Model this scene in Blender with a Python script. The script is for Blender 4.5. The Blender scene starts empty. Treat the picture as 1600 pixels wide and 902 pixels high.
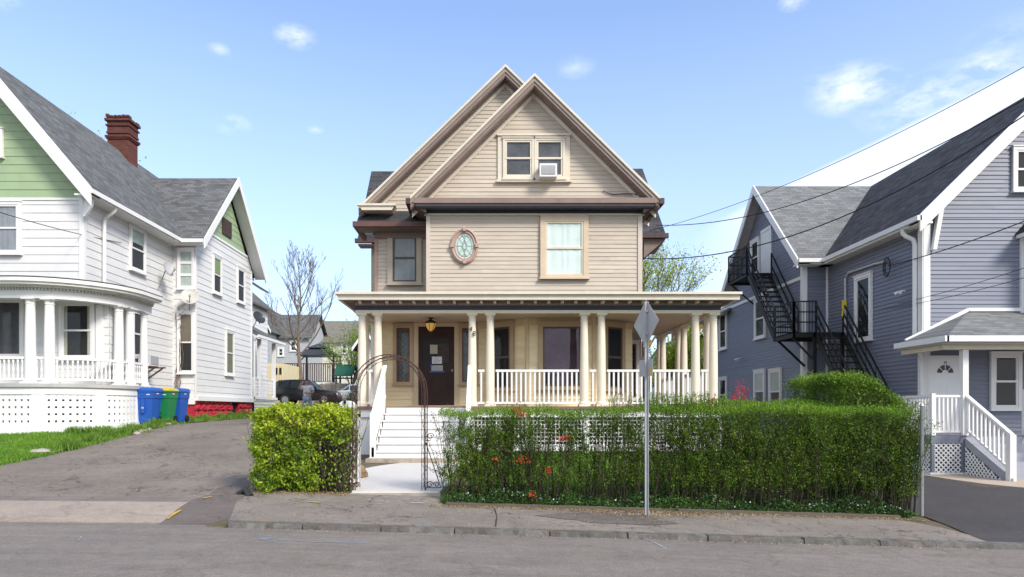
import bpy, math, random
import numpy as np
from mathutils import Vector, Matrix
random.seed(7); rng = np.random.default_rng(7)
sc = bpy.context.scene
R = math.radians
FPX = 1067.0; CX = 762.0; HY = 640.0; HC = 1.5        # focal length, principal point (1600 px wide), eye height
# ---------------------------------------------------------------- camera
cd = bpy.data.cameras.new('camera'); cam = bpy.data.objects.new('camera', cd); sc.collection.objects.link(cam)
cam.location = (0, 0, HC); cam.rotation_euler = (R(90), 0, 0)
cd.sensor_width = 36; cd.lens = 36 * FPX / 1600
cd.shift_x = (800 - CX) / 1600; cd.shift_y = (HY - 451) / 1600
cd.clip_start = .1; cd.clip_end = 2000
sc.camera = cam
# ---------------------------------------------------------------- sky and sun
SUN_EL, SUN_AZ = 39, 137        # azimuth clockwise from +Y
sun = bpy.data.lights.new('sun', 'SUN'); so = bpy.data.objects.new('sun', sun); sc.collection.objects.link(so)
sun.energy = 3.1; sun.angle = R(16); sun.color = (1, .93, .84)
sd = Vector((math.sin(R(SUN_AZ)) * math.cos(R(SUN_EL)), math.cos(R(SUN_AZ)) * math.cos(R(SUN_EL)), math.sin(R(SUN_EL))))
so.rotation_euler = sd.to_track_quat('Z', 'Y').to_euler()
w = bpy.data.worlds.new('World'); sc.world = w; w.use_nodes = True
nt = w.node_tree; nt.nodes.clear(); N = nt.nodes.new; L = nt.links.new
def wmath(op, a, b=None, clamp=False):
    n = N('ShaderNodeMath'); n.operation = op; n.use_clamp = clamp
    for i, x in enumerate((a, b)):
        if x is None: continue
        if isinstance(x, (int, float)): n.inputs[i].default_value = x
        else: L(x, n.inputs[i])
    return n.outputs[0]
def wdot(vec, v, op='DOT_PRODUCT', out='Value'):
    n = N('ShaderNodeVectorMath'); n.operation = op; L(vec, n.inputs[0]); n.inputs[1].default_value = v
    return n.outputs[out]
tc = N('ShaderNodeTexCoord'); gen = tc.outputs['Generated']
sky = N('ShaderNodeTexSky'); sky.sky_type = 'NISHITA'; sky.sun_disc = False
sky.sun_elevation = R(SUN_EL); sky.sun_rotation = R(SUN_AZ); sky.altitude = 50; sky.air_density = 1.0; sky.dust_density = 1.2; sky.ozone_density = 1.3
def pdir(px, py): return Vector(((px - CX) / FPX, 1, (HY - py) / FPX)).normalized()
nz = N('ShaderNodeTexNoise'); nz.inputs['Scale'].default_value = 22; nz.inputs['Detail'].default_value = 7; nz.inputs['Roughness'].default_value = .62
mp = N('ShaderNodeMapping'); mp.inputs['Scale'].default_value = (1, 1, 2.2); L(gen, mp.inputs['Vector']); L(mp.outputs[0], nz.inputs['Vector'])
noise = nz.outputs['Fac']
nz2 = N('ShaderNodeTexNoise'); nz2.inputs['Scale'].default_value = 2.6; nz2.inputs['Detail'].default_value = 5; L(mp.outputs[0], nz2.inputs['Vector'])
cloud = None
for px, py, rad, amp in [(461,57,.030,.75),(362,195,.028,.5),(342,77,.016,.45),(493,202,.014,.35),(1335,138,.06,.8),(1430,160,.07,.55),(1475,140,.06,.55),(1540,108,.045,.8),(1240,4,.02,.6),(900,105,.03,.3),(1395,120,.03,.3),(10,2,.02,.4),(1575,60,.05,.25),(1290,125,.03,.35)]:
    d = pdir(px, py)
    df = N('ShaderNodeVectorMath'); df.operation = 'SUBTRACT'; L(gen, df.inputs[0]); df.inputs[1].default_value = d
    ml = N('ShaderNodeVectorMath'); ml.operation = 'MULTIPLY'; L(df.outputs[0], ml.inputs[0]); ml.inputs[1].default_value = (1, 1, 1.9)
    ln = N('ShaderNodeVectorMath'); ln.operation = 'LENGTH'; L(ml.outputs[0], ln.inputs[0])
    f = wmath('SUBTRACT', 1, wmath('DIVIDE', ln.outputs['Value'], rad), True)
    f = wmath('MULTIPLY', f, 1.6)
    f = wmath('MULTIPLY', wmath('MULTIPLY', f, wmath('MULTIPLY', wmath('SUBTRACT', noise, .40), 4.0, True)), amp * .8, True)
    cloud = f if cloud is None else wmath('MAXIMUM', cloud, f)
# sky-replacement artefact on the right, drawn as a cloud bank with straight upper edge
a, b = pdir(1222, 290), pdir(1600, 97)
nn = a.cross(b).normalized()
if nn.dot(pdir(1500, 200)) < 0: nn = -nn
s = wdot(gen, nn)
s = wmath('ADD', s, wmath('MULTIPLY', wmath('SUBTRACT', nz2.outputs['Fac'], .5), .012))
bank = wmath('MULTIPLY', s, 130, True)
rgt = wmath('MULTIPLY', wmath('SUBTRACT', wdot(gen, (1, -.30, 0)), 0), 8, True)
bank = wmath('MULTIPLY', wmath('MULTIPLY', bank, rgt), wmath('ADD', .42, wmath('MULTIPLY', nz2.outputs['Fac'], .95)), True)
cloud = wmath('MAXIMUM', cloud, wmath('MULTIPLY', bank, .95))
# high thin haze near the horizon
sepz = N('ShaderNodeSeparateXYZ'); L(gen, sepz.inputs[0])
hz = wmath('MULTIPLY', wmath('SUBTRACT', 1, wmath('DIVIDE', sepz.outputs['Z'], .50), True), .56)
hz = wmath('MULTIPLY', hz, wmath('ADD', .75, wmath('MULTIPLY', nz2.outputs['Fac'], .5)))
# unseen white cloud added behind the camera to whiten ambient light and window reflections
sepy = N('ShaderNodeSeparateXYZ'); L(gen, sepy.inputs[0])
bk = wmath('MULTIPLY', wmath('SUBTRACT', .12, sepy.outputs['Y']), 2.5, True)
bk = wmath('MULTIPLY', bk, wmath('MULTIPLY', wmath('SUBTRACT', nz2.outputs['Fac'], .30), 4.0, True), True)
cloud_and_fill = wmath('MAXIMUM', cloud, wmath('MULTIPLY', bk, .85))
SKYK = .105
tint = N('ShaderNodeMix'); tint.data_type = 'RGBA'; tint.blend_type = 'MULTIPLY'; tint.inputs['Factor'].default_value = 1
L(sky.outputs[0], tint.inputs['A']); tint.inputs['B'].default_value = (1.66, 1.84, 2.18, 1)
mh = N('ShaderNodeMix'); mh.data_type = 'RGBA'; L(wmath('ADD', hz, .13), mh.inputs['Factor']); L(tint.outputs['Result'], mh.inputs['A']); mh.inputs['B'].default_value = (6.6, 7.9, 9.8, 1)
mx = N('ShaderNodeMix'); mx.data_type = 'RGBA'; L(cloud_and_fill, mx.inputs['Factor']); L(mh.outputs['Result'], mx.inputs['A']); mx.inputs['B'].default_value = (8.6, 9.0, 9.5, 1)
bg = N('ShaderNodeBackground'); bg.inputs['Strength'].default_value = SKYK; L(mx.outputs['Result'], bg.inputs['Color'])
wo = N('ShaderNodeOutputWorld'); L(bg.outputs[0], wo.inputs[0])
sc.view_settings.view_transform = 'Standard'; sc.view_settings.look = 'None'; sc.view_settings.gamma = 1
sc.view_settings.use_curve_mapping = False
sc.view_settings.exposure = .42
try:
    sc.cycles.max_bounces = 6; sc.cycles.diffuse_bounces = 3; sc.cycles.glossy_bounces = 3; sc.cycles.transparent_max_bounces = 12
    sc.cycles.use_denoising = True
except Exception: pass

# ---------------------------------------------------------------- helpers
def interp(t, x): return float(np.interp(x, [p[0] for p in t], [p[1] for p in t]))
def street(X): return interp([(-40,.35),(-14,.12),(-6.4,.065),(-3.3,.04),(7,-.25),(14,-.45),(40,-1.1)], X)
def sstep(a, b, x):
    t = min(1, max(0, (x - a) / (b - a))); return t * t * (3 - 2 * t)
HL = [(8.9,0),(10.5,.02),(12,.1),(21,1.0),(30,1.15),(44,1.75),(70,2.1),(200,3)]
HM = [(8.9,0),(10.7,.02),(11.4,.1),(15.6,.3),(30,.5),(44,1.6),(70,2),(200,3)]
HR = [(8.9,0),(11,.0),(15,-.15),(18,-.13),(30,.2),(44,.8),(70,1.5),(200,3)]
def gz(X, Y):
    drop = .085 * (1 - sstep(8.85, 10.3, Y)) * max(1 - sstep(-3.75, -3.35, X), sstep(6.35, 6.8, X))
    wst = 1 - .8 * sstep(10.5, 17, Y)
    a = interp(HL, Y); b = interp(HM, Y); c = interp(HR, Y)
    k = sstep(-5.6, -3.8, X); h = a * (1 - k) + b * k
    k2 = sstep(5.5, 8.5, X); h = h * (1 - k2) + c * k2
    s = street(X)
    if X > 5.5: wst = 1 - sstep(10.5, 15.5, Y)
    return s * wst + h - drop
def PX(px, D): return (px - CX) / FPX * D
def PZ(py, D): return HC - (py - HY) / FPX * D

MATS = {}
def nodes_of(name):
    m = bpy.data.materials.new(name); m.use_nodes = True; t = m.node_tree; t.nodes.clear()
    out = t.nodes.new('ShaderNodeOutputMaterial'); b = t.nodes.new('ShaderNodeBsdfPrincipled'); t.links.new(b.outputs[0], out.inputs[0])
    return m, t, b, out
def M(name, col, rough=.7, var=.12, scale=2.5, bump=0., bscale=40, metal=0., spec=.35, dirt=0., dscale=.7, island=0., dirtcol=None, stretch=None):
    if name in MATS: return MATS[name]
    m, t, b, out = nodes_of(name); n = t.nodes.new; l = t.links.new
    b.inputs['Roughness'].default_value = rough; b.inputs['Metallic'].default_value = metal; b.inputs['Specular IOR Level'].default_value = spec
    tc = n('ShaderNodeTexCoord'); vec = tc.outputs['Object']
    if stretch:
        mp = n('ShaderNodeMapping'); mp.inputs['Scale'].default_value = stretch; l(vec, mp.inputs[0]); vec = mp.outputs[0]
    nz = n('ShaderNodeTexNoise'); nz.inputs['Scale'].default_value = scale; nz.inputs['Detail'].default_value = 6; nz.inputs['Roughness'].default_value = .65
    l(vec, nz.inputs['Vector'])
    cr = n('ShaderNodeMapRange'); cr.inputs['From Min'].default_value = .3; cr.inputs['From Max'].default_value = .7
    cr.inputs['To Min'].default_value = 1 - var; cr.inputs['To Max'].default_value = 1 + var; l(nz.outputs['Fac'], cr.inputs['Value'])
    fac = cr.outputs[0]
    if island:
        g = n('ShaderNodeNewGeometry'); c2 = n('ShaderNodeMapRange'); c2.inputs['To Min'].default_value = 1 - island; c2.inputs['To Max'].default_value = 1 + island
        l(g.outputs['Random Per Island'], c2.inputs['Value']); mm = n('ShaderNodeMath'); mm.operation = 'MULTIPLY'; l(fac, mm.inputs[0]); l(c2.outputs[0], mm.inputs[1]); fac = mm.outputs[0]
    vm = n('ShaderNodeVectorMath'); vm.operation = 'SCALE'; vm.inputs[0].default_value = col; l(fac, vm.inputs['Scale'])
    colout = vm.outputs[0]
    if dirt:
        n2 = n('ShaderNodeTexNoise'); n2.inputs['Scale'].default_value = dscale; n2.inputs['Detail'].default_value = 8; n2.inputs['Roughness'].default_value = .7; l(vec, n2.inputs['Vector'])
        r2 = n('ShaderNodeMapRange'); r2.inputs['From Min'].default_value = .48; r2.inputs['From Max'].default_value = .75; r2.inputs['To Max'].default_value = dirt; l(n2.outputs['Fac'], r2.inputs['Value'])
        mx = n('ShaderNodeMix'); mx.data_type = 'RGBA'; l(r2.outputs[0], mx.inputs['Factor']); l(colout, mx.inputs['A'])
        dc = dirtcol or tuple(c * .45 for c in col); mx.inputs['B'].default_value = (*dc, 1); colout = mx.outputs['Result']
    l(colout, b.inputs['Base Color'])
    if bump:
        n3 = n('ShaderNodeTexNoise'); n3.inputs['Scale'].default_value = bscale; n3.inputs['Detail'].default_value = 5; l(vec, n3.inputs['Vector'])
        bp = n('ShaderNodeBump'); bp.inputs['Strength'].default_value = bump; bp.inputs['Distance'].default_value = .02; l(n3.outputs['Fac'], bp.inputs['Height']); l(bp.outputs[0], b.inputs['Normal'])
    MATS[name] = m; return m
def leafmat(name, c1, c2, rough=.55, trans=.35):
    m, t, b, out = nodes_of(name); n = t.nodes.new; l = t.links.new
    g = n('ShaderNodeNewGeometry'); tc = n('ShaderNodeTexCoord')
    nz = n('ShaderNodeTexNoise'); nz.inputs['Scale'].default_value = 1.7; nz.inputs['Detail'].default_value = 4; l(tc.outputs['Object'], nz.inputs['Vector'])
    a = n('ShaderNodeMath'); a.operation = 'ADD'; l(g.outputs['Random Per Island'], a.inputs[0])
    s = n('ShaderNodeMath'); s.operation = 'MULTIPLY_ADD'; l(nz.outputs['Fac'], s.inputs[0]); s.inputs[1].default_value = 2; s.inputs[2].default_value = -1.0; l(s.outputs[0], a.inputs[1]); a.use_clamp = True
    mx = n('ShaderNodeMix'); mx.data_type = 'RGBA'; l(a.outputs[0], mx.inputs['Factor']); mx.inputs['A'].default_value = (*c1, 1); mx.inputs['B'].default_value = (*c2, 1)
    l(mx.outputs['Result'], b.inputs['Base Color']); b.inputs['Roughness'].default_value = rough; b.inputs['Specular IOR Level'].default_value = .3
    tr = n('ShaderNodeBsdfTranslucent'); l(mx.outputs['Result'], tr.inputs['Color'])
    ms = n('ShaderNodeMixShader'); ms.inputs[0].default_value = trans; l(b.outputs[0], ms.inputs[1]); l(tr.outputs[0], ms.inputs[2]); l(ms.outputs[0], out.inputs[0])
    return m
def shinglemat(name, col, var=.3):
    m, t, b, out = nodes_of(name); n = t.nodes.new; l = t.links.new
    tc = n('ShaderNodeTexCoord'); uv = tc.outputs['UV']
    br = n('ShaderNodeTexBrick'); br.inputs['Scale'].default_value = 1; br.inputs['Brick Width'].default_value = .30; br.inputs['Row Height'].default_value = .14
    br.inputs['Mortar Size'].default_value = .006; br.inputs['Mortar Smooth'].default_value = .4
    br.inputs['Color1'].default_value = (*[c * (1 - var) for c in col], 1); br.inputs['Color2'].default_value = (*[c * (1 + var) for c in col], 1); br.inputs['Mortar'].default_value = (*[c * .35 for c in col], 1)
    l(uv, br.inputs['Vector'])
    nz = n('ShaderNodeTexNoise'); nz.inputs['Scale'].default_value = .55; nz.inputs['Detail'].default_value = 7; nz.inputs['Roughness'].default_value = .7; l(uv, nz.inputs['Vector'])
    mr = n('ShaderNodeMapRange'); mr.inputs['From Min'].default_value = .3; mr.inputs['From Max'].default_value = .7; mr.inputs['To Min'].default_value = .86; mr.inputs['To Max'].default_value = 1.13; l(nz.outputs['Fac'], mr.inputs['Value'])
    mx = n('ShaderNodeVectorMath'); mx.operation = 'SCALE'; l(br.outputs['Color'], mx.inputs[0]); l(mr.outputs[0], mx.inputs['Scale'])
    n2 = n('ShaderNodeTexNoise'); n2.inputs['Scale'].default_value = 60; l(uv, n2.inputs['Vector'])
    m2 = n('ShaderNodeMapRange'); m2.inputs['To Min'].default_value = .7; m2.inputs['To Max'].default_value = 1.3; l(n2.outputs['Fac'], m2.inputs['Value'])
    mx2 = n('ShaderNodeVectorMath'); mx2.operation = 'SCALE'; l(mx.outputs[0], mx2.inputs[0]); l(m2.outputs[0], mx2.inputs['Scale'])
    l(mx2.outputs[0], b.inputs['Base Color']); b.inputs['Roughness'].default_value = .9; b.inputs['Specular IOR Level'].default_value = .2
    sx = n('ShaderNodeSeparateXYZ'); l(uv, sx.inputs[0])
    fr = n('ShaderNodeMath'); fr.operation = 'FRACT'; dv = n('ShaderNodeMath'); dv.operation = 'DIVIDE'; l(sx.outputs['Y'], dv.inputs[0]); dv.inputs[1].default_value = .14; l(dv.outputs[0], fr.inputs[0])
    bp = n('ShaderNodeBump'); bp.inputs['Strength'].default_value = .6; bp.inputs['Distance'].default_value = .012; bp.invert = True; l(fr.outputs[0], bp.inputs['Height']); l(bp.outputs[0], b.inputs['Normal'])
    return m
def glassmat(name, tint=(.5,.55,.6), refl=.5, see=.55):
    m, t, b, out = nodes_of(name); n = t.nodes.new; l = t.links.new
    t.nodes.remove(b)
    gl = n('ShaderNodeBsdfGlossy'); gl.inputs['Roughness'].default_value = .03; gl.inputs['Color'].default_value = (*tint, 1)
    tp = n('ShaderNodeBsdfTransparent'); tp.inputs['Color'].default_value = (.94, .97, .96, 1)
    nz = n('ShaderNodeTexNoise'); nz.inputs['Scale'].default_value = 1.3; tc = n('ShaderNodeTexCoord'); l(tc.outputs['Object'], nz.inputs['Vector'])
    bp = n('ShaderNodeBump'); bp.inputs['Strength'].default_value = .12; bp.inputs['Distance'].default_value = .05; l(nz.outputs['Fac'], bp.inputs['Height']); l(bp.outputs[0], gl.inputs['Normal'])
    ms = n('ShaderNodeMixShader'); lw = n('ShaderNodeLayerWeight'); lw.inputs['Blend'].default_value = .2
    mr = n('ShaderNodeMapRange'); mr.inputs['To Min'].default_value = refl; mr.inputs['To Max'].default_value = refl + .22; l(lw.outputs['Fresnel'], mr.inputs['Value'])
    l(mr.outputs[0], ms.inputs[0]); l(tp.outputs[0], ms.inputs[1]); l(gl.outputs[0], ms.inputs[2]); l(ms.outputs[0], out.inputs[0])
    return m

class FR:
    def __init__(s, ox, oy, ux=1, uy=0):
        k = math.hypot(ux, uy); s.ox, s.oy, s.ux, s.uy = ox, oy, ux / k, uy / k; s.nx, s.ny = s.uy, -s.ux
    def p(s, u, d, z): return (s.ox + u * s.ux + d * s.nx, s.oy + u * s.uy + d * s.ny, z)
class MB:
    def __init__(s): s.v = []; s.f = []; s.uv = []
    def add(s, vs, fs, uvs=None):
        o = len(s.v); s.v += [tuple(map(float, p)) for p in vs]
        for i, f in enumerate(fs):
            s.f.append([a + o for a in f]); s.uv += (uvs[i] if uvs else [(0, 0)] * len(f))
        return s
    def quad(s, *ps, uv=None): return s.add(ps, [list(range(len(ps)))], [uv] if uv else None)
    def box(s, fr, u0, u1, d0, d1, z0, z1):
        vs = [fr.p(u, d, z) for z in (z0, z1) for d in (d0, d1) for u in (u0, u1)]
        return s.add(vs, [[0,1,3,2],[4,6,7,5],[0,4,5,1],[2,3,7,6],[0,2,6,4],[1,5,7,3]])
    def wb(s, x0, x1, y0, y1, z0, z1):
        vs = [(x, y, z) for z in (z0, z1) for y in (y0, y1) for x in (x0, x1)]
        return s.add(vs, [[0,2,3,1],[4,5,7,6],[0,1,5,4],[2,6,7,3],[0,4,6,2],[1,3,7,5]])
    def hexa(s, b4, t4):
        return s.add(list(b4) + list(t4), [[3,2,1,0],[4,5,6,7]] + [[i, (i + 1) % 4, 4 + (i + 1) % 4, 4 + i] for i in range(4)])
    def prism(s, pts, off):         # closed polygon of 3-D points pushed along off
        n = len(pts); q = [tuple(Vector(p) + Vector(off)) for p in pts]
        return s.add(list(pts) + q, [list(range(n))[::-1], [n + i for i in range(n)]] + [[i, (i + 1) % n, n + (i + 1) % n, n + i] for i in range(n)])
    def beam(s, a, b, w, h=None, up=(0, 0, 1)):
        a, b = Vector(a), Vector(b); h = h or w; d = (b - a).normalized(); up = Vector(up)
        if abs(d.dot(up)) > .98: up = Vector((0, 1, 0))
        x = d.cross(up).normalized() * w / 2; y = x.cross(d).normalized() * h / 2
        vs = [p + i * x + j * y for p in (a, b) for i, j in ((-1, -1), (1, -1), (1, 1), (-1, 1))]
        return s.add(vs, [[0,1,2,3],[7,6,5,4]] + [[i, 4 + i, 4 + (i + 1) % 4, (i + 1) % 4] for i in range(4)])
    def tube(s, pts, r, n=6, cap=True):
        pts = [Vector(p) for p in pts]; rs = r if isinstance(r, (list, tuple)) else [r] * len(pts)
        o = len(s.v); up = Vector((0, 0, 1)); prev = None
        for i, p in enumerate(pts):
            d = (pts[min(i + 1, len(pts) - 1)] - pts[max(i - 1, 0)]).normalized()
            if prev is None:
                x = d.orthogonal().normalized()
            else: x = (prev - d * prev.dot(d)).normalized()
            prev = x; y = d.cross(x)
            for k in range(n):
                a = 2 * math.pi * k / n; s.v.append(tuple(p + (x * math.cos(a) + y * math.sin(a)) * rs[i]))
        for i in range(len(pts) - 1):
            for k in range(n):
                s.f.append([o + i * n + k, o + i * n + (k + 1) % n, o + (i + 1) * n + (k + 1) % n, o + (i + 1) * n + k]); s.uv += [(0, 0)] * 4
        if cap:
            s.f.append([o + k for k in range(n)][::-1]); s.uv += [(0, 0)] * n
            s.f.append([o + (len(pts) - 1) * n + k for k in range(n)]); s.uv += [(0, 0)] * n
        return s
    def lathe(s, c, prof, n=20, sy=1.0):   # prof: (radius, z)
        o = len(s.v); c = Vector(c)
        for r, z in prof:
            for k in range(n):
                a = 2 * math.pi * k / n; s.v.append((c.x + r * math.cos(a), c.y + r * sy * math.sin(a), c.z + z))
        for i in range(len(prof) - 1):
            for k in range(n):
                s.f.append([o + i * n + k, o + i * n + (k + 1) % n, o + (i + 1) * n + (k + 1) % n, o + (i + 1) * n + k]); s.uv += [(0, 0)] * 4
        s.f.append([o + k for k in range(n)][::-1]); s.uv += [(0, 0)] * n
        s.f.append([o + (len(prof) - 1) * n + k for k in range(n)]); s.uv += [(0, 0)] * n
        return s
    def slope(s, e0, e1, r1, r0, th=.1):   # roof slab; e = eave ends, r = ridge ends; UV in metres
        e0, e1, r1, r0 = map(Vector, (e0, e1, r1, r0)); U = (e1 - e0).normalized()
        nrm = (e1 - e0).cross(r0 - e0).normalized(); V = nrm.cross(U).normalized()
        if V.z < 0: V = -V
        uv = [((p - e0).dot(U), (p - e0).dot(V)) for p in (e0, e1, r1, r0)]
        b = [p - Vector((0, 0, th)) for p in (e0, e1, r1, r0)]
        s.quad(e0, e1, r1, r0, uv=uv); s.quad(*b[::-1])
        t = [e0, e1, r1, r0]
        for i in range(4): s.quad(t[i], b[i], b[(i + 1) % 4], t[(i + 1) % 4], uv=[(.1, .1)] * 4)
        return s
    def siding(s, fr, poly, ex=.11, lip=.014, jit=0.):
        zs = [p[1] for p in poly]; z = min(zs); top = max(zs); n = len(poly)
        def span(zz):
            us = []
            for i in range(n):
                (u0, a), (u1, b) = poly[i], poly[(i + 1) % n]
                if a == b:
                    if abs(a - zz) < 1e-6: us += [u0, u1]
                elif min(a, b) - 1e-6 <= zz <= max(a, b) + 1e-6: us.append(u0 + (u1 - u0) * (zz - a) / (b - a))
            return (min(us), max(us)) if us else None
        s.quad(*[fr.p(u, -.004, zz) for u, zz in poly])      # sheathing behind the boards
        while z < top - 1e-4:
            z1 = min(z + ex, top); a, b = span(z + 1e-5), span(z1 - 1e-5)
            if a and b:
                W_ = max(a[1] - a[0], 1e-6); cuts = [0.]; q = random.uniform(1.0, 4.0)
                while q < W_ - .5: cuts.append(q / W_); q += random.uniform(2.4, 4.2)
                cuts.append(1.)
                for t0, t1 in zip(cuts[:-1], cuts[1:]):   # boards butted end to end
                    j = random.uniform(-jit, jit); e0 = a[0] + W_ * t0 + (.003 if t0 else 0); e1 = a[0] + W_ * t1; g0 = b[0] + (b[1] - b[0]) * t0 + (.003 if t0 else 0); g1 = b[0] + (b[1] - b[0]) * t1; lp = lip * random.uniform(.85, 1.2)
                    o_ = len(s.v); s.v += [tuple(map(float, p)) for p in (fr.p(e0, lp, z + j), fr.p(e1, lp, z + j), fr.p(g1, .001, z1), fr.p(g0, .001, z1), fr.p(e0, 0, z), fr.p(e1, 0, z))]
                    s.f += [[o_, o_ + 1, o_ + 2, o_ + 3], [o_ + 4, o_ + 5, o_ + 1, o_]]; s.uv += [(0, 0)] * 8
            z = z1
        return s
C = sc.collection
def setp(o, label=None, cat=None, group=None, kind=None):
    if label: o['label'] = label
    if cat: o['category'] = cat
    if group: o['group'] = group
    if kind: o['kind'] = kind
    return o
def rootloc(p):
    v = Vector((0, 0, 0))
    while p: v += p.location; p = p.parent
    return v
SPLIT = {'corner_board', 'wall_trim', 'gutter', 'soffit', 'cross_gable_roof', 'side_wing', 'foundation', 'wall', 'porch_ceiling', 'cornice', 'frieze', 'roof', 'stair_rail', 'base', 'mullion', 'zigzag', 'bracket', 'downspout', 'marking', 'brace', 'door_frame', 'bay_trim', 'rake_board', 'porch_floor', 'fabric'}
def pieces(mb, gap=.04):
    par = list(range(len(mb.v)))
    def fd(i):
        while par[i] != i: par[i] = par[par[i]]; i = par[i]
        return i
    for f in mb.f:
        for a in f[1:]: par[fd(a)] = fd(f[0])
    comp = {}
    for i, f in enumerate(mb.f): comp.setdefault(fd(f[0]), []).append(i)
    items = []
    for fs in comp.values():
        P_ = np.array([mb.v[a] for i in fs for a in mb.f[i]]); items.append([P_.min(0) - gap, P_.max(0) + gap, fs])
    if len(items) > 2500: return [mb]
    lo = np.array([i[0] for i in items]); hi = np.array([i[1] for i in items]); n = len(items); lab = -np.ones(n, int); k = 0
    for s0 in range(n):
        if lab[s0] >= 0: continue
        st = [s0]; lab[s0] = k
        while st:
            c = st.pop(); t = np.all((lo <= hi[c]) & (hi >= lo[c]), 1) & (lab < 0); ix = np.nonzero(t)[0]; lab[ix] = k; st += list(ix)
        k += 1
    if k == 1: return [mb]
    off = np.cumsum([0] + [len(f) for f in mb.f]); out = []
    for c in range(k):
        m_ = MB(); mp = {}
        for j in range(n):
            if lab[j] != c: continue
            for fi in items[j][2]:
                nf = []
                for a in mb.f[fi]:
                    if a not in mp: mp[a] = len(m_.v); m_.v.append(mb.v[a])
                    nf.append(mp[a])
                m_.f.append(nf); m_.uv += mb.uv[off[fi]:off[fi + 1]]
        out.append(m_)
    return out
def obj(name, mb, mat, parent=None, smooth=False, origin=None):
    if name in SPLIT:
        ps = pieces(mb)
        if len(ps) > 1:
            for p in ps[1:]: obj1(name, p, mat, parent, smooth, origin)
            return obj1(name, ps[0], mat, parent, smooth, origin)
    return obj1(name, mb, mat, parent, smooth, origin)
def obj1(name, mb, mat, parent=None, smooth=False, origin=None):
    me = bpy.data.meshes.new(name); me.from_pydata(mb.v, [], mb.f)
    uvl = me.uv_layers.new(name='UVMap'); uvl.data.foreach_set('uv', [c for p in mb.uv for c in p])
    me.materials.append(mat)
    if smooth:
        me.polygons.foreach_set('use_smooth', [True] * len(me.polygons))
        try: me.set_sharp_from_angle(angle=R(40))
        except Exception: pass
    o = bpy.data.objects.new(name, me); C.objects.link(o)
    if parent: o.parent = parent; me.transform(Matrix.Translation(-rootloc(parent)))
    elif origin is not None: o.location = origin; me.transform(Matrix.Translation(-Vector(origin)))
    me.update(); return o
def thing(name, loc, label, cat, group=None):
    o = bpy.data.objects.new(name, None); C.objects.link(o); o.location = loc; o.empty_display_size = .3
    return setp(o, label, cat, group)
def copy_tree(o, parent=None):
    c = o.copy(); C.objects.link(c); c.parent = parent
    for ch in list(o.children): copy_tree(ch, c)
    return c
def leafmesh(name, pts, size, mat, parent=None, aspect=.55, up=0., jitter=.35, origin=None, nrm=None):
    pts = np.asarray(pts, float); n = len(pts)
    sz = size * (1 + jitter * rng.uniform(-1, 1, n))
    t = rng.normal(size=(n, 3)); t[:, 2] += up; t /= np.linalg.norm(t, axis=1)[:, None]
    q = rng.normal(size=(n, 3)) if nrm is None else nrm + .6 * rng.normal(size=(n, 3))
    b = np.cross(t, q); b /= np.linalg.norm(b, axis=1)[:, None] + 1e-9
    nn_ = np.cross(t, b)
    t *= sz[:, None]; b *= (sz * aspect)[:, None]
    v = np.stack([pts - t / 2, pts + b / 2 + nn_ * sz[:, None] * .08, pts + t / 2, pts - b / 2 + nn_ * sz[:, None] * .08], 1).reshape(-1, 3)
    loc = rootloc(parent) if parent else Vector(origin or (0, 0, 0))
    v = v - np.array(loc)
    me = bpy.data.meshes.new(name); me.vertices.add(4 * n); me.vertices.foreach_set('co', v.ravel())
    me.loops.add(4 * n); me.loops.foreach_set('vertex_index', np.arange(4 * n)); me.polygons.add(n)
    me.polygons.foreach_set('loop_start', np.arange(0, 4 * n, 4)); me.polygons.foreach_set('loop_total', np.full(n, 4))
    me.materials.append(mat); me.update(calc_edges=True); me.validate()
    o = bpy.data.objects.new(name, me); C.objects.link(o)
    if parent: o.parent = parent
    else: o.location = loc
    return o
def skin(name, verts, edges, radii, mat, parent, sub=2, root=0):
    me = bpy.data.meshes.new(name); me.from_pydata([Vector(v) - rootloc(parent) for v in verts], edges, [])
    o = bpy.data.objects.new(name, me); C.objects.link(o)
    md = o.modifiers.new('s', 'SKIN'); ms = o.modifiers.new('u', 'SUBSURF'); ms.levels = sub; ms.render_levels = sub
    for i, r in enumerate(radii):
        sv = me.skin_vertices[0].data[i]; sv.radius = r if isinstance(r, tuple) else (r, r); sv.use_root = (i == root)
    dg = bpy.context.evaluated_depsgraph_get(); nm = bpy.data.meshes.new_from_object(o.evaluated_get(dg))
    o.modifiers.clear(); o.data = nm; nm.materials.clear(); nm.materials.append(mat); nm.polygons.foreach_set('use_smooth', [True] * len(nm.polygons))
    o.parent = parent; return o
def text3d(s, size, mat, parent, loc, rot=(R(90), 0, 0), name='house_number', depth=.008):
    cu = bpy.data.curves.new(name, 'FONT'); cu.body = s; cu.size = size; cu.extrude = depth; cu.align_x = 'CENTER'; cu.align_y = 'CENTER'
    t = bpy.data.objects.new(name, cu); C.objects.link(t)
    me = bpy.data.meshes.new_from_object(t.evaluated_get(bpy.context.evaluated_depsgraph_get())); bpy.data.objects.remove(t)
    me.materials.clear(); me.materials.append(mat)
    o = bpy.data.objects.new(name, me); C.objects.link(o); o.parent = parent
    o.location = Vector(loc) - (rootloc(parent) if parent else Vector()); o.rotation_euler = rot
    return o
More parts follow.
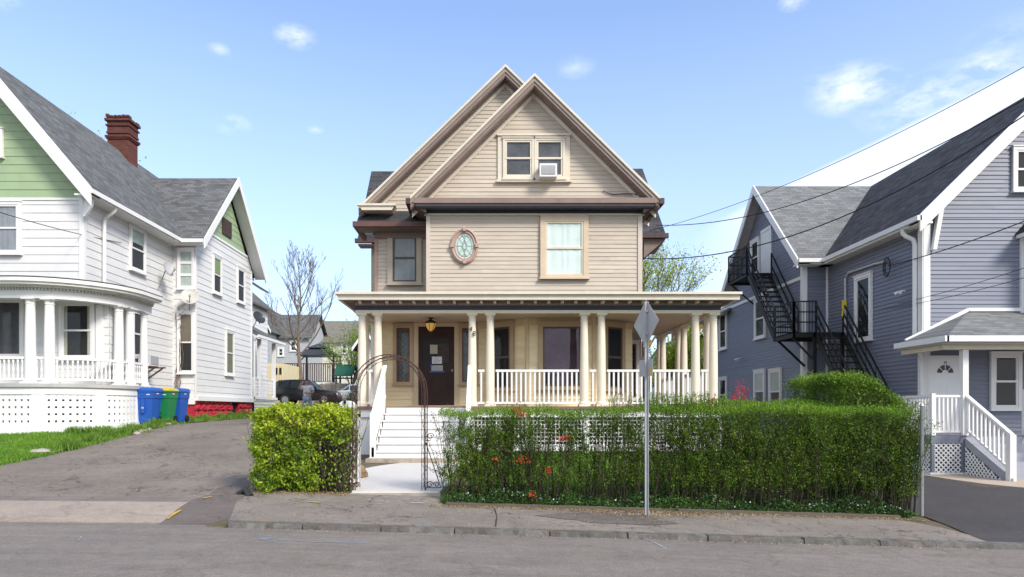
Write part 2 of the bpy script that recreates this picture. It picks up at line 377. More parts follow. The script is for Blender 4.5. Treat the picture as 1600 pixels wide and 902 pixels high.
# ---------------------------------------------------------------- shared materials
WHITE = M('white_paint', (.77,.765,.75), .5, .04, 3, dirt=.18, dscale=1.5, dirtcol=(.52,.51,.47))
WSID = M('white_siding', (.69,.69,.68), .5, .03, 4, island=.035, dirt=.35, dscale=.9, dirtcol=(.60,.59,.56), stretch=(1,1,.5))
CREAM = M('cream_paint', (.66,.595,.485), .55, .06, 4, dirt=.25, dscale=1.6, dirtcol=(.40,.34,.27))
COLM = M('column_paint', (.76,.68,.545), .5, .04, 3, dirt=.25, dscale=1.3, dirtcol=(.55,.48,.38))
TAUPE = M('taupe_clapboard', (.54,.47,.38), .65, .07, 6, dirt=.45, dscale=1.4, dirtcol=(.34,.28,.23), stretch=(.35,.35,2.2), island=.05)
PORCHW = M('cream_clapboard', (.88,.75,.47), .6, .06, 4, dirt=.35, dscale=1.2, dirtcol=(.48,.38,.24), stretch=(.4,.4,2), island=.04)
BROWN = M('brown_trim', (.235,.175,.15), .55, .12, 4, dirt=.3, dscale=2)
MAUVE = M('mauve_trim', (.40,.27,.22), .55, .08, 5)
NAVY = M('navy_frieze', (.045,.05,.07), .6, .1)
DARKTRIM = M('dark_gutter', (.075,.045,.04), .5, .15)
GREEN = M('green_siding', (.31,.41,.245), .6, .06, 3, dirt=.2, dirtcol=(.2,.28,.16))
BLUE = M('slate_blue_vinyl', (.185,.203,.258), .5, .05, 3, island=.04, dirt=.2, dscale=.8, dirtcol=(.19,.2,.25), stretch=(.5,.5,2))
BLACKM = M('black_metal', (.012,.012,.013), .6, .1, spec=.3)
STEEL = M('galvanised_steel', (.42,.43,.45), .42, .12, 8, metal=.7, dirt=.3, dscale=4)
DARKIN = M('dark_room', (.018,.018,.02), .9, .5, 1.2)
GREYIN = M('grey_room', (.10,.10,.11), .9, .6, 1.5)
BLINDM = M('pale_blind', (.5,.55,.52), .8, .1)
CURT = M('pale_curtain', (.80,.88,.84), .8, .08)
GLASS = glassmat('window_glass', (.55,.55,.55), .05)
GLASS2 = glassmat('purple_reflection_glass', (.62,.50,.60), .09)  # purple tint stands for the reflections in the picture window
GLASSD = glassmat('dim_glass', (.5,.5,.5), .045)
WOODD = M('dark_door_wood', (.04,.018,.014), .5, .25, 3, spec=.25)
SH_L = shinglemat('grey_shingles', (.125,.128,.128), .28)
SH_D = shinglemat('charcoal_shingles', (.06,.06,.065), .35)
SH_R = shinglemat('pale_grey_shingles', (.185,.19,.19), .2)
SH_RD = shinglemat('dark_grey_shingles', (.082,.076,.077), .35)
BARK = M('bark', (.16,.12,.095), .9, .3, 8, bump=.5)

def window(parent, fr, u0, u1, z0, z1, trim, tw=.11, sash=None, kind='double', curtain=None, glass=None, back=None, sill=True, d0=.013, trimtop=None, label=None, sw=.05):
    """frame mesh named window, with pane / curtain / blind sub-parts"""
    if u0 > u1: u0, u1 = u1, u0
    sash = sash or WHITE; glass = glass or GLASS; t2 = trimtop or tw
    mb = MB()
    mb.box(fr, u0 - tw, u0, d0, d0 + .075, z0, z1); mb.box(fr, u1, u1 + tw, d0, d0 + .075, z0, z1)
    mb.box(fr, u0 - tw, u1 + tw, d0, d0 + .078, z1, z1 + t2)
    mb.box(fr, u0 - tw - .02, u1 + tw + .02, d0, d0 + .10, z1 + t2, z1 + t2 + .03)
    mb.box(fr, u0 - tw, u1 + tw, d0, d0 + .076, z0 - .07, z0)
    if sill: mb.box(fr, u0 - tw - .03, u1 + tw + .03, d0, d0 + .12, z0 - .11, z0 - .07)
    o = obj('window', mb, trim, parent); 
    if label: o['label'] = label
    s = MB(); zm = (z0 + z1) / 2
    def ring(a, b, c, e, dd):
        s.box(fr, a, a + sw, d0 + .02, d0 + dd, c, e); s.box(fr, b - sw, b, d0 + .02, d0 + dd, c, e)
        s.box(fr, a + sw, b - sw, d0 + .02, d0 + dd, c, c + sw); s.box(fr, a + sw, b - sw, d0 + .02, d0 + dd, e - sw, e)
    if kind == 'double': ring(u0, u1, z0, zm + sw * .5, .052); ring(u0 + .003, u1 - .003, zm - sw * .4, z1, .062)
    elif kind == 'triple': 
        for k in range(3): ring(u0, u1, z0 + (z1 - z0) * k / 3, z0 + (z1 - z0) * (k + 1) / 3, .055)
    else: ring(u0, u1, z0, z1, .055)
    obj('sash', s, sash, o)
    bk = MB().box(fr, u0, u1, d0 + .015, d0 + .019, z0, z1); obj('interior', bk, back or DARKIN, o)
    if curtain:
        cm, side, frac = curtain      # material, 'full' | 'sides' | 'top', fraction
        mb = MB(); spans = [(u0 + .03, u1 - .03)] if side in ('full', 'top') else [(u0 + .03, u0 + (u1 - u0) * frac), (u1 - (u1 - u0) * frac, u1 - .03)]
        zb = z0 + .02 if side != 'top' else z1 - (z1 - z0) * frac
        for a, b in spans:
            nfold = max(8, int((b - a) / .018)); ps = []
            for i in range(nfold + 1):
                u = a + (b - a) * i / nfold; ps.append((u, d0 + .027 + .0045 * math.sin(i * .55 + 1.1 * math.sin(i * .23)) if side != 'top' else d0 + .03))
            for i in range(nfold): mb.quad(fr.p(ps[i][0], ps[i][1], zb), fr.p(ps[i + 1][0], ps[i + 1][1], zb), fr.p(ps[i + 1][0], ps[i + 1][1], z1 - .02), fr.p(ps[i][0], ps[i][1], z1 - .02))
        obj('curtain' if side != 'top' else 'blind', mb, cm, o)
    p = MB()
    p.quad(fr.p(u0 + sw * .8, d0 + .041, z0 + .02), fr.p(u1 - sw * .8, d0 + .041, z0 + .02), fr.p(u1 - sw * .8, d0 + .041, z1 - .02), fr.p(u0 + sw * .8, d0 + .041, z1 - .02))
    obj('pane', p, glass, o)
    return o
def column(parent, x, y, z0, z1, r=.112, mat=None, name='column'):
    h = z1 - z0
    mb = MB(); mb.wb(x - r * 1.3, x + r * 1.3, y - r * 1.3, y + r * 1.3, z0, z0 + .05)
    mb.lathe((x, y, z0), [(r * 1.25, .05), (r * 1.28, .08), (r * 1.2, .11), (r * 1.02, .13), (r, .16), (r, h * .35), (r * .94, h * .65), (r * .82, h - .2), (r * .82, h - .19), (r * .92, h - .175), (r * .92, h - .16), (r * .82, h - .15), (r * .84, h - .09), (r * 1.1, h - .05)], 20)
    mb.wb(x - r * 1.2, x + r * 1.2, y - r * 1.2, y + r * 1.2, z1 - .05, z1)
    return obj(name, mb, mat or COLM, parent, smooth=True)
def railing(parent, pts, h, mat, sp=.11, bw=.035, z=None, name='railing', rw=.07, low=.09):
    """pts: floor points along the rail"""
    mb = MB()
    for a, b in zip(pts[:-1], pts[1:]):
        a, b = Vector(a), Vector(b); L_ = (b - a).length
        mb.beam(a + Vector((0, 0, h)), b + Vector((0, 0, h)), rw, .06); mb.beam(a + Vector((0, 0, low)), b + Vector((0, 0, low)), .05, .05)
        n = max(1, round((b - a).xy.length / sp))
        for i in range(n):
            p = a + (b - a) * (i + .5) / n
            mb.beam(p + Vector((0, 0, low)), p + Vector((0, 0, h)), bw, bw)
    return obj(name, mb, mat, parent)
def lattice(mb, fr, u0, u1, z0, z1, sp=.09, w=.03, diag=True, d=0., clip=None):
    if not diag:
        n = int((u1 - u0) / sp)
        for i in range(n + 1):
            u = u0 + (u1 - u0) * i / n; mb.box(fr, u - w / 2, u + w / 2, d, d + .008, z0, z1)
        n = max(1, int((z1 - z0) / sp))
        for i in range(n + 1):
            z = z0 + (z1 - z0) * i / n; mb.box(fr, u0, u1, d + .008, d + .016, z - w / 2, z + w / 2)
        return
    s2 = sp * 1.414
    def put(a, b, c2, e, dd):
        k = 1 if clip is None else max(1, int(math.hypot(c2 - a, e - b) / .05))
        for i in range(k):
            A = (a + (c2 - a) * i / k, b + (e - b) * i / k); B_ = (a + (c2 - a) * (i + 1) / k, b + (e - b) * (i + 1) / k)
            if clip is None or clip((A[0] + B_[0]) / 2, (A[1] + B_[1]) / 2): mb.beam(Vector(fr.p(A[0], d + dd, A[1])), Vector(fr.p(B_[0], d + dd, B_[1])), .008, w)
    for sg, dd in ((1, 0), (-1, .008)):
        c = -(z1 - z0)
        while c < (u1 - u0):
            ua, za, ub, zb = u0 + c, z0, u0 + c + (z1 - z0), z1
            if sg < 0: ua, ub = ub, ua
            pts = []
            for t in (0, 1):
                pass
            # clip to [u0,u1]
            def at(t): return (ua + (ub - ua) * t, za + (zb - za) * t)
            t0, t1 = 0., 1.
            for lim, side in ((u0, 1), (u1, -1)):
                fa, fb = (ua - lim) * side, (ub - lim) * side
                if fa < 0 and fb < 0: t0, t1 = 1, 0; break
                if fa < 0: t0 = max(t0, fa / (fa - fb))
                if fb < 0: t1 = min(t1, fa / (fa - fb))
            if t1 - t0 > .02:
                (a, b), (c2, e) = at(t0), at(t1)
                put(a, b, c2, e, dd)
            c += s2
# ================================================================ GROUND
def asphalt(name, col, crack=.6, cscale=1.3, patch=.25, warm=(1,1,1), fine=.22, streak=0):
    m, t, b, out = nodes_of(name); n = t.nodes.new; l = t.links.new
    tc = n('ShaderNodeTexCoord'); v = tc.outputs['Object']
    def noise(sc_, det=6, ro=.65, dist=0):
        x = n('ShaderNodeTexNoise'); x.inputs['Scale'].default_value = sc_; x.inputs['Detail'].default_value = det; x.inputs['Roughness'].default_value = ro; x.inputs['Distortion'].default_value = dist; l(v, x.inputs['Vector']); return x.outputs['Fac']
    def mr(x, a, b_, c, d):
        y = n('ShaderNodeMapRange'); y.inputs['From Min'].default_value = a; y.inputs['From Max'].default_value = b_; y.inputs['To Min'].default_value = c; y.inputs['To Max'].default_value = d; l(x, y.inputs['Value']); return y.outputs[0]
    def mul(x, y):
        z = n('ShaderNodeMath'); z.operation = 'MULTIPLY'; l(x, z.inputs[0]); l(y, z.inputs[1]); return z.outputs[0]
    f = mul(mr(noise(.6), .3, .7, 1 - patch, 1 + patch), mr(noise(90, 3), .25, .75, 1 - fine, 1 + fine))
    f = mul(f, mr(noise(38, 2), .3, .7, .88, 1.12)); f = mul(f, mr(noise(7), .3, .7, .9, 1.1)); f = mul(f, mr(noise(260, 2), .35, .75, .75, 1.3))
    if streak:
        mp = n('ShaderNodeMapping'); mp.inputs['Scale'].default_value = (.25, 2.2, 1); l(v, mp.inputs[0]); xs_ = n('ShaderNodeTexNoise'); xs_.inputs['Scale'].default_value = 1.6; xs_.inputs['Detail'].default_value = 8; xs_.inputs['Roughness'].default_value = .75; l(mp.outputs[0], xs_.inputs['Vector']); f = mul(f, mr(xs_.outputs['Fac'], .3, .7, 1 - streak, 1 + streak))
    # cracks: distorted voronoi edges, masked
    dn = n('ShaderNodeTexNoise'); dn.inputs['Scale'].default_value = 2.5; dn.inputs['Detail'].default_value = 6; l(v, dn.inputs['Vector'])
    ad = n('ShaderNodeVectorMath'); ad.operation = 'MULTIPLY_ADD'; l(dn.outputs['Color'], ad.inputs[0]); ad.inputs[1].default_value = (.7, .7, .7); l(v, ad.inputs[2])
    vo = n('ShaderNodeTexVoronoi'); vo.feature = 'DISTANCE_TO_EDGE'; vo.inputs['Scale'].default_value = cscale; l(ad.outputs[0], vo.inputs['Vector'])
    cr = mr(vo.outputs['Distance'], .0, .02 * cscale, 1, 0)
    vo2 = n('ShaderNodeTexVoronoi'); vo2.feature = 'DISTANCE_TO_EDGE'; vo2.inputs['Scale'].default_value = cscale * 5; l(ad.outputs[0], vo2.inputs['Vector'])
    cr2 = mul(mr(vo2.outputs['Distance'], .0, .05, 1, 0), mr(noise(.55, 3), .47, .60, 0, .9))
    mk = mr(noise(.9, 4), .42, .58, 0, 1)
    c1 = mul(cr, mk); mxm = n('ShaderNodeMath'); mxm.operation = 'MAXIMUM'; l(c1, mxm.inputs[0]); l(cr2, mxm.inputs[1])
    dark = mr(mxm.outputs[0], 0, 1, 1, 1 - crack)
    f = mul(f, dark)
    sc_ = n('ShaderNodeVectorMath'); sc_.operation = 'SCALE'; sc_.inputs[0].default_value = col; l(f, sc_.inputs['Scale'])
    # sandy dust
    mx = n('ShaderNodeMix'); mx.data_type = 'RGBA'; l(mr(noise(1.7, 9, .75), .52, .8, 0, .45), mx.inputs['Factor']); l(sc_.outputs[0], mx.inputs['A']); mx.inputs['B'].default_value = (col[0] * 1.5 * warm[0], col[1] * 1.4 * warm[1], col[2] * 1.25 * warm[2], 1)
    l(mx.outputs['Result'], b.inputs['Base Color']); b.inputs['Roughness'].default_value = .88; b.inputs['Specular IOR Level'].default_value = .25
    bp = n('ShaderNodeBump'); bp.inputs['Strength'].default_value = .5; bp.inputs['Distance'].default_value = .01; l(noise(140, 3), bp.inputs['Height']); l(bp.outputs[0], b.inputs['Normal'])
    return m
ROADM = asphalt('road_asphalt', (.208,.181,.158), .22, .3, .10, fine=.45, streak=.16)
WALKM = asphalt('sidewalk_asphalt', (.228,.198,.170), .8, .6, .18, fine=.35)
DRIVEM = asphalt('driveway_asphalt', (.208,.178,.150), .85, .8, .2, fine=.35)
BLACKTOP = asphalt('fresh_blacktop', (.068,.062,.062), .15, .3, .14, fine=.35)
PATCHM = asphalt('asphalt_patch', (.150,.128,.112), .5, 1.2, .25)
CONC = asphalt('apron_concrete', (.345,.285,.235), .35, .25, .12, fine=.3)
WCONC = M('painted_concrete', (.60,.58,.55), .6, .05, 3, dirt=.35, dscale=2.2, dirtcol=(.55,.50,.44), bump=.1)
DIRT = M('soil', (.12,.095,.06), .95, .35, 3, bump=.6, dirt=.6, dscale=.8, dirtcol=(.09,.13,.03))
LAWNG = M('turf', (.085,.15,.025), .95, .3, 3, bump=.6, dirt=.5, dscale=1.1, dirtcol=(.12,.13,.04))
def sheet(name, mat, poly_fn, ys, off, kind='structure', nx=40, side=0.):
    """strip sheet: for each y in ys, x from poly_fn(y)"""
    mb = MB(); rows = []
    for y in ys:
        a, b = poly_fn(y); rows.append([(a + (b - a) * i / nx, y, gz(a + (b - a) * i / nx, y) + off) for i in range(nx + 1)])
    for r0, r1 in zip(rows[:-1], rows[1:]):
        for i in range(nx): mb.quad(r0[i], r0[i + 1], r1[i + 1], r1[i])
    if side:
        dn = lambda p: (p[0], p[1], p[2] - side)
        for r0, r1 in zip(rows[:-1], rows[1:]):
            mb.quad(r1[0], dn(r1[0]), dn(r0[0]), r0[0]); mb.quad(r0[-1], dn(r0[-1]), dn(r1[-1]), r1[-1])
        for i in range(nx): mb.quad(rows[0][i], dn(rows[0][i]), dn(rows[0][i + 1]), rows[0][i + 1]); mb.quad(rows[-1][i + 1], dn(rows[-1][i + 1]), dn(rows[-1][i]), rows[-1][i])
    o = obj(name, mb, mat, smooth=False); setp(o, kind=kind); return o
def lin(a, b, n): return [a + (b - a) * i / n for i in range(n + 1)]
gx = [-400, -150, -70] + lin(-40, -16, 12) + lin(-15.5, 14, 118) + lin(16, 40, 12) + [70, 150, 400]
gy = [-300, -60, -10, 3, 8.3, 8.6, 8.8] + lin(8.9, 30, 84) + lin(31, 70, 39) + [80, 110, 160, 260, 600]
mb = MB(); vs = []
for y in gy:
    for x in gx:
        z = gz(x, max(y, 8.9)) - (.30 if y < 8.85 else 0)
        if y > 160: z = 3
        vs.append((x, y, z))
nx_ = len(gx)
mb.add(vs, [[j * nx_ + i, j * nx_ + i + 1, (j + 1) * nx_ + i + 1, (j + 1) * nx_ + i] for j in range(len(gy) - 1) for i in range(nx_ - 1)])
setp(obj('ground', mb, DIRT), kind='structure')
# road: slopes down to the right with the street
CURB = 8.82
def roadz(x, y): return street(x) - .052 - .003 * abs(y - 4)
mb = MB(); xs = [-60, -40, -25] + lin(-16, 14, 60) + [25, 40, 60]; ys = [-8, -2, 1, 3, 5, 6.5, 7.5, 8.2, CURB]
vs = [(x, y, roadz(x, y)) for y in ys for x in xs]; k = len(xs)
mb.add(vs, [[j * k + i, j * k + i + 1, (j + 1) * k + i + 1, (j + 1) * k + i] for j in range(len(ys) - 1) for i in range(k - 1)])
setp(obj('road', mb, ROADM), kind='structure')
# granite kerb: rough stones end to end
KERBM = M('granite_kerb', (.125,.118,.11), .85, .35, 7, bump=.8, bscale=25, dirt=.6, dscale=4, dirtcol=(.07,.065,.06), island=.2)
mb = MB(); x = -3.35
while x < 6.4:
    L_ = random.uniform(.7, 1.5); n = 8
    for i in range(n):
        a, b_ = x + (L_ - .015) * i / n, x + (L_ - .015) * (i + 1) / n
        if i == 0:
            j0 = random.uniform(-.014, .01); t0 = random.uniform(-.012, .008)
        j1 = random.uniform(-.016, .012); t1 = random.uniform(-.018, .008)
        za, zb = street(a), street(b_)
        mb.hexa([(a, CURB + j0 - .01, za - .13), (b_, CURB + j1 - .01, zb - .13), (b_, 8.97, zb - .13), (a, 8.97, za - .13)],
                [(a, CURB + j0 + .012, za + t0 - .002), (b_, CURB + j1 + .012, zb + t1 - .002), (b_, 8.97, zb + .004), (a, 8.97, za + .004)])
        j0, t0 = j1, t1
    x += L_
setp(obj('kerb', mb, KERBM), kind='structure')
# sidewalk, driveways
sheet('sidewalk', WALKM, lambda y: (-3.4 - .30 * (y - 8.95), 6.35 + .0 * y + (10.6 - y) * .45), lin(8.95, 10.62, 8), .012, nx=90, side=.1)
sheet('sidewalk', WALKM, lambda y: (-3.9 - .3 * (y - 10.6), -.72), lin(10.62, 11.26, 4), .011, nx=30)
sheet('driveway', DRIVEM, lambda y: (interp([(8.95,-16),(12.2,-13.5),(13.6,-9.95),(16,-9.75),(22,-9.75),(50,-9.8)], y), interp([(8.95,-3.4),(10.62,-3.98),(11,-4.05),(14,-4.2),(18,-4.4),(50,-4.4)], y)), lin(10.85, 50, 120), .010, nx=40, side=.1)
sheet('driveway_apron', CONC, lambda y: (-16, -4.33 - .16 * (y - 8.9)), lin(9.13, 10.45, 6), .016, nx=50, side=.15)
sheet('asphalt_strip', asphalt('grey_strip', (.185,.155,.138), .4, .6, .2), lambda y: (-16, -4.5), lin(10.44, 10.86, 3), .013, nx=50, side=.1)
WORN = asphalt('worn_patch', (.150,.124,.110), .6, .8, .15)
sheet('asphalt_patch', WORN, lambda y: (-4.34 - .16 * (y - 8.9), -3.4 - .30 * (y - 8.95)), lin(9.05, 10.7, 7), .015, nx=8, side=.1)
sheet('driveway_patch', WORN, lambda y: (interp([(10.7,-4.62),(11.1,-4.5),(11.7,-4.62),(12.1,-4.45),(12.6,-4.62),(13.3,-4.25)], y), -3.9), lin(10.7, 13.3, 14), .017, nx=8)
mb = MB(); xs = lin(-60, -3.42, 60)
for a_, b_ in zip(xs[:-1], xs[1:]): mb.quad((a_, CURB, roadz(a_, CURB)), (b_, CURB, roadz(b_, CURB)), (b_, 9.3, roadz(b_, CURB) - .012), (a_, 9.3, roadz(a_, CURB) - .012))
setp(obj('road_edge', mb, ROADM), kind='structure')
def blob(name, mat, cx, cy, rx, ry, off, seed=0, n=40, fn=None, kind='structure'):
    r = random.Random(seed); ph = [r.uniform(0, 6.28) for _ in range(6)]; mb = MB()
    ring = []
    for i in range(n):
        a = 2 * math.pi * i / n; q = 1 + .16 * math.sin(2 * a + ph[0]) + .1 * math.sin(3 * a + ph[1]) + .07 * math.sin(5 * a + ph[2]) + .05 * math.sin(9 * a + ph[3]) + .03 * math.sin(14 * a + ph[4])
        ring.append((cx + rx * q * math.cos(a), cy + ry * q * math.sin(a)))
    zf = fn or gz
    for q0, q1 in ((0, .5), (.5, 1)):
        for i in range(n):
            a, b_ = ring[i], ring[(i + 1) % n]
            P_ = lambda p, t: (cx + (p[0] - cx) * t, cy + (p[1] - cy) * t, zf(cx + (p[0] - cx) * t, cy + (p[1] - cy) * t) + off)
            mb.quad(P_(a, q0), P_(a, q1), P_(b_, q1), P_(b_, q0)) if q0 else mb.quad(P_(a, 0), P_(a, q1), P_(b_, q1))
    return setp(obj(name, mb, mat), kind=kind)
blob('sidewalk_patch', PATCHM, 1.75, 9.9, .95, .42, .018, 5)
# right driveway, blacktop, with a tan concrete strip along the house
sheet('right_driveway', BLACKTOP, lambda y: (interp([(8.82,6.9),(9.6,6.75),(10.6,6.95),(12,7.05),(40,7.1)], y), 16 if y < 14.6 else 10.6), [8.82, 9.1, 9.5] + lin(10, 14.5, 9) + lin(14.6, 30, 20), .016, nx=20, side=.2)
sheet('concrete_strip', M('tan_concrete', (.44,.36,.28), .85, .15, 4, bump=.3, dirt=.3, dscale=2), lambda y: (interp([(13.7,12.6),(14.2,11.5),(14.8,10.95),(15.5,10.75),(16.95,10.7)], y), 18), lin(13.7, 16.95, 10), .03, nx=20, side=.1)
# spray marks
def marks(name, pts, w_, col, off=.022, zf=None, rough=.8, frag=0):
    mb = MB(); zf = zf or gz
    for (x0, y0), (x1, y1) in zip(pts[:-1], pts[1:]):
        n = max(2, int(math.hypot(x1 - x0, y1 - y0) / .05)); dx, dy = x1 - x0, y1 - y0; L_ = math.hypot(dx, dy); nx, ny = -dy / L_, dx / L_
        ww = [w_ * random.uniform(.5, 1.2) for _ in range(n + 1)]
        for i in range(n):
            if random.random() < frag: continue
            q = []
            for t, s_, j in ((i, -1, i), (i + 1, -1, i + 1), (i + 1, 1, i + 1), (i, 1, i)):
                X = x0 + dx * t / n + nx * s_ * ww[j] / 2; Y = y0 + dy * t / n + ny * s_ * ww[j] / 2; q.append((X, Y, zf(X, Y) + off))
            mb.quad(*q)
    return setp(obj(name, mb, M('spray_' + name, col, rough, .25, 9)), kind='structure')
def gp(px, py, zf=None):   # pixel on the ground -> x, y
    y = 10.
    for _ in range(30):
        x = PX(px, y); z = (zf or gz)(x, y); y = FPX * (HC - z) / (py - HY)
    return PX(px, y), y
marks('yellow_mark', [gp(262,814), gp(272,806), gp(283,800)], .045, (.50,.31,.03), .03)
marks('yellow_dash', [gp(318,781), gp(331,779)], .06, (.50,.31,.03), .03)
marks('yellow_scuff', [gp(462,785), gp(500,788)], .05, (.5,.36,.05), .03, frag=.4)
marks('blue_mark', [gp(405,842,roadz), gp(480,847,roadz), gp(572,849,roadz)], .022, (.24,.34,.44), .006, roadz, frag=.1)
marks('blue_mark_head', [gp(432,840,roadz), gp(408,843,roadz), gp(430,846,roadz)], .018, (.24,.34,.44), .007, roadz)
marks('pale_mark', [gp(1005,840,roadz), gp(1042,858,roadz)], .016, (.36,.42,.46), .006, roadz)
marks('blue_smudge', [gp(800,856,roadz), gp(818,856,roadz)], .02, (.3,.36,.42), .006, roadz)
marks('blue_scribble', [gp(110,842,roadz), gp(128,838,roadz), gp(122,845,roadz), gp(140,845,roadz)], .018, (.28,.33,.38), .006, roadz, frag=.2)
for i, (px, py) in enumerate([(575,783),(600,786),(590,790),(640,783),(612,780),(655,786),(648,789)]):
    x, y = gp(px, py); marks('spilled_paint', [(x - .13, y + random.uniform(-.02, .02)), (x, y), (x + random.uniform(.05, .2), y + random.uniform(-.03, .03))], .022, (.5,.48,.45), .03 + .001 * i, frag=.35)
# crack along the sidewalk joints
for px in (772, 1500):
    x0, y0 = gp(px, 782); marks('pavement_joint', [(x0, 8.98), (x0 + .03, 9.8), (x0, 10.55)], .018, (.05,.045,.04), .02)

# ================================================================ MAIN HOUSE
H = thing('clapboard_house', (.5, 20, .3), 'beige clapboard house with two overlapping front gables and a white columned porch', 'house')
F20 = FR(0, 20); F188 = FR(0, 18.8)
def house_side(fr, poly, mat, name='wall', ex=.115, parent=None, jit=.0015): return obj(name, MB().siding(fr, poly, ex, jit=jit), mat, parent or H)
XL, XR = -3.28, 4.23
# lower front (yellowish), upper front (taupe), sides, back
house_side(F20, [(XL, .3), (XR, .3), (XR, 4.2), (XL, 4.2)], PORCHW)['label'] = 'pale yellow clapboard wall under the porch'
mb = MB().siding(F20, [(XL, 4.2), (-1.6, 4.2), (-1.6, 7.0), (XL, 7.0)], .115)
for fr, a, b_ in ((FR(XL, 0, 0, -1), -30, -20), (FR(XR, 0, 0, 1), 20, 30), (FR(0, 30, -1, 0), -XR, -XL)):
    mb.siding(fr, [(a, .3), (b_, .3), (b_, 7.3), (a, 7.3)], .115)
obj('wall', mb, TAUPE, H)
mb = MB().siding(F188, [(-1.67, 4.1), (XR, 4.1), (XR, 7.0), (-1.67, 7.0)], .115, jit=.002)
mb.siding(FR(-1.67, 0, 0, -1), [(-20, 4.1), (-18.8, 4.1), (-18.8, 7.0), (-20, 7.0)], .115); mb.siding(FR(XR, 0, 0, 1), [(18.8, 4.1), (20, 4.1), (20, 7.0), (18.8, 7.0)], .115)
mb.quad((-1.67,18.8,4.1), (XR,18.8,4.1), (XR,20,4.1), (-1.67,20,4.1))
obj('wall', mb, TAUPE, H)
# gables
obj('gable_wall', MB().siding(F20, [(-3.42, 7.27), (4.44, 7.27), (.51, 11.07)], .115, jit=.002), TAUPE, H)['label'] = 'rear gable wall of beige clapboards'
obj('gable_wall', MB().siding(F188, [(-1.82, 7.15), (4.36, 7.15), (1.26, 10.2)], .115, jit=.002), TAUPE, H)['label'] = 'front gable wall of beige clapboards around the attic window'
mb = MB().siding(FR(0, 30, -1, 0), [(-4.44, 7.27), (3.42, 7.27), (-.51, 11.07)], .2); obj('gable_wall', mb, TAUPE, H)
# roofs
mb = MB()
mb.slope((-3.70,19.6,7.27), (-3.70,30.4,7.27), (.51,30.4,11.35), (.51,19.6,11.35)); mb.slope((4.72,30.4,7.27), (4.72,19.6,7.27), (.51,19.6,11.35), (.51,30.4,11.35))
obj('roof', mb, SH_D, H)
mb = MB()
mb.slope((-2.08,18.38,7.19), (-2.08,20.2,7.19), (1.26,20.2,10.49), (1.26,18.38,10.49)); mb.slope((4.62,20.2,7.19), (4.62,18.38,7.19), (1.26,18.38,10.49), (1.26,20.2,10.49))
obj('roof', mb, SH_D, H)
def rake(x0, z0, x1, z1, y0, y1, o0, o1, mat, name='rake_board'):
    """board under the line (x0,z0)-(x1,z1), between vertical offsets o0..o1 below it, from depth y0 to y1"""
    return obj(name, MB().prism([(x0, y0, z0 - o0), (x1, y0, z1 - o0), (x1, y0, z1 - o1), (x0, y0, z0 - o1)], (0, y1 - y0, 0)), mat, H)
FASC = M('mid_brown_fascia', (.235,.175,.15), .55, .1, 3, dirt=.3, dscale=2)
for (xa, za, xb, zb, y0, yw) in ((-3.70,7.27,.51,11.35,19.6,20), (4.72,7.27,.51,11.35,19.6,20), (-2.08,7.19,1.26,10.49,18.38,18.8), (4.62,7.19,1.26,10.49,18.38,18.8)):
    rake(xa, za, xb, zb, y0 - .07, y0 + .02, -.035, .045, CREAM, 'rake_crown')
    rake(xa, za, xb, zb, y0 - .035, y0 + .03, .045, .17, M('light_brown_fascia', (.31,.255,.215), .55, .1, 3))
    rake(xa, za, xb, zb, y0 - .01, y0 + .03, .17, .27, FASC, 'rake_fascia')
    rake(xa, za, xb, zb, y0 + .02, yw, .27, .30, FASC, 'rake_soffit')
    rake(xa, za, xb, zb, yw - .035, yw - .01, .10, .42, M('pale_frieze', (.84,.77,.66), .55, .05, 4, dirt=.2), 'rake_frieze')
# horizontal cornice below the front gable
obj('soffit', MB().wb(-1.93, 4.48, 18.42, 18.76, 6.955, 6.985), NAVY, H)
mb = MB(); mb.wb(-1.95, 4.5, 18.40, 18.8, 6.99, 7.16); mb.wb(-2.0, 4.55, 18.34, 18.42, 7.05, 7.19)
obj('cornice', mb, FASC, H)
mb = MB().wb(-1.72, 4.28, 18.765, 18.79, 6.88, 7.12); obj('frieze', mb, NAVY, H)
obj('frieze_moulding', MB().wb(-1.74, 4.3, 18.74, 18.79, 6.83, 6.88), CREAM, H)
# side gutters / soffit ends of the front gable
for sx, x in ((-1, -2.08), (1, 4.62)):
    mb = MB(); mb.wb(min(x, x + sx * .12), max(x, x + sx * .12), 18.3, 20.2, 7.02, 7.17)
    obj('gutter', mb, DARKTRIM, H)
    mb = MB(); xi = -1.67 if sx < 0 else XR
    mb.prism([(x, 18.5, 7.05), (xi, 18.5, 7.05), (xi, 18.5, 6.84), (x + (-.06) * sx, 18.5, 6.99)], (0, 1.6, 0)); obj('soffit', mb, M('soffit_dark', (.12,.085,.07), .7), H)
# corner boards
mb = MB(); mb.wb(-1.69, -1.58, 18.76, 18.8, 4.4, 6.83); mb.wb(4.13, 4.25, 18.76, 18.8, 4.4, 6.83); obj('corner_board', mb, M('pale_taupe_trim', (.56,.49,.42), .6, .06), H)
mb = MB(); mb.wb(-3.31, -3.22, 19.96, 20.0, 4.4, 6.7); mb.wb(-1.80, -1.70, 19.96, 20., 4.4, 6.7); obj('corner_board', mb, MAUVE, H)
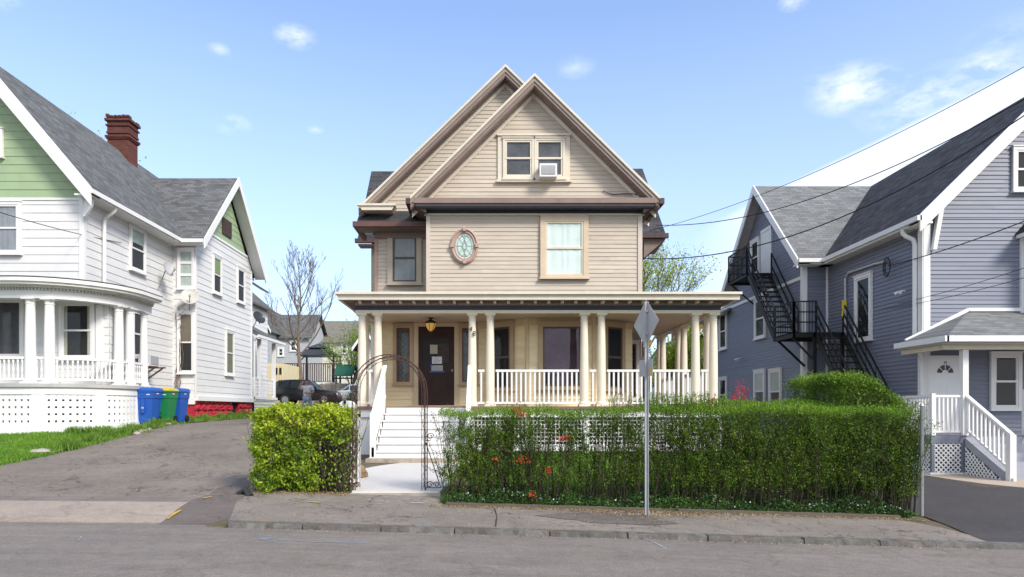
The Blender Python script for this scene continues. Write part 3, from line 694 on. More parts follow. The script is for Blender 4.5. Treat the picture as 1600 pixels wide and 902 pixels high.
# pent roof, gutter and soffit on the left
mb = MB().slope((-3.73,19.4,6.80), (-1.67,19.4,6.80), (-1.67,20,7.32), (-3.73,20,7.32), .06); mb.quad((-3.73,19.4,6.8),(-3.73,20,7.32),(-3.73,20,6.8)); obj('pent_roof', mb, SH_D, H)
mb = MB().wb(-3.82, -1.69, 19.30, 19.40, 6.68, 6.82); mb.wb(-3.82, -3.72, 19.40, 21, 6.68, 6.82); obj('gutter', mb, M('brown_gutter', (.13,.06,.05), .45, .15), H)
mb = MB().wb(-3.72, -1.69, 19.40, 20, 6.67, 6.70); mb.wb(-3.3, -1.69, 19.9, 19.99, 6.50, 6.67); obj('soffit', mb, BROWN, H)
mb = MB(); mb.prism([(-3.66, 19.34, 7.30), (-2.62, 19.34, 7.30), (-2.72, 19.34, 7.15), (-3.56, 19.34, 7.15)], (0, .4, 0)); mb.wb(-3.7, -2.6, 19.3, 19.42, 7.27, 7.33); obj('cornice_return', mb, CREAM, H)
# side wings (cross gables)
mb = MB()
for X, xi, y0, y1, ze, zr in ((-4.12, XL, 24.2, 29., 7.3, 10.7), (5.15, XR, 22.95, 29., 7.2, 10.5)):
    ym = (y0 + y1) / 2; sgn = -1 if X < 0 else 1
    mb.siding(FR(0, y0), [(min(X, xi), .3), (max(X, xi), .3), (max(X, xi), ze), (min(X, xi), ze)], .115)
    f2 = FR(X, 0, 0, sgn); q = [(sgn * y0, .3), (sgn * y1, .3), (sgn * y1, ze), (sgn * ym, zr), (sgn * y0, ze)]
    mb.siding(f2, [(sgn * y0, .3), (sgn * y1, .3), (sgn * y1, ze), (sgn * y0, ze)], .115); mb.siding(f2, [(sgn * y0, ze), (sgn * y1, ze), (sgn * ym, zr)], .115)
    mb.siding(FR(0, y1, -1, 0), [(-max(X, xi), .3), (-min(X, xi), .3), (-min(X, xi), ze), (-max(X, xi), ze)], .115)
obj('side_wing', mb, TAUPE, H)
mb = MB()
mb.slope((-4.53,23.75,7.42), (-.5,23.75,7.42), (-.5,26.6,10.78), (-4.53,26.6,10.78)); mb.slope((-.5,29.4,7.42), (-4.53,29.4,7.42), (-4.53,26.6,10.78), (-.5,26.6,10.78))
mb.slope((1.5,22.45,7.28), (5.85,22.45,7.28), (5.85,25.8,10.6), (1.5,25.8,10.6)); mb.slope((5.85,29.2,7.28), (1.5,29.2,7.28), (1.5,25.8,10.6), (5.85,25.8,10.6))
obj('cross_gable_roof', mb, SH_D, H)
mb = MB().wb(-4.6, -3.28, 23.62, 23.76, 7.28, 7.42); mb.wb(4.3, 5.92, 22.32, 22.46, 7.12, 7.27); obj('gutter', mb, DARKTRIM, H)
mb = MB().wb(-4.5, -3.3, 23.7, 24.2, 7.2, 7.25); mb.prism([(4.25, 22.45, 7.1), (5.85, 22.45, 7.1), (5.6, 22.9, 6.7), (4.25, 22.9, 6.7)], (0, .05, .05)); mb.prism([(5.85,22.5,7.1),(5.15,22.5,6.5),(5.15,22.5,7.1)], (0, 6.5, 0)); obj('soffit', mb, BROWN, H)
# windows
window(H, F20, PX(614,20), PX(651,20), PZ(441,20), PZ(367,20), M('tan_cream_trim', (.50,.42,.32), .6, .08), .15, M('dark_sash', (.10,.085,.075), .5), curtain=(M('grey_sheer', (.33,.34,.34), .8, .15), 'full', 1), glass=GLASSD, label='second floor window beside the corner on the left')
window(H, F188, PX(852,18.8), PX(911,18.8), PZ(431,18.8), PZ(347,18.8), M('tan_window_trim', (.58,.47,.34), .6, .08), .14, M('cream_sash', (.62,.55,.42), .5), curtain=(CURT, 'full', 1), glass=GLASSD, label='second floor window with a drawn pale curtain')
# attic twin window
o = MB(); u0, um0, um1, u1 = PX(789,18.8), PX(831,18.8), PX(838,18.8), PX(879,18.8); z0, z1 = PZ(277,18.8), PZ(221,18.8)
window(H, F188, u0, um0, z0, z1, CREAM, .058, CREAM, back=GREYIN, label='left attic window in the front gable')
window(H, F188, um1, u1, z0, z1, CREAM, .058, CREAM, back=GREYIN, label='right attic window in the front gable')
mb = MB(); e = .16
mb.box(F188, u0 - .20, u0 - .06, 0, .05, z0 - .1, z1 + .16); mb.box(F188, u1 + .06, u1 + .20, 0, .05, z0 - .1, z1 + .16); mb.box(F188, u0 - .22, u1 + .22, 0, .09, z1 + .13, z1 + .19); mb.box(F188, u0 - .24, u1 + .24, 0, .11, z0 - .16, z0 - .1)
obj('window_casing', mb, CREAM, H)
obj('cable', MB().tube([(PX(x_,18.7), 18.76, PZ(y_,18.7)) for x_, y_ in ((943,297),(948,300),(958,303),(972,302),(990,302),(1003,305))], .012, 4), BLACKM, H)
# oval window
ox, oz = PX(726, 18.8), PZ(385, 18.8); mb = MB(); n = 48
def ov(a, rx, rz, d): return F188.p(ox + rx * math.cos(a), d, oz + rz * math.sin(a))
prof = [(.385, .49, 0), (.385, .49, .07), (.34, .44, .10), (.30, .40, .06), (.27, .37, .07), (.25, .345, .04)]
for (rx, rz, d), (rx2, rz2, d2) in zip(prof[:-1], prof[1:]):
    for i in range(n):
        a, b_ = 2 * math.pi * i / n, 2 * math.pi * (i + 1) / n
        mb.quad(ov(a, rx, rz, d), ov(b_, rx, rz, d), ov(b_, rx2, rz2, d2), ov(a, rx2, rz2, d2))
for a in (0, 90, 180, 270):
    c, s_ = math.cos(R(a)), math.sin(R(a)); mb.box(F188, ox + .34 * c - .045, ox + .34 * c + .045, .03, .125, oz + .445 * s_ - .05, oz + .445 * s_ + .05)
ow = obj('oval_window', mb, M('mauve_oval_trim', (.44,.31,.255), .55, .08, 5), H, smooth=True)
mb = MB(); mb.add([ov(2 * math.pi * i / n, .26, .35, .03) for i in range(n)], [list(range(n))]); obj('pane', mb, M('frosted_green_glass', (.50,.62,.56), .25, .08, 8), ow)
mb = MB()
def arc(cx, cz, r, rz, a0, a1, d=.04, m_=24): return [F188.p(ox + cx + r * math.cos(a0 + (a1 - a0) * i / m_), d, oz + cz + rz * math.sin(a0 + (a1 - a0) * i / m_)) for i in range(m_ + 1)]
mb.tube(arc(0, 0, .2, .29, 0, 2 * math.pi), .006, 4); mb.tube(arc(-.13, 0, .17, .3, -1.3, 1.3), .006, 4); mb.tube(arc(.13, 0, .17, .3, math.pi - 1.3, math.pi + 1.3), .006, 4)
mb.tube(arc(0, 0, .07, .09, 0, 6.283), .006, 4)
for a in range(0, 360, 45): mb.tube([ov(R(a), .07, .09, .04), ov(R(a), .255, .345, .04)], .005, 4)
obj('leading', mb, M('lead_came', (.3,.34,.32), .4), ow)
# first floor: bay
Y0 = 19.0; bx = (-.36, 1.10, 2.95, XR)
fl = FR(bx[0], 20, bx[1] - bx[0], Y0 - 20); fm = FR(0, Y0); frr = FR(bx[2], Y0, bx[3] - bx[2], 20 - Y0)
Ll = math.hypot(bx[1] - bx[0], 1); Lr = math.hypot(bx[3] - bx[2], 1)
mb = MB().siding(fl, [(0, .4), (Ll, .4), (Ll, 4.1), (0, 4.1)], .115); mb.siding(fm, [(bx[1], .4), (bx[2], .4), (bx[2], 4.1), (bx[1], 4.1)], .115); mb.siding(frr, [(0, .4), (Lr, .4), (Lr, 4.1), (0, 4.1)], .115)
bay = obj('bay', mb, PORCHW, H)
mb = MB()
for x, y in ((bx[1], Y0), (bx[2], Y0)): mb.lathe((x, y, 1.58), [(.06, 0), (.06, 2.5)], 8)
mb.box(fm, bx[1], bx[2], 0, .04, 3.85, 4.04); mb.box(fl, 0, Ll, 0, .04, 3.85, 4.04); mb.box(frr, 0, Lr, 0, .04, 3.85, 4.04)
obj('bay_trim', mb, M('porch_trim_cream', (.66,.52,.32), .6, .06), bay)
PT = M('porch_window_trim', (.47,.35,.22), .6, .08)
DS = M('dark_brown_sash', (.13,.09,.07), .5)
zt, zb = PZ(512, 19.5), PZ(606, 19.5)
window(bay, fl, Ll * .5 - .27, Ll * .5 + .36, zb, zt, PT, .12, DS, glass=GLASSD, label='narrow bay window left of the picture window')
window(bay, fm, PX(848,19), PX(907,19), PZ(604,19), PZ(511,19), PT, .13, DS, kind='single', glass=GLASS2, back=M('purple_reflection_backing', (.06,.04,.06), .9, .9, 1.3), label='wide picture window of the bay with purple reflections')  # purple reflections painted into the mottled backing and the glass tint
window(bay, frr, Lr * .5 - .33, Lr * .5 + .30, zb, zt, PT, .12, DS, glass=GLASSD, label='narrow bay window right of the picture window')
window(H, FR(0, 22.95), 4.55, 4.98, 1.9, 3.7, WHITE, .1, DS, glass=GLASS, label='window of the side wing at the porch end')
# door
dx0, dx1 = PX(654,20), PX(710,20); dz0, dz1 = 1.62, PZ(511,20)
DT = M('door_casing', (.62,.50,.33), .6, .06)
mb = MB(); mb.box(F20, dx0 - .14, dx0, 0, .08, 1.58, dz1 + .12); mb.box(F20, dx1, dx1 + .14, 0, .08, 1.58, dz1 + .12); mb.box(F20, dx0, dx1, 0, .08, dz1, dz1 + .12); mb.box(F20, dx0 - .3, dx1 + .3, 0, .14, 1.58, 1.62)
dcase = obj('door_frame', mb, DT, H)
mb = MB(); mb.box(F20, dx0, dx1, .015, .05, dz0, dz1)
fs = .11
mb.box(F20, dx0, dx0 + fs, .05, .065, dz0, dz1); mb.box(F20, dx1 - fs, dx1, .05, .065, dz0, dz1); mb.box(F20, dx0 + fs, dx1 - fs, .05, .065, dz1 - .3, dz1); mb.box(F20, dx0 + fs, dx1 - fs, .05, .065, dz0, dz0 + .22); mb.box(F20, dx0 + fs, dx1 - fs, .05, .065, dz0 + .92, dz0 + 1.1); mb.box(F20, dx0 + fs + .12, dx1 - fs - .12, .05, .06, dz0 + .32, dz0 + .82)
door = obj('door', mb, WOODD, H)
obj('pane', MB().box(F20, dx0 + fs + .03, dx1 - fs - .03, .05, .054, dz0 + 1.13, dz1 - .33), M('door_glass', (.022,.016,.016), .3, .4, 2, spec=.2), door)
obj('door_curtain', MB().box(F20, dx0 + .55, dx1 - .16, .054, .056, dz0 + 1.25, dz1 - .50), M('grey_net', (.07,.055,.05), .8, .4, 6), door)
obj('handle', MB().box(F20, dx1 - .075, dx1 - .05, .065, .10, dz0 + .98, dz0 + 1.05), STEEL, door)
# sidelights with leaded glass
for a, b_ in ((PX(620,20), PX(640.5,20)), (PX(722,20), PX(742,20))):
    o = window(H, F20, a, b_, PZ(597,20), PZ(513,20), PT, .1, M('red_brown_sash', (.16,.075,.05), .5), kind='single', glass=GLASSD, back=M('sidelight_back', (.10,.10,.10), .5, .5, 6), sw=.035)
    mb = MB(); zc = (PZ(597,20) + PZ(513,20)) / 2; uc = (a + b_) / 2
    for k in range(-2, 3):
        zz = zc + k * .3
        mb.tube([F20.p(uc + .1 * math.sin(t), .046, zz + .15 * math.cos(t)) for t in [i * math.pi / 8 for i in range(17)]], .005, 4)
        mb.tube([F20.p(a + .04, .046, zz - .15), F20.p(b_ - .04, .046, zz + .15)], .004, 4); mb.tube([F20.p(b_ - .04, .046, zz - .15), F20.p(a + .04, .046, zz + .15)], .004, 4)
    obj('leading', mb, M('leading_grey', (.3,.3,.3), .4), o)
# porch floor, skirt, ceiling, roof
FLR = M('porch_floor_paint', (.20,.12,.10), .6, .1)
mb = MB(); mb.wb(-3.55, 6.12, 17.55, 20, 1.50, 1.58); mb.wb(XR, 6.12, 20, 23.5, 1.50, 1.58); porch = obj('porch_floor', mb, FLR, H)
obj('porch_beam', MB().wb(-3.5, 6.08, 17.6, 17.72, 1.30, 1.50).wb(5.96, 6.08, 17.72, 23.4, 1.3, 1.5).wb(-3.5, -3.38, 17.72, 20, 1.3, 1.5), WHITE, H)
mb = MB(); sk = FR(0, 17.7)
for x in (-.42, 1.05, 2.55, 4.05, 5.55, 6.0): mb.box(sk, x - .07, x + .07, -.02, .05, .25, 1.32)
mb.box(sk, -.42, 6.05, -.02, .045, .42, .58)
lattice(mb, sk, -.35, 5.98, .58, 1.32, .095, .033, diag=False)
sk2 = FR(6.03, 0, 0, 1); lattice(mb, sk2, 17.75, 23.3, .5, 1.32, .10, .042, diag=False); mb.box(sk2, 17.7, 23.4, -.02, .04, .34, .5)
sk3 = FR(-3.45, 0, 0, -1); lattice(mb, sk3, -20, -17.75, .5, 1.32, .10, .042, diag=False); mb.box(sk3, -20, -17.7, -.02, .04, .34, .5); mb.box(sk, -3.45, -2.72, -.02, .03, .3, 1.32)
obj('lattice_skirt', mb, WHITE, H)
obj('porch_ceiling', MB().wb(-3.5, 6.1, 17.75, 20, 4.045, 4.07).wb(XR, 6.1, 20, 23.5, 4.045, 4.07), M('porch_ceiling_paint', (.66,.53,.40), .6, .06, 2), H)
def around(y0, y1, z0, z1, exl, exr, mat, name):
    """porch trim: front piece plus a return along each side"""
    xl, xr = -3.42 - exl, 6.0 + exr; t = y1 - y0
    mb = MB().wb(xl, xr, y0, y1, z0, z1); mb.wb(xl, xl + t, y1, 20, z0, z1); mb.wb(xr - t, xr, y1, 23.5, z0, z1); return obj(name, mb, mat, H)
around(17.68, 17.92, 3.995, 4.075, 0, .02, COLM, 'porch_beam')
around(17.66, 17.9, 4.075, 4.185, .01, .03, NAVY, 'frieze')
around(17.62, 17.9, 4.185, 4.28, .03, .05, FASC, 'frieze')
o = around(17.27, 17.66, 4.28, 4.315, .33, .33, FASC, 'soffit')
around(17.22, 17.30, 4.27, 4.42, .37, .36, CREAM, 'cornice'); around(17.15, 17.28, 4.40, 4.46, .42, .40, CREAM, 'cornice_crown')
mb = MB(); x = -3.40
while x < 6.0: mb.wb(x, x + .04, 17.585, 17.62, 4.20, 4.245); x += .075
mb.wb(-3.40, 6.0, 17.60, 17.618, 4.245, 4.26); obj('dentils', mb, M('pale_brown_dentil', (.42,.34,.29), .6), H)
mb = MB(); x = -3.30
while x < 6.0: mb.wb(x, x + .07, 17.38, 17.62, 4.215, 4.28); x += .345
obj('modillions', mb, M('modillion', (.62,.53,.43), .6), H)
mb = MB(); mb.add([(-3.84,17.18,4.46),(6.4,17.18,4.46),(6.4,23.6,4.46),(4.23,23.6,4.62),(4.23,20,4.66),(4.23,18.8,4.60),(-1.67,18.8,4.60),(-1.67,20,4.66),(-3.84,20,4.46)], [[0,1,5,6],[1,2,3,4],[1,4,5],[0,6,7,8]]); obj('porch_roof', mb, SH_D, H)
obj('foundation', MB().wb(-3.3, 4.25, 18.86, 18.95, .1, 1.5).wb(4.3, 4.4, 18.9, 23, .1, 1.5), M('dark_stone_foundation', (.055,.05,.045), .95, .4, 3, bump=.5), H)
# columns
cf = []
for px in (565.5, 590.5, 738, 766, 913, 940, 1087, 1115):
    o = column(H, PX(px, 17.8), 17.82, 1.58, 4.0); cf.append(o)
for x, y in ((5.90,18.33), (5.90,20.55), (5.90,21.1), (5.90,23.0), (5.90,23.45), (-3.28,18.33), (-3.28, 19.75)): column(H, x, y, 1.58, 4.0)
# rails
zf = 1.58; RY = 17.82
def rl(x0, x1): railing(H, [(x0, RY, zf), (x1, RY, zf)], .93, WHITE, .118, .045)
rl(PX(738,17.8) + .15, PX(766,17.8) - .15); rl(PX(766,17.8) + .14, PX(913,17.8) - .14); rl(PX(913,17.8) + .14, PX(940,17.8) - .14); rl(PX(940,17.8) + .14, PX(1087,17.8) - .14); rl(PX(1087,17.8) + .14, PX(1115,17.8) - .14)
for a, b_ in ((18.47, 20.4), (20.7, 20.95), (21.25, 22.85)): railing(H, [(5.9, a, zf), (5.9, b_, zf)], .93, WHITE, .118, .045)
railing(H, [(-3.28, 18.47, zf), (-3.28, 19.6, zf)], .93, WHITE, .118, .045)
railing(H, [(PX(565.5,17.8)+.14, RY, zf), (PX(590.5,17.8)-.14, RY, zf)], .93, WHITE, .1, .045)
# steps
mb = MB(); nr = 7; rise = (1.58 - .36) / nr; tread = .285; sx0, sx1 = -2.62, -.50
for k in range(1, nr):
    zt = 1.58 - rise * k; y1 = 17.55 - tread * (k - 1); mb.wb(sx0, sx1, y1 - tread - .03, y1, zt - .035, zt); mb.wb(sx0 + .02, sx1 - .02, y1 - tread, y1 - tread + .02, zt - rise, zt - .035)
mb.wb(sx0 + .02, sx1 - .02, 17.53, 17.55, 1.58 - rise, 1.545)
mb.wb(sx0 - .1, sx1 + .1, 15.62, 15.86, .16, .40)
steps = obj('steps', mb, M('step_white', (.68,.67,.66), .45, .05, 4, dirt=.3, dscale=3, dirtcol=(.6,.57,.54)), H)
for xx, dxx in ((sx0 - .07, 0), (sx1 + .01, .0)):
    mb = MB(); x0, x1 = xx, xx + .06
    # stringer + solid rail board + newel
    mb.prism([(x0, 17.6, 1.5), (x0, 15.8, .25), (x0, 15.8, .62), (x0, 17.6, 1.72)], (x1 - x0, 0, 0))
    mb.beam((xx + .03, 17.70, 2.62), (xx + .03, 15.86, 1.36), .10, .07)
    mb.beam((xx + .03, 17.70, 1.85), (xx + .03, 15.86, .60), .06, .07)
    for i in range(14):
        t = (i + .5) / 14; y = 17.7 - 1.84 * t; mb.beam((xx + .03, y, 1.85 - 1.25 * t), (xx + .03, y, 2.6 - 1.25 * t), .04)
    mb.wb(xx - .037, xx + .092, 15.80, 15.92, .12, 1.42)
    obj('stair_rail', mb, WHITE, H)
# house number, lantern
NUM = M('number_black', (.04,.04,.045), .4)
text3d('4', .19, NUM, H, (PX(735.5,17.7), 17.69, PZ(514.5,17.66)), (R(90), R(12), 0)); text3d('8', .19, NUM, H, (PX(740.8,17.7), 17.69, PZ(521.5,17.66)), (R(90), R(8), 0))
lx, ly, lz = PX(673,18.9), 18.9, 4.045
LT = thing('porch_lantern', (lx, ly, lz), 'brass lantern with amber glass hanging from the porch ceiling above the steps', 'lamp')
obj('lamp_frame', MB().lathe((lx, ly, lz), [(.07, -.03), (.07, 0)], 12).lathe((lx, ly, lz), [(.165, -.17), (.17, -.14), (.12, -.10), (.03, -.06), (.03, -.03)], 16).lathe((lx, ly, lz), [(.02, -.44), (.035, -.41), (.02, -.385)], 10), M('aged_bronze', (.06,.035,.02), .4, .2, metal=.6), LT, smooth=True)
g = nodes_of('amber_glass'); g[2].inputs['Base Color'].default_value = (.60,.38,.10,1); g[2].inputs['Emission Color'].default_value = (1,.55,.12,1); g[2].inputs['Emission Strength'].default_value = .18; g[2].inputs['Roughness'].default_value = .3
obj('lamp_glass', MB().lathe((lx, ly, lz), [(.03, -.385), (.08, -.34), (.125, -.26), (.15, -.17)], 16), g[0], LT, smooth=True)
mb = MB()
for k in range(6):
    a = k * math.pi / 3 + .3; mb.tube([(lx + r * math.cos(a), ly + r * math.sin(a), lz + z) for r, z in ((.155, -.17), (.13, -.26), (.085, -.34), (.03, -.39))], .008, 4)
obj('cage', mb, MATS['aged_bronze'], LT)
# notices on the door
def notice(px0, py0, px1, py1, label, mat, tape=None, nl=5):
    a, b_, c, d = PX(px0, 19.93), PX(px1, 19.93), PZ(py1, 19.93), PZ(py0, 19.93)
    t = thing('paper_notice', ((a + b_) / 2, 19.93, c), label, 'notice', 'papers taped to the front door')
    obj('paper', MB().box(F20, a, b_, .066, .069, c, d), mat, t)
    mb = MB(); n = nl
    for i in range(n):
        z = c + (d - c) * (i + 1) / (n + 1); mb.box(F20, a + (b_ - a) * .15, b_ - (b_ - a) * random.uniform(.12, .4), .069, .0705, z - .006, z + .006)
    obj('print_lines', mb, M('print_grey', (.35,.35,.37), .8), t)
    if tape: obj('tape', MB().box(F20, a - .05, b_ + .05, .0705, .072, c - .025, c + .02).box(F20, a - .03, a + .03, .0705, .072, d - .04, d + .02), tape, t)
notice(672, 539, 683.5, 553, 'uppermost yellowish paper on the brown front door', M('old_paper', (.55,.50,.38), .8, .1))
notice(675, 557.5, 690.5, 568.5, 'white printed sheet in the middle of the brown front door', M('white_paper', (.75,.76,.80), .8, .05))
notice(674, 571, 692, 580.5, 'lowest grey sheet held by blue tape on the brown front door', M('grey_paper', (.45,.44,.43), .8, .1), M('blue_tape', (.04,.14,.45), .6), 3)
# air conditioner in the attic window
def aircon(name, x0, x1, y0, y1, z0, z1, label, face='y'):
    t = thing('air_conditioner', ((x0 + x1) / 2, y1, z0), label, 'air conditioner')
    mb = MB().wb(x0, x1, y0, y1, z0, z1)
    obj('casing', mb, M('ac_white', (.72,.72,.72), .5, .05, dirt=.2), t)
    mb = MB()
    if face == 'y':
        mb.wb(x0 + .05, x1 - .05, y0 - .012, y0 + .002, z0 + .06, z1 - .05)
    else: mb.wb(x1 - .002, x1 + .012, y0 + .05, y1 - .05, z0 + .05, z1 - .05)
    obj('grille', mb, M('ac_grille', (.33,.33,.34), .6, .2, 30), t)
    mb = MB()
    for i in range(8):
        z = z0 + .08 + (z1 - z0 - .15) * i / 7
        if face == 'y': mb.wb(x0 + .05, x1 - .05, y0 - .02, y0 - .012, z - .004, z + .004)
        else: mb.wb(x1 + .012, x1 + .02, y0 + .05, y1 - .05, z - .004, z + .004)
    obj('louvre', mb, MATS['ac_white'], t)
    return t
aircon('a', PX(843,18.5), PX(870,18.5), 18.42, 18.76, PZ(277.5,18.5), PZ(257,18.5), 'white air conditioner sticking out of the right attic window')
# ================================================================ LEFT HOUSE
G = thing('gabled_house', (-14.1, 20.5, 1.0), 'white two storey house with green gables, grey shingle roof and a round cornered porch', 'house')
LX, WX = -12.14, -11.28
f1 = FR(0, 20.5)
mb = MB().siding(f1, [(-18.06, .9), (LX, .9), (LX, 7.85), (-18.06, 7.85)], .25, .016, jit=.003)
fs_ = FR(LX, 0, 0, 1); mb.siding(fs_, [(20.5, .9), (26.33, .9), (26.33, 8.1), (20.5, 8.1)], .25, .016, jit=.003)
mb.siding(FR(-18.06, 0, 0, -1), [(-33, .9), (-20.5, .9), (-20.5, 8.1), (-33, 8.1)], .25); mb.siding(FR(0, 33, -1, 0), [(12.14, .9), (18.06, .9), (18.06, 8.1), (12.14, 8.1)], .25)
obj('wall', mb, WSID, G)
fw = FR(0, 26.33); fx = FR(WX, 0, 0, 1)
mb = MB().siding(fw, [(LX, 2.0), (WX, 2.0), (WX, 8.1), (LX, 8.1)], .25, .016, jit=.003)
mb.siding(fx, [(26.33, 1.95), (32.6, 1.95), (32.6, 8.2), (32.05, 8.72), (26.9, 8.72), (26.33, 8.2)], .25, .016, jit=.003)
mb.siding(FR(0, 32.6, -1, 0), [(-WX, 1), (-LX, 1), (-LX, 8.1), (-WX, 8.1)], .25)
obj('wall', mb, WSID, G)['label'] = 'white side wing wall'
obj('gable_wall', MB().siding(f1, [(-18.3, 7.85), (-11.9, 7.85), (-15.1, 11.65)], .25, .014), GREEN, G); obj('gable_wall', MB().siding(fx, [(27.2, 8.7), (31.8, 8.7), (29.47, 11.1)], .25, .014), GREEN, G)
obj('gable_wall', MB().siding(FR(0, 33, -1, 0), [(12, 7.85), (18.2, 7.85), (15.1, 11.6)], .25), GREEN, G)
obj('wall_trim', MB().box(f1, -18.0, LX, 0, .035, 7.78, 7.85).box(f1, LX - .1, LX + .03, 0, .04, 5.1, 7.8).box(fs_, 20.47, 20.6, 0, .04, 5.1, 8.0).box(fx, 26.3, 26.42, 0, .04, 2, 8.1).box(fx, 32.5, 32.62, 0, .04, 2, 8.1).box(fx, 26.33, 32.6, 0, .12, 1.84, 2.02).box(fw, LX, WX, 0, .05, 1.7, 2.02).box(fx, 27.0, 32.0, .0, .045, 8.6, 8.7), WHITE, G)
mb = MB()
mb.slope((-11.62,20.05,7.98), (-11.62,34,7.98), (-15.1,34,12.12), (-15.1,20.05,12.12)); mb.slope((-18.58,34,7.98), (-18.58,20.05,7.98), (-15.1,20.05,12.12), (-15.1,34,12.12))
mb.slope((-14.9,25.88,7.95), (-10.75,25.88,7.95), (-10.75,29.47,11.48), (-14.9,29.47,11.48)); mb.slope((-10.75,33.06,7.95), (-14.9,33.06,7.95), (-14.9,29.47,11.48), (-10.75,29.47,11.48))
obj('roof', mb, SH_L, G)
def bargeX(parent, x, pts, w_, mat, th=.05, up=.04, name='rake_board'):   # gable facing +-X; pts (y,z)
    (ya, za), (yb, zb) = pts; return obj(name, MB().prism([(x, ya, za + up), (x, yb, zb + up), (x, yb, zb - w_), (x, ya, za - w_)], (th, 0, 0)), mat, parent)
def bargeY(parent, y, pts, w_, mat, th=.05, up=.04, name='rake_board'):
    (xa, za), (xb, zb) = pts; return obj(name, MB().prism([(xa, y, za + up), (xb, y, zb + up), (xb, y, zb - w_), (xa, y, za - w_)], (0, th, 0)), mat, parent)
for xe in (-11.62, -18.58): bargeY(G, 19.99, ((xe, 7.98), (-15.1, 12.12)), .50, WHITE); bargeY(G, 20.05, ((xe, 7.86), (-15.1, 12.0)), .06, WHITE, th=.43, name='rake_soffit')
for ye in (25.88, 33.06): bargeX(G, -10.76, ((ye, 7.95), (29.47, 11.48)), .34, WHITE); bargeX(G, -11.25, ((ye, 7.83), (29.47, 11.36)), .06, WHITE, th=.48, name='rake_soffit')
mb = MB(); mb.wb(-11.70, -11.56, 19.98, 25.9, 7.84, 7.97); mb.wb(-11.60, -10.76, 25.76, 25.9, 7.82, 7.95); obj('gutter', mb, WHITE, G)
obj('soffit', MB().wb(-12.14, -11.62, 20.05, 26.3, 7.80, 7.85).wb(-12.14, -10.76, 25.9, 26.33, 7.78, 7.83), WHITE, G)
obj('bracket', MB().prism([(-12.0, 20.42, 7.78), (-11.75, 20.42, 7.78), (-11.8, 20.42, 7.55), (-11.98, 20.42, 7.25), (-12.05, 20.42, 7.25)], (0, -.1, 0)), WHITE, G)
DS_ = [(-11.65, 21.4, 7.85), (-11.68, 21.4, 7.72), (-12.0, 21.45, 7.5), (-12.04, 21.45, 7.35), (-12.04, 21.45, 5.2)]
obj('downspout', MB().tube(DS_, .055, 8), WHITE, G, smooth=True)
obj('gable_vent', MB().box(fx, 28.95, 29.95, .02, .06, 8.98, 9.68), M('rusty_vent', (.06,.035,.03), .7, .3), G)
# windows
GT = WHITE; gs = M('grey_sash', (.55,.56,.56), .5)
window(G, f1, -15.0, PX(30,20.5), PZ(394,20.5), PZ(321,20.5), GT, .09, curtain=(M('grey_curtain', (.30,.31,.35), .8, .2), 'full', 1), label='second floor window on the green gabled front')
window(G, f1, -15.55, -14.60, PZ(243,20.5), PZ(207,20.5), GT, .09, label='attic window in the green gable')
window(G, fs_, 23.15, 24.05, 6.32, 7.70, GT, .08, kind='double', curtain=(BLINDM, 'top', .35)); window(G, fs_, 23.3, 24.0, 3.35, 4.85, GT, .08, label='window above the window air conditioner')
window(G, fw, PX(281,26.33), PX(302,26.33), PZ(449,26.33), PZ(392,26.33), GT, .07, kind='triple', curtain=(BLINDM, 'full', 1), label='louvred window above the satellite dish')
window(G, fw, PX(281,26.33), PX(302,26.33), PZ(581,26.33), PZ(490,26.33), GT, .07, curtain=(M('brown_blind', (.20,.16,.12), .8), 'top', .5), label='tall window beside the climbing vine')
window(G, fx, 28.0, 28.75, 6.35, 7.80, GT, .08, curtain=(M('green_blind', (.25,.35,.12), .8), 'top', .45)); window(G, fx, 30.7, 31.5, 6.4, 7.85, GT, .08); window(G, fx, 29.35, 30.15, 3.05, 4.85, GT, .08, curtain=(M('olive_blind', (.2,.2,.12), .8), 'full', 1))
# first-floor projection under the porch
fp = FR(0, 20.3)
mb = MB().siding(fp, [(-17.5, 2.2), (-11.25, 2.2), (-11.25, 4.9), (-17.5, 4.9)], .25, .016); mb.siding(FR(-11.25, 0, 0, 1), [(20.3, 2.2), (21.6, 2.2), (21.6, 4.9), (20.3, 4.9)], .25); obj('wall', mb, WSID, G)['label'] = 'wall under the porch roof'
window(G, fp, PX(99,20.3), PX(145,20.3), PZ(558,20.3), PZ(476,20.3), GT, .09, curtain=(M('beige_drape', (.42,.40,.32), .8, .2), 'sides', .16), label='porch window with a drape at its edge')
window(G, fp, -15.4, PX(35,20.3), PZ(556,20.3), PZ(471,20.3), GT, .09, curtain=(M('dark_drape', (.09,.09,.10), .8, .3), 'full', 1), kind='single')
obj('pilaster', MB().box(fp, -11.62, -11.42, 0, .06, 2.25, 4.6), WHITE, G)
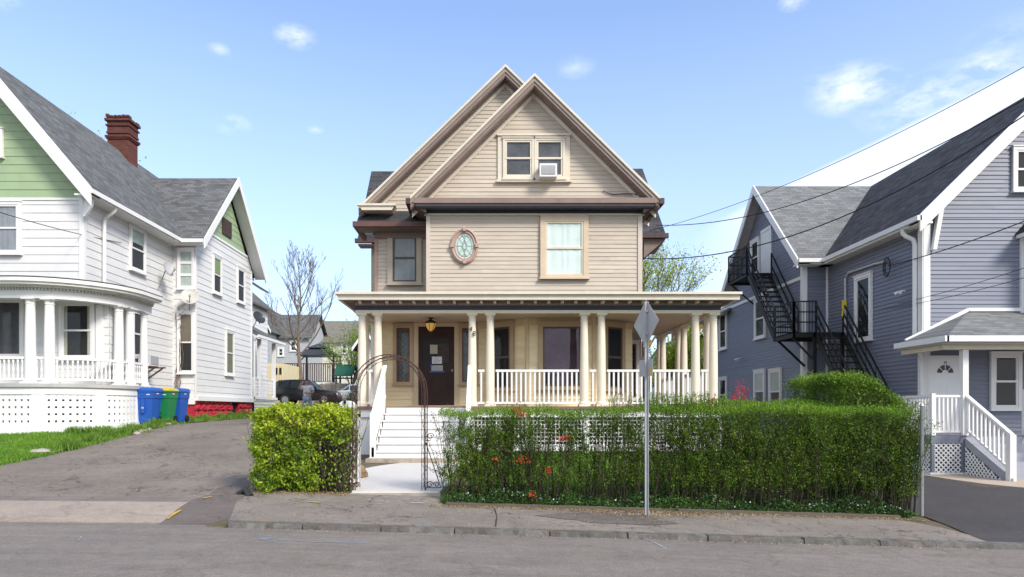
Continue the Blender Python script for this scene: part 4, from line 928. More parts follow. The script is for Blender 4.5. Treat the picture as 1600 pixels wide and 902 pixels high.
# porch along a path with a quarter-circle corner
PCX, PCY = -12.9, 20.9
def gpath(r, n=20, x0=-17.6, yend=22.0):
    pts = [(x0, PCY - r)] + [(x0 + (PCX - x0) * i / 5, PCY - r) for i in range(1, 5)]
    pts += [(PCX + r * math.sin(t), PCY - r * math.cos(t)) for t in [math.pi / 2 * i / n for i in range(n + 1)]]
    return pts + [(PCX + r, yend)]
def ring(mb, r0, r1, z0, z1, n=20):
    a, b_ = gpath(r0, n), gpath(r1, n)
    for i in range(len(a) - 1): mb.hexa([(*a[i], z0), (*b_[i], z0), (*b_[i + 1], z0), (*a[i + 1], z0)], [(*a[i], z1), (*b_[i], z1), (*b_[i + 1], z1), (*a[i + 1], z1)])
    return mb
def along(r, sp):
    p = gpath(r, 40); L_ = 0; out = []; nxt = sp / 2
    for (x0, y0), (x1, y1) in zip(p[:-1], p[1:]):
        d = math.hypot(x1 - x0, y1 - y0)
        while nxt <= L_ + d: t = (nxt - L_) / d; out.append((x0 + (x1 - x0) * t, y0 + (y1 - y0) * t, (x1 - x0) / d, (y1 - y0) / d)); nxt += sp
        L_ += d
    return out
obj('porch_floor', ring(MB(), .0, 2.18, 2.12, 2.22), M('porch_floor_grey', (.45,.44,.42), .6, .1, dirt=.4), G)
skirt = ring(ring(MB(), 2.04, 2.12, 1.92, 2.12), 2.02, 2.13, .75, 1.14)
for k in range(4): ring(skirt, 2.06, 2.085, 1.14 + .195 * k + .06, 1.14 + .195 * k + .20)
for (x, y, dx, dy) in along(2.08, .17):
    fr_ = FR(x, y, dx, dy); skirt.box(fr_, -.055, .055, -.02, .012, 1.1, 1.95)
for x, y, dx, dy in along(2.08, .17)[3::9]:
    fr_ = FR(x, y, dx, dy); skirt.box(fr_, -.16, .16, -.02, .03, 1.1, 1.95)
obj('porch_skirt', skirt, WHITE, G)
obj('porch_rail', ring(ring(MB(), 1.90, 1.99, 2.90, 2.97), 1.92, 1.98, 2.32, 2.38), WHITE, G)
mb = MB()
for x, y, dx, dy in along(1.95, .125): mb.lathe((x, y, 2.38), [(.03, 0), (.03, .08), (.02, .1), (.035, .22), (.018, .32), (.02, .4), (.03, .44), (.03, .52)], 8)
obj('balusters', mb, WHITE, G)
for th in (6, 20, 75, 90):
    column(G, PCX + 1.95 * math.sin(R(th)), PCY - 1.95 * math.cos(R(th)), 2.22, 4.6, .142, WHITE)
for x in (-14.9, -15.4): column(G, x, PCY - 1.95, 2.22, 4.6, .142, WHITE)
column(G, PCX + 1.95, 21.75, 2.22, 4.6, .12, WHITE)
obj('porch_beam', ring(MB(), 1.80, 2.08, 4.58, 4.86), WHITE, G)
mb = MB()
for x, y, dx, dy in along(2.1, .085): mb.box(FR(x, y, dx, dy), -.02, .02, -.01, .05, 4.80, 4.87)
ring(mb, 2.06, 2.13, 4.862, 4.868, 40); obj('dentils', mb, M('dentil_grey', (.55,.54,.5), .6), G)
obj('cornice', ring(ring(ring(MB(), 1.8, 2.17, 4.87, 4.92), 1.8, 2.40, 4.92, 4.99), 1.8, 2.46, 4.99, 5.09), M('worn_white_trim', (.74,.73,.70), .55, .06, dirt=.4, dscale=2, dirtcol=(.4,.36,.3)), G)
obj('porch_roof', ring(ring(MB(), 0, 2.44, 5.10, 5.13), 0, 1.9, 5.13, 5.17), M('tar_roof', (.05,.05,.05), .8), G)
obj('porch_ceiling', ring(MB(), 0, 1.85, 4.80, 4.84), WHITE, G)
# red stone foundation of the wing
mb = MB(); RS = M('red_painted_stone', (.40,.02,.038), .6, .25, 5, bump=.9, bscale=14, dirt=.3, dscale=3, dirtcol=(.3,.01,.02))
def rough_stones(mb, x, y0, y1, z0, z1):
    z = z0
    row = 0
    while z < z1 - .02:
        h = min(.27, z1 - z); y = y0 - (row % 2) * .25
        while y < y1:
            w_ = random.uniform(.45, .75); a, b_ = max(y, y0), min(y + w_, y1)
            if b_ - a > .05:
                n = 4; g_ = [[(x - .02 + (0 if i in (0, n) or j in (0, n) else random.uniform(.03, .10)), a + .008 + (b_ - a - .016) * i / n, z + .006 + (h - .012) * j / n) for j in range(n + 1)] for i in range(n + 1)]
                for i in range(n):
                    for j in range(n): mb.quad(g_[i][j], g_[i + 1][j], g_[i + 1][j + 1], g_[i][j + 1])
            y += w_
        z += h; row += 1
    mb.wb(x - .3, x - .02, y0, y1, z0, z1)
rough_stones(mb, WX, 26.35, 30.1, .9, 1.88); rough_stones(mb, WX, 30.9, 32.6, 1.0, 1.88)
obj('foundation', mb, RS, G)
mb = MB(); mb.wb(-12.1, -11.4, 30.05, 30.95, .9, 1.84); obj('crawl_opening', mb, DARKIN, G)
# low wall base of the side wall behind the bins
obj('foundation', MB().wb(-12.1, WX - .02, 26.34, 26.5, .9, 1.75), RS, G)
obj('foundation', MB().box(fs_, 21.5, 26.33, -.02, .03, .7, 1.6), M('white_foundation', (.6,.6,.58), .7), G)
# chimney
mb = MB(); cx_, cy_ = -15.12, 28.3
def cbox(r, z0, z1, ry=None): mb.wb(cx_ - r, cx_ + r, cy_ - (ry or r), cy_ + (ry or r), z0 + .85, z1 + .85)
cbox(.43, 9.5, 12.0, .36); cbox(.48, 11.72, 11.78, .41); cbox(.51, 11.78, 11.86, .44); cbox(.47, 11.95, 12.02, .40)
cbox(.44, 12.0, 12.62, .38); cbox(.49, 12.25, 12.31, .43); cbox(.52, 12.45, 12.55, .45)
for i in range(6):
    a = -.47 + i * .165; mb.wb(cx_ + a, cx_ + a + .12, cy_ - .45, cy_ - .2, 13.45, 13.45 + random.uniform(.05, .16)); mb.wb(cx_ + a, cx_ + a + .12, cy_ + .2, cy_ + .45, 13.45, 13.45 + random.uniform(.0, .12))
bm_ = nodes_of('old_red_brick'); t_ = bm_[1]; b1 = bm_[2]; br = t_.nodes.new('ShaderNodeTexBrick'); tcn = t_.nodes.new('ShaderNodeTexCoord'); mpn = t_.nodes.new('ShaderNodeMapping'); mpn.inputs['Rotation'].default_value = (R(90), 0, 0)
t_.links.new(tcn.outputs['Object'], mpn.inputs[0]); t_.links.new(mpn.outputs[0], br.inputs['Vector']); br.inputs['Scale'].default_value = 1; br.inputs['Brick Width'].default_value = .2; br.inputs['Row Height'].default_value = .07; br.inputs['Mortar Size'].default_value = .008
br.inputs['Color1'].default_value = (.14,.032,.022,1); br.inputs['Color2'].default_value = (.07,.018,.014,1); br.inputs['Mortar'].default_value = (.09,.05,.04,1); t_.links.new(br.outputs['Color'], b1.inputs['Base Color']); b1.inputs['Roughness'].default_value = .9
obj('chimney', mb, bm_[0], G)
# side porch at the back
mb = MB().wb(-13, -11.2, 33, 36.4, 2.0, 2.12); obj('porch_floor', mb, WHITE, G)
for y in (33.9, 36.2): obj('porch_post', MB().wb(-11.42, -11.26, y - .08, y + .08, 2.1, 5.0), WHITE, G)
sk4 = FR(-11.27, 0, 0, 1); mb = MB(); lattice(mb, sk4, 33, 36.4, 1.2, 1.95, .13, .06, diag=False); mb.box(sk4, 33, 36.4, -.02, .03, 1.93, 2.12); mb.box(FR(0,36.4), -13, -11.3, -.02, .02, 1.2, 2.0); obj('lattice_skirt', mb, WHITE, G)
mb = MB(); lattice(mb, sk4, 33, 36.4, 2.35, 3.0, .14, .06, diag=False, d=-.08); mb.box(sk4, 33, 36.4, -.13, -.05, 3.0, 3.07); obj('railing', mb, WHITE, G)
mb = MB().slope((-11.1,32.9,5.12), (-11.1,37.2,5.12), (-12.9,37.2,6.1), (-12.9,32.9,6.1), .08); obj('porch_roof', mb, SH_L, G)
obj('gutter', MB().wb(-11.12, -11.0, 32.9, 37.2, 4.98, 5.11).tube([(-11.15,33,4.95),(-11.3,33.05,4.8),(-11.3,33.05,2)], .05, 6), WHITE, G)
mb = MB().siding(FR(-12.9, 0, 0, 1), [(32.6, 1.2), (40, 1.2), (40, 7.5), (32.6, 7.5)], .25); obj('wall', mb, WSID, G)
mb = MB().slope((-10.9,32.8,7.35), (-10.9,34,7.35), (-14.1,34,9.4), (-14.1,32.8,9.4), .1); mb.slope((-12.6,34.1,7.3), (-12.6,40.4,7.3), (-15,40.4,9.4), (-15,34.1,9.4), .1); obj('roof', mb, SH_L, G)
# things on the left house
aircon('b', -11.95, -11.55, 23.35, 24.0, 3.00, 3.40, 'air conditioner on a wooden bracket under the ground floor side window', face='x')
BR = thing('shelf_bracket', (-11.9, 23.7, 2.4), 'dark wooden bracket holding up the side window air conditioner', 'bracket')
for y in (23.4, 23.95): obj('strut', MB().beam((-12.1, y, 2.96), (-11.3, y, 2.96), .05).beam((-12.1, y, 2.45), (-11.4, y, 2.94), .05).beam((-12.1, y, 2.2), (-12.1, y, 2.96), .05), M('old_wood', (.12,.07,.05), .9, .3), BR)
def dish(x, y, z, r, dirv, label, arm, face=(.55,.55,.53)):
    t = thing('satellite_dish', (x, y, z), label, 'satellite dish'); D_ = Vector(dirv).normalized(); a = D_.orthogonal().normalized(); b_ = D_.cross(a); c = Vector((x, y, z))
    mb = MB(); n = 24
    for k in range(4):
        r0, r1 = r * k / 4, r * (k + 1) / 4
        for i in range(n):
            q = lambda rr, ii: c + (a * math.cos(2 * math.pi * ii / n) + b_ * math.sin(2 * math.pi * ii / n)) * rr + D_ * (.22 * rr * rr / r)
            mb.quad(q(r0, i), q(r1, i), q(r1, i + 1), q(r0, i + 1)) if k else mb.quad(q(0, i), q(r1, i), q(r1, i + 1))
            mb.quad(*[p - D_ * .012 for p in ((q(r0, i + 1), q(r1, i + 1), q(r1, i), q(r0, i)) if k else (q(0, i), q(r1, i + 1), q(r1, i)))])
    obj('reflector', mb, M('dish_grey' + str(face[0]), face, .5, .15, 5, dirt=.3), t, smooth=True)
    DK = M('dish_arm', (.28,.27,.26), .6)
    obj('arm', MB().tube([c - D_ * .02 - Vector((0,0,r*.3)), c - Vector((0, 0, r * 1.0)) + D_ * .1, c + D_ * r * 1.1 - Vector((0, 0, r * .5))], .018, 6), DK, t)
    obj('receiver', MB().lathe(c + D_ * r * 1.1 - Vector((0, 0, r * .45)), [(.03, -.05), (.045, 0), (.03, .06)], 8), DK, t)
    obj('mount', MB().tube([c - D_ * .03, c - D_ * .12, Vector(arm)], .022, 6), DK, t)
    return t
dish(-11.7, 25.0, PZ(421,25.0), .27, (.95, -.25, .35), 'small grey satellite dish on a mast beside the louvred window', (-12.12, 25.1, 5.9), (.45,.45,.46))
dish(PX(297,26.0), 25.98, PZ(465,26.0), .33, (.35, -.85, .42), 'larger stained satellite dish between the two front windows of the wing', (-11.5, 26.3, 5.3), (.52,.50,.46))
dish(PX(408,34.0), 33.6, 6.0, .34, (.8, -.5, .5), 'dark satellite dish on the rear side porch roof', (-11.6, 33.6, 5.4), (.03,.035,.045))
mb = MB()
for i in range(7):
    x, y, z = -11.95 + random.uniform(-.05, .05), 26.26, 1.9; pts = []
    while z < 5.6 - i * .35: pts.append((x, y, z)); z += .22; x += random.uniform(-.06, .07)
    mb.tube(pts, .012, 4)
for i in range(8):
    a = random.uniform(3.9, 5.6); mb.tube([(-11.95, 26.24, a), (-11.8, 26.22, a + random.uniform(0, .2)), (-11.6, 26.22, a + random.uniform(-.1, .3))], .007, 3)
o = obj('climbing_vine', mb, M('vine_stem', (.17,.12,.09), .9), origin=(-11.95, 26.26, 1.9)); setp(o, 'bare brown vine climbing the white wing up to the satellite dish', 'vine')
# ================================================================ RIGHT HOUSE
B = thing('vinyl_house', (14.5, 18.5, 0), 'slate blue house with white trim, steep grey roof and a fire escape', 'house')
RX, RW = 11.80, 10.97
q1 = FR(0, 18.5); q2 = FR(RX, 0, 0, -1); q3 = FR(0, 23.7); q4 = FR(RW, 0, 0, -1)
ex = .115
mb = MB().siding(q1, [(RX, .1), (18.7, .1), (18.7, 6.7), (RX, 6.7)], ex, .019); mb.siding(q1, [(RX - .05, 6.7), (18.75, 6.7), (15.24, 10.2)], ex, .019)
mb.siding(q2, [(-23.7, -.1), (-18.5, -.1), (-18.5, 6.7), (-23.7, 6.7)], ex, .019)
mb.siding(FR(18.7, 0, 0, 1), [(18.5, 0), (31, 0), (31, 6.7), (18.5, 6.7)], .23)
obj('wall', mb, BLUE, B)
mb = MB().siding(q3, [(RW, -.1), (RX, -.1), (RX, 6.7), (RW, 6.7)], ex, .019)
mb.siding(q4, [(-33, -.1), (-23.7, -.1), (-23.7, 6.1), (-33, 6.1)], ex, .019); mb.siding(q4, [(-30.6, 6.1), (-23.7, 6.1), (-23.7, 6.8), (-27.1, 10.2), (-30.6, 6.8)], ex, .019)
mb.siding(FR(0, 33, -1, 0), [(-18.7, 0), (-RW, 0), (-RW, 6.1), (-18.7, 6.1)], .23)
obj('wall', mb, BLUE, B)['label'] = 'blue vinyl wall of the side wing'
mb = MB(); mb.slope((11.42,18.08,6.62), (11.42,32,6.62), (15.24,32,10.38), (15.24,18.08,10.38)); mb.slope((19.06,32,6.62), (19.06,18.08,6.62), (15.24,18.08,10.38), (15.24,32,10.38))
obj('roof', mb, SH_RD, B)['label'] = 'dark main roof'
mb = MB(); mb.slope((10.58,23.24,6.62), (15.2,23.24,6.62), (15.2,27.1,10.36), (10.58,27.1,10.36)); mb.slope((15.2,30.96,6.62), (10.58,30.96,6.62), (10.58,27.1,10.36), (15.2,27.1,10.36)); mb.slope((10.6,34,5.9),(10.6,30.7,5.9),(14,30.7,8),(14,34,8))
obj('roof', mb, SH_R, B)['label'] = 'pale grey roof of the side wing'
for xe in (11.42, 19.06): bargeY(B, 18.02, ((xe, 6.62), (15.24, 10.38)), .42, WHITE); bargeY(B, 18.08, ((xe, 6.5), (15.24, 10.26)), .05, WHITE, th=.42, name='rake_soffit')
for ye in (23.24, 30.96): bargeX(B, 10.52, ((ye, 6.62), (27.1, 10.36)), .30, WHITE); bargeX(B, 10.58, ((ye, 6.5), (27.1, 10.24)), .05, M('grey_soffit', (.42,.41,.42), .7), th=.40, name='rake_soffit')
mb = MB(); mb.wb(11.34, 11.46, 18.02, 23.26, 6.50, 6.63); mb.wb(10.56, 11.46, 23.14, 23.26, 6.50, 6.63); obj('gutter', mb, WHITE, B)
obj('soffit', MB().wb(11.42, 11.8, 18.1, 23.7, 6.44, 6.50).wb(10.6, 11.8, 23.24, 23.7, 6.44, 6.50), WHITE, B)
mb = MB(); mb.box(q1, RX - .02, RX + .16, 0, .05, .1, 6.5); mb.box(q2, -18.66, -18.46, 0, .05, -.1, 6.5); mb.box(q4, -23.86, -23.66, 0, .05, -.1, 6.5); mb.box(q3, RW - .02, RW + .10, 0, .05, -.1, 6.5); mb.box(q3, RX - .07, RX, 0, .05, -.1, 6.5)
mb.box(q4, -33, -23.7, 0, .045, 6.04, 6.16); obj('corner_board', mb, WHITE, B)
obj('bracket', MB().prism([(12.16, 18.45, 7.08), (12.32, 18.45, 7.22), (12.06, 18.45, 5.8), (11.96, 18.45, 5.8)], (0, -.12, 0)), WHITE, B)
mb = MB().tube([(11.46,18.85,6.5),(11.46,18.85,6.36),(11.52,18.8,6.26),(11.68,18.74,6.16),(11.71,18.72,6.02),(11.71,18.72,3.5),(11.66,18.6,3.38),(11.5,18.45,3.28)], .062, 8); obj('downspout', mb, WHITE, B, smooth=True)
mb = MB().tube([(11.52,18.25,3.05),(11.7,18.42,2.85),(11.71,18.42,2.7),(11.71,18.42,.1)], .05, 8); obj('downspout', mb, WHITE, B, smooth=True)
# windows
VT = WHITE
window(B, q1, PX(1585,18.5), PX(1612,18.5), PZ(296,18.5), PZ(236,18.5), VT, .09, label='attic window in the blue front gable')
window(B, q2, -21.75, -21.0, 3.72, 5.62, VT, .10, kind='single', label='tall window beside the conduit')
window(B, q4, -27.85, -26.95, 4.42, 5.88, VT, .09); window(B, q4, -32.1, -31.3, 4.35, 5.9, VT, .09)
window(B, q4, -27.9, -27.0, 1.45, 3.0, VT, .09, curtain=(BLINDM, 'top', .5)); window(B, q4, -26.4, -25.5, 1.4, 2.95, VT, .09, curtain=(BLINDM, 'top', .5)); window(B, q4, -32.1, -31.3, 1.45, 2.9, VT, .09)
window(B, q4, -28.25, -27.55, 7.05, 8.35, VT, .09, label='small window beside the fire escape door')
mb = MB(); mb.box(q4, -27.3, -27.18, 0, .06, 6.75, 8.62); mb.box(q4, -26.42, -26.3, 0, .06, 6.75, 8.62); mb.box(q4, -27.3, -26.3, 0, .065, 8.5, 8.62); obj('door_frame', mb, VT, B)
fd = obj('door', MB().box(q4, -27.18, -26.42, .01, .04, 6.75, 8.5).box(q4, -27.1, -26.85, .04, .048, 6.95, 7.5).box(q4, -26.75, -26.5, .04, .048, 6.95, 7.5).box(q4, -27.1, -26.85, .04, .048, 7.65, 8.35).box(q4, -26.75, -26.5, .04, .048, 7.65, 8.35), WHITE, B); fd['label'] = 'white door at the top of the fire escape'
# second-floor bay on the front (its left cheek shows at the photo's edge)
mb = MB(); bxx = 14.45
mb.hexa([(bxx,18.5,3.9),(bxx+.25,17.9,3.9),(16.6,17.9,3.9),(16.85,18.5,3.9)], [(bxx,18.5,6.15),(bxx+.25,17.9,6.15),(16.6,17.9,6.15),(16.85,18.5,6.15)])
bb = obj('bay', mb, BLUE, B)
mb = MB(); 
for x, y in ((bxx,18.46),(bxx+.25,17.9),(bxx+.7,17.88)): mb.wb(x - .05, x + .07, y - .04, y + .05, 3.9, 6.15)
mb.wb(bxx-.05, 16.9, 17.82, 18.5, 3.86, 3.95); mb.wb(bxx - .15, 17, 17.75, 18.48, 6.12, 6.22); obj('bay_trim', mb, WHITE, bb)
mb = MB(); mb.add([(bxx-.2,18.48,6.22),(bxx+.1,17.7,6.22),(16.8,17.7,6.22),(17.05,18.48,6.22),(bxx+.35,18.48,6.85),(16.5,18.48,6.85)], [[0,1,4],[1,2,5,4],[2,3,5]]); obj('bay_roof', mb, SH_RD, bb)
mb = MB(); mb.quad((bxx+.36,17.88,4.3),(16.4,17.88,4.3),(16.4,17.88,5.9),(bxx+.36,17.88,5.9)); obj('pane', mb, GLASS, bb)
# front porch
PD = M('porch_slate_paint', (.19,.20,.25), .6, .08)
mb = MB().wb(10.98, 17.5, 16.9, 18.5, .74, .86); obj('porch_floor', mb, PD, B)
PRL = (11.05, 16.55, 3.24)
mb = MB()
mb.add([(11.1,18.5,3.27),(11.1,16.5,3.27),(18.2,16.5,3.27),(18.2,18.5,3.27),(13.0,18.5,4.14),(17,18.5,4.14),(13.3,18.2,4.14)], [[1,2,5,4],[0,1,4],[2,3,5]])
mb.uv = []; 
for f in mb.f: mb.uv += [(mb.v[i][0], (mb.v[i][2] - 3.2) * 2.2 + (18.5 - mb.v[i][1]) * .0) for i in f]
obj('porch_roof', mb, SH_R, B)
mb = MB().wb(11.05, 18.2, 16.42, 16.52, 3.14, 3.28).wb(11.0, 11.1, 16.42, 18.5, 3.14, 3.28); obj('gutter', mb, WHITE, B)
mb = MB().beam((11.3,18.47,3.36), (13.0,18.47,4.2), .05, .09); mb.beam((13.0,18.47,4.2), (14.5,18.47,4.2), .05, .09); obj('flashing', mb, WHITE, B)
obj('porch_ceiling', MB().wb(11.1, 18.2, 16.55, 18.5, 3.10, 3.15), M('porch_ceiling_grey', (.5,.5,.5), .6), B)
obj('porch_beam', MB().wb(11.2, 18.2, 16.78, 16.92, 2.98, 3.10).wb(11.2, 11.32, 16.9, 18.5, 2.98, 3.1), CREAM, B)
for x in (11.80, 17.2): obj('porch_post', MB().wb(x - .07, x + .07, 16.85, 16.99, .86, 3.0), WHITE, B)
railing(B, [(11.03, 18.3, .86), (11.03, 16.95, .86)], .97, WHITE, .11, .04); railing(B, [(11.03, 16.93, .86), (11.76, 16.93, .86)], .97, WHITE, .11, .04)
obj('newel', MB().wb(10.98, 11.08, 16.88, 16.98, .86, 1.9), WHITE, B)
mb = MB(); lf = FR(0, 16.92); lattice(mb, lf, 11.05, 11.72, -.06, .66, .085, .033); l2 = FR(11.0, 0, 0, -1); lattice(mb, l2, -18.4, -16.98, -.06, .66, .085, .033)
lattice(mb, FR(11.79, 0, 0, -1), -16.85, -15.6, -.16, .60, .085, .033, clip=lambda u, z: z < .56 - (u + 16.85) * .58); obj('lattice_skirt', mb, WHITE, B)
mb = MB(); mb.box(lf, 10.99, 11.06, -.04, .021, -.15, .66); mb.box(lf, 11.72, 11.82, -.04, .021, -.15, .66); mb.box(lf, 10.97, 11.83, -.04, .025, .66, .738); mb.box(l2, -17.7, -17.62, -.02, .02, -.15, .66); mb.box(l2, -18.45, -16.96, -.02, .022, .66, .737); obj('skirt_frame', mb, PD, B)
obj('skirt_base', MB().box(lf, 10.96, 11.84, -.03, .03, -.17, -.06).box(l2, -18.45, -16.97, -.03, .03, -.17, -.06).box(FR(11.78,0,0,-1), -16.9, -15.45, -.02, .03, -.22, -.14), WHITE, B)
mb = MB(); n = 5; rs = .99 / (n)
for k in range(n):
    mb.wb(11.82, 13.6, 16.9 - .30 * (k + 1), 16.9 - .30 * k + .03, .86 - rs * (k + 1) - .04, .86 - rs * (k + 1)); mb.wb(11.84, 13.58, 16.9 - .30 * (k) - .02, 16.9 - .30 * k, .86 - rs * (k + 1), .86 - rs * k - .04)
mb.prism([(11.8, 16.88, .80), (11.8, 16.88, .60), (11.8, 15.6, -.15), (11.8, 15.35, -.15), (11.8, 15.35, -.06)], (.03, 0, 0))
obj('steps', mb, M('grey_step_paint', (.33,.34,.38), .6, .1), B)
for x in (11.84, 13.35):
    mb = MB(); mb.wb(x - .07, x + .07, 15.38, 15.52, -.15, .93); mb.beam((x, 16.9, 1.84), (x, 15.42, .92), .10, .06); mb.beam((x, 16.9, 1.02), (x, 15.45, .12), .05, .05)
    for i in range(10):
        t = (i + .7) / 10.5; mb.beam((x, 16.9 - 1.45 * t, 1.0 - .9 * t), (x, 16.9 - 1.45 * t, 1.82 - .9 * t), .04)
    if x > 12: mb.wb(x - .07, x + .07, 16.84, 16.98, .86, 2.0)
    obj('stair_rail', mb, WHITE, B)
a, b_ = PX(1452,18.5), PX(1499,18.5); zt_ = PZ(560,18.5)
mb = MB().box(q1, a - .07, a, 0, .06, .86, zt_ + .07).box(q1, b_, b_ + .07, 0, .06, .86, zt_ + .07).box(q1, a, b_, 0, .06, zt_, zt_ + .07); obj('door_frame', mb, WHITE, B)
pdoor = obj('door', MB().box(q1, a, b_, .01, .035, .88, zt_).box(q1, a + .1, a + .36, .035, .043, 1.9, 2.15).box(q1, b_ - .36, b_ - .1, .035, .043, 1.9, 2.15).box(q1, a + .1, a + .36, .035, .043, 1.1, 1.75).box(q1, b_ - .36, b_ - .1, .035, .043, 1.1, 1.75), M('white_door', (.78,.79,.80), .4, .03), B)
mb = MB(); uc, zc = (a + b_) / 2, PZ(583.5,18.5)
for k in range(4):
    t0, t1 = math.pi * k / 4 + .07, math.pi * (k + 1) / 4 - .07; m_ = 6
    for i in range(m_):
        c0, c1 = t0 + (t1 - t0) * i / m_, t0 + (t1 - t0) * (i + 1) / m_
        mb.quad(*[q1.p(uc + r * math.cos(c), .039, zc + r * math.sin(c)) for r, c in ((.09, c0), (.225, c0), (.225, c1), (.09, c1))])
obj('fanlight', mb, M('dark_fanlight', (.02,.02,.025), .15), pdoor)
obj('handle', MB().box(q1, b_ - .1, b_ - .06, .035, .09, 1.82, 1.88), STEEL, pdoor)
text3d('12', .09, NUM, B, (uc, 18.46, PZ(567,18.5)))
window(B, q1, PX(1551,18.5), PX(1588,18.5), PZ(636,18.5), PZ(557,18.5), VT, .10, label='dark window beside the white front door')
# floodlights, meter box, conduit
def flood(x, y, z, label, d=(-1, -.3)):
    t = thing('security_light', (x, y, z), label, 'security light'); W_ = MATS['white_paint']
    obj('base', MB().lathe((x, y, z), [(.05, -.02), (.05, .02)], 10), W_, t)
    for s_ in (-1, 1):
        p = Vector((x, y, z)); q = p + Vector((-.12, s_ * .08 - .03, -.02)); obj('lamp_head', MB().tube([p, q, q + Vector((-.08, s_ * .05, -.05))], [.015, .03, .045], 10), W_, t)
flood(11.70, 19.2, PZ(455,19.2), 'white twin headed security light beside the downspout')
flood(10.88, 29.4, PZ(560,29.4), 'white security light on the wing below the fire escape', )
mb = MB().tube([(11.73,20.0,PZ(408,20.0)), (11.73,20.7,PZ(414,20.7)+.03), (11.73,22.2,5.95), (11.73,22.4,5.8), (11.73,22.4,3.0), (11.73,22.4,1.0)], .035, 8)
o = obj('conduit_pipe', mb, M('grey_conduit', (.5,.5,.52), .5), origin=(11.73,22.4,1.0), smooth=True); setp(o, 'grey conduit pipe bending up and across the dark blue side wall', 'pipe')
mb = MB()
for k in range(3):
    r = .16 + .03 * k; mb.tube([(11.66 - .02 * k, 19.9 + r * .8 * math.cos(t), 5.65 + r * 1.3 * math.sin(t)) for t in [i * math.pi / 8 for i in range(17)]], .012, 5)
o = obj('cable_loop', mb, BLACKM, origin=(11.66,19.9,5.65)); setp(o, 'coil of black service cable hanging at the end of the conduit', 'cable')
o = obj('meter_box', MB().wb(11.3, 11.5, 23.58, 23.7, 3.65, 4.0).lathe((11.4, 23.62, 4.0), [(.05, 0), (.04, .06)], 10), M('grey_box', (.4,.41,.43), .5), origin=(11.4,23.7,3.65)); setp(o, 'small grey meter box in the corner of the blue walls', 'meter box')
# fire escape
FE = thing('fire_escape', (10.5, 23, 0), 'black metal fire escape stairs zigzagging down the blue side wing', 'fire escape')
# upper platform, at the door
mb = MB(); y0, y1, x0, x1, zp = 26.2, 28.2, 9.95, 10.93, 6.74
for i in range(11): mb.wb(x0 + (x1 - x0) * i / 11, x0 + (x1 - x0) * i / 11 + .055, y0, y1, zp - .03, zp)
mb.wb(x0, x1, y0, y0 + .05, zp - .12, zp); mb.wb(x0, x1, y1 - .05, y1, zp - .12, zp); mb.wb(x0, x0 + .05, y0, y1, zp - .12, zp)
mb.beam((x0, 26.4, zp - .1), (10.93, 26.4, zp - .95), .05); mb.beam((x0, 28, zp - .1), (10.93, 28, zp - .95), .05)
obj('platform', mb, BLACKM, FE)['label'] = 'upper platform at the attic door'
def ferail(pts, h=1.0, mid=(.5,), posts=True, fill=0, nm='guard_rail'):
    mb = MB()
    for a, b_ in zip(pts[:-1], pts[1:]):
        a, b_ = Vector(a), Vector(b_)
        for hh in (*[m * h for m in mid], h): mb.beam(a + Vector((0,0,hh)), b_ + Vector((0,0,hh)), .04)
        mb.beam(a, a + Vector((0,0,h)), .045); mb.beam(b_, b_ + Vector((0,0,h)), .045)
        for i in range(fill): p = a + (b_ - a) * (i + .5) / fill; mb.beam(p, p + Vector((0,0,h)), .016)
    return obj(nm, mb, BLACKM, FE)
ferail([(x1, y1, zp), (x0, y1, zp), (x0, 26.3, zp)], 1.05, (.33, .66), fill=16)
# upper flight
def flight(xa, xb, ya, za, yb, zb, n):
    mb = MB()
    for x in (xa, xb): mb.beam((x, ya, za - .08), (x, yb, zb - .08), .04, .2)
    for k in range(1, n):
        t = k / n; y, z = ya + (yb - ya) * t, za + (zb - za) * t
        for j in range(3): mb.wb(xa, xb, y - .11 + j * .08, y - .11 + j * .08 + .055, z - .03, z)
    obj('stair_flight', mb, BLACKM, FE)
flight(10.0, 10.8, 26.2, 6.74, 23.75, 4.0, 13)
ferail([(10.0, 26.3, 6.74), (10.0, 23.75, 4.0)], .95, (.3, .65), fill=9); ferail([(10.8, 26.0, 6.5), (10.8, 23.75, 4.0)], .95, (.5,), fill=0)
mb = MB(); y0, y1, x0, x1, zp = 22.1, 23.6, 9.9, 11.55, 4.0
for i in range(16): mb.wb(x0 + (x1 - x0) * i / 16, x0 + (x1 - x0) * i / 16 + .06, y0, y1, zp - .03, zp)
mb.wb(x0, x1, y0, y0 + .05, zp - .16, zp); mb.wb(x0, x0 + .05, y0, y1, zp - .16, zp); mb.wb(x0, x1, y1 - .05, y1, zp - .16, zp)
obj('platform', mb, BLACKM, FE)['label'] = 'middle landing'
ferail([(9.92, 23.6, 4.0), (9.92, 22.12, 4.0), (10.65, 22.12, 4.0)], 1.0, (.33, .66), fill=8)
for x, y in ((10.6, 22.15), (11.5, 22.15), (9.95, 23.55)):
    obj('post', MB().wb(x - .05, x + .05, y - .05, y + .05, -.1 if x > 10.2 else 2.9, 4.0), BLACKM, FE) if x > 10.2 else obj('brace', MB().beam((9.95,22.4,3.9),(10.6,22.2,3.1), .06).beam((9.95, 23.5, 3.9), (10.95, 23.6, 3.0), .06), BLACKM, FE)
flight(10.62, 11.5, 22.1, 4.0, 18.9, .3, 18)
ferail([(10.62, 22.1, 4.0), (10.62, 18.9, .35)], .95, (.33, .66), fill=6); ferail([(11.5, 22.1, 4.0), (11.5, 18.9, .35)], .95, (.33, .66), fill=6)
obj('warning_tape', MB().wb(11.44, 11.56, 22.0, 22.06, 4.75, 5.02).beam((11.5,22.03,5.0),(11.42,22.0,4.5), .05, .01), M('yellow_tape', (.7,.55,.03), .5), FE)
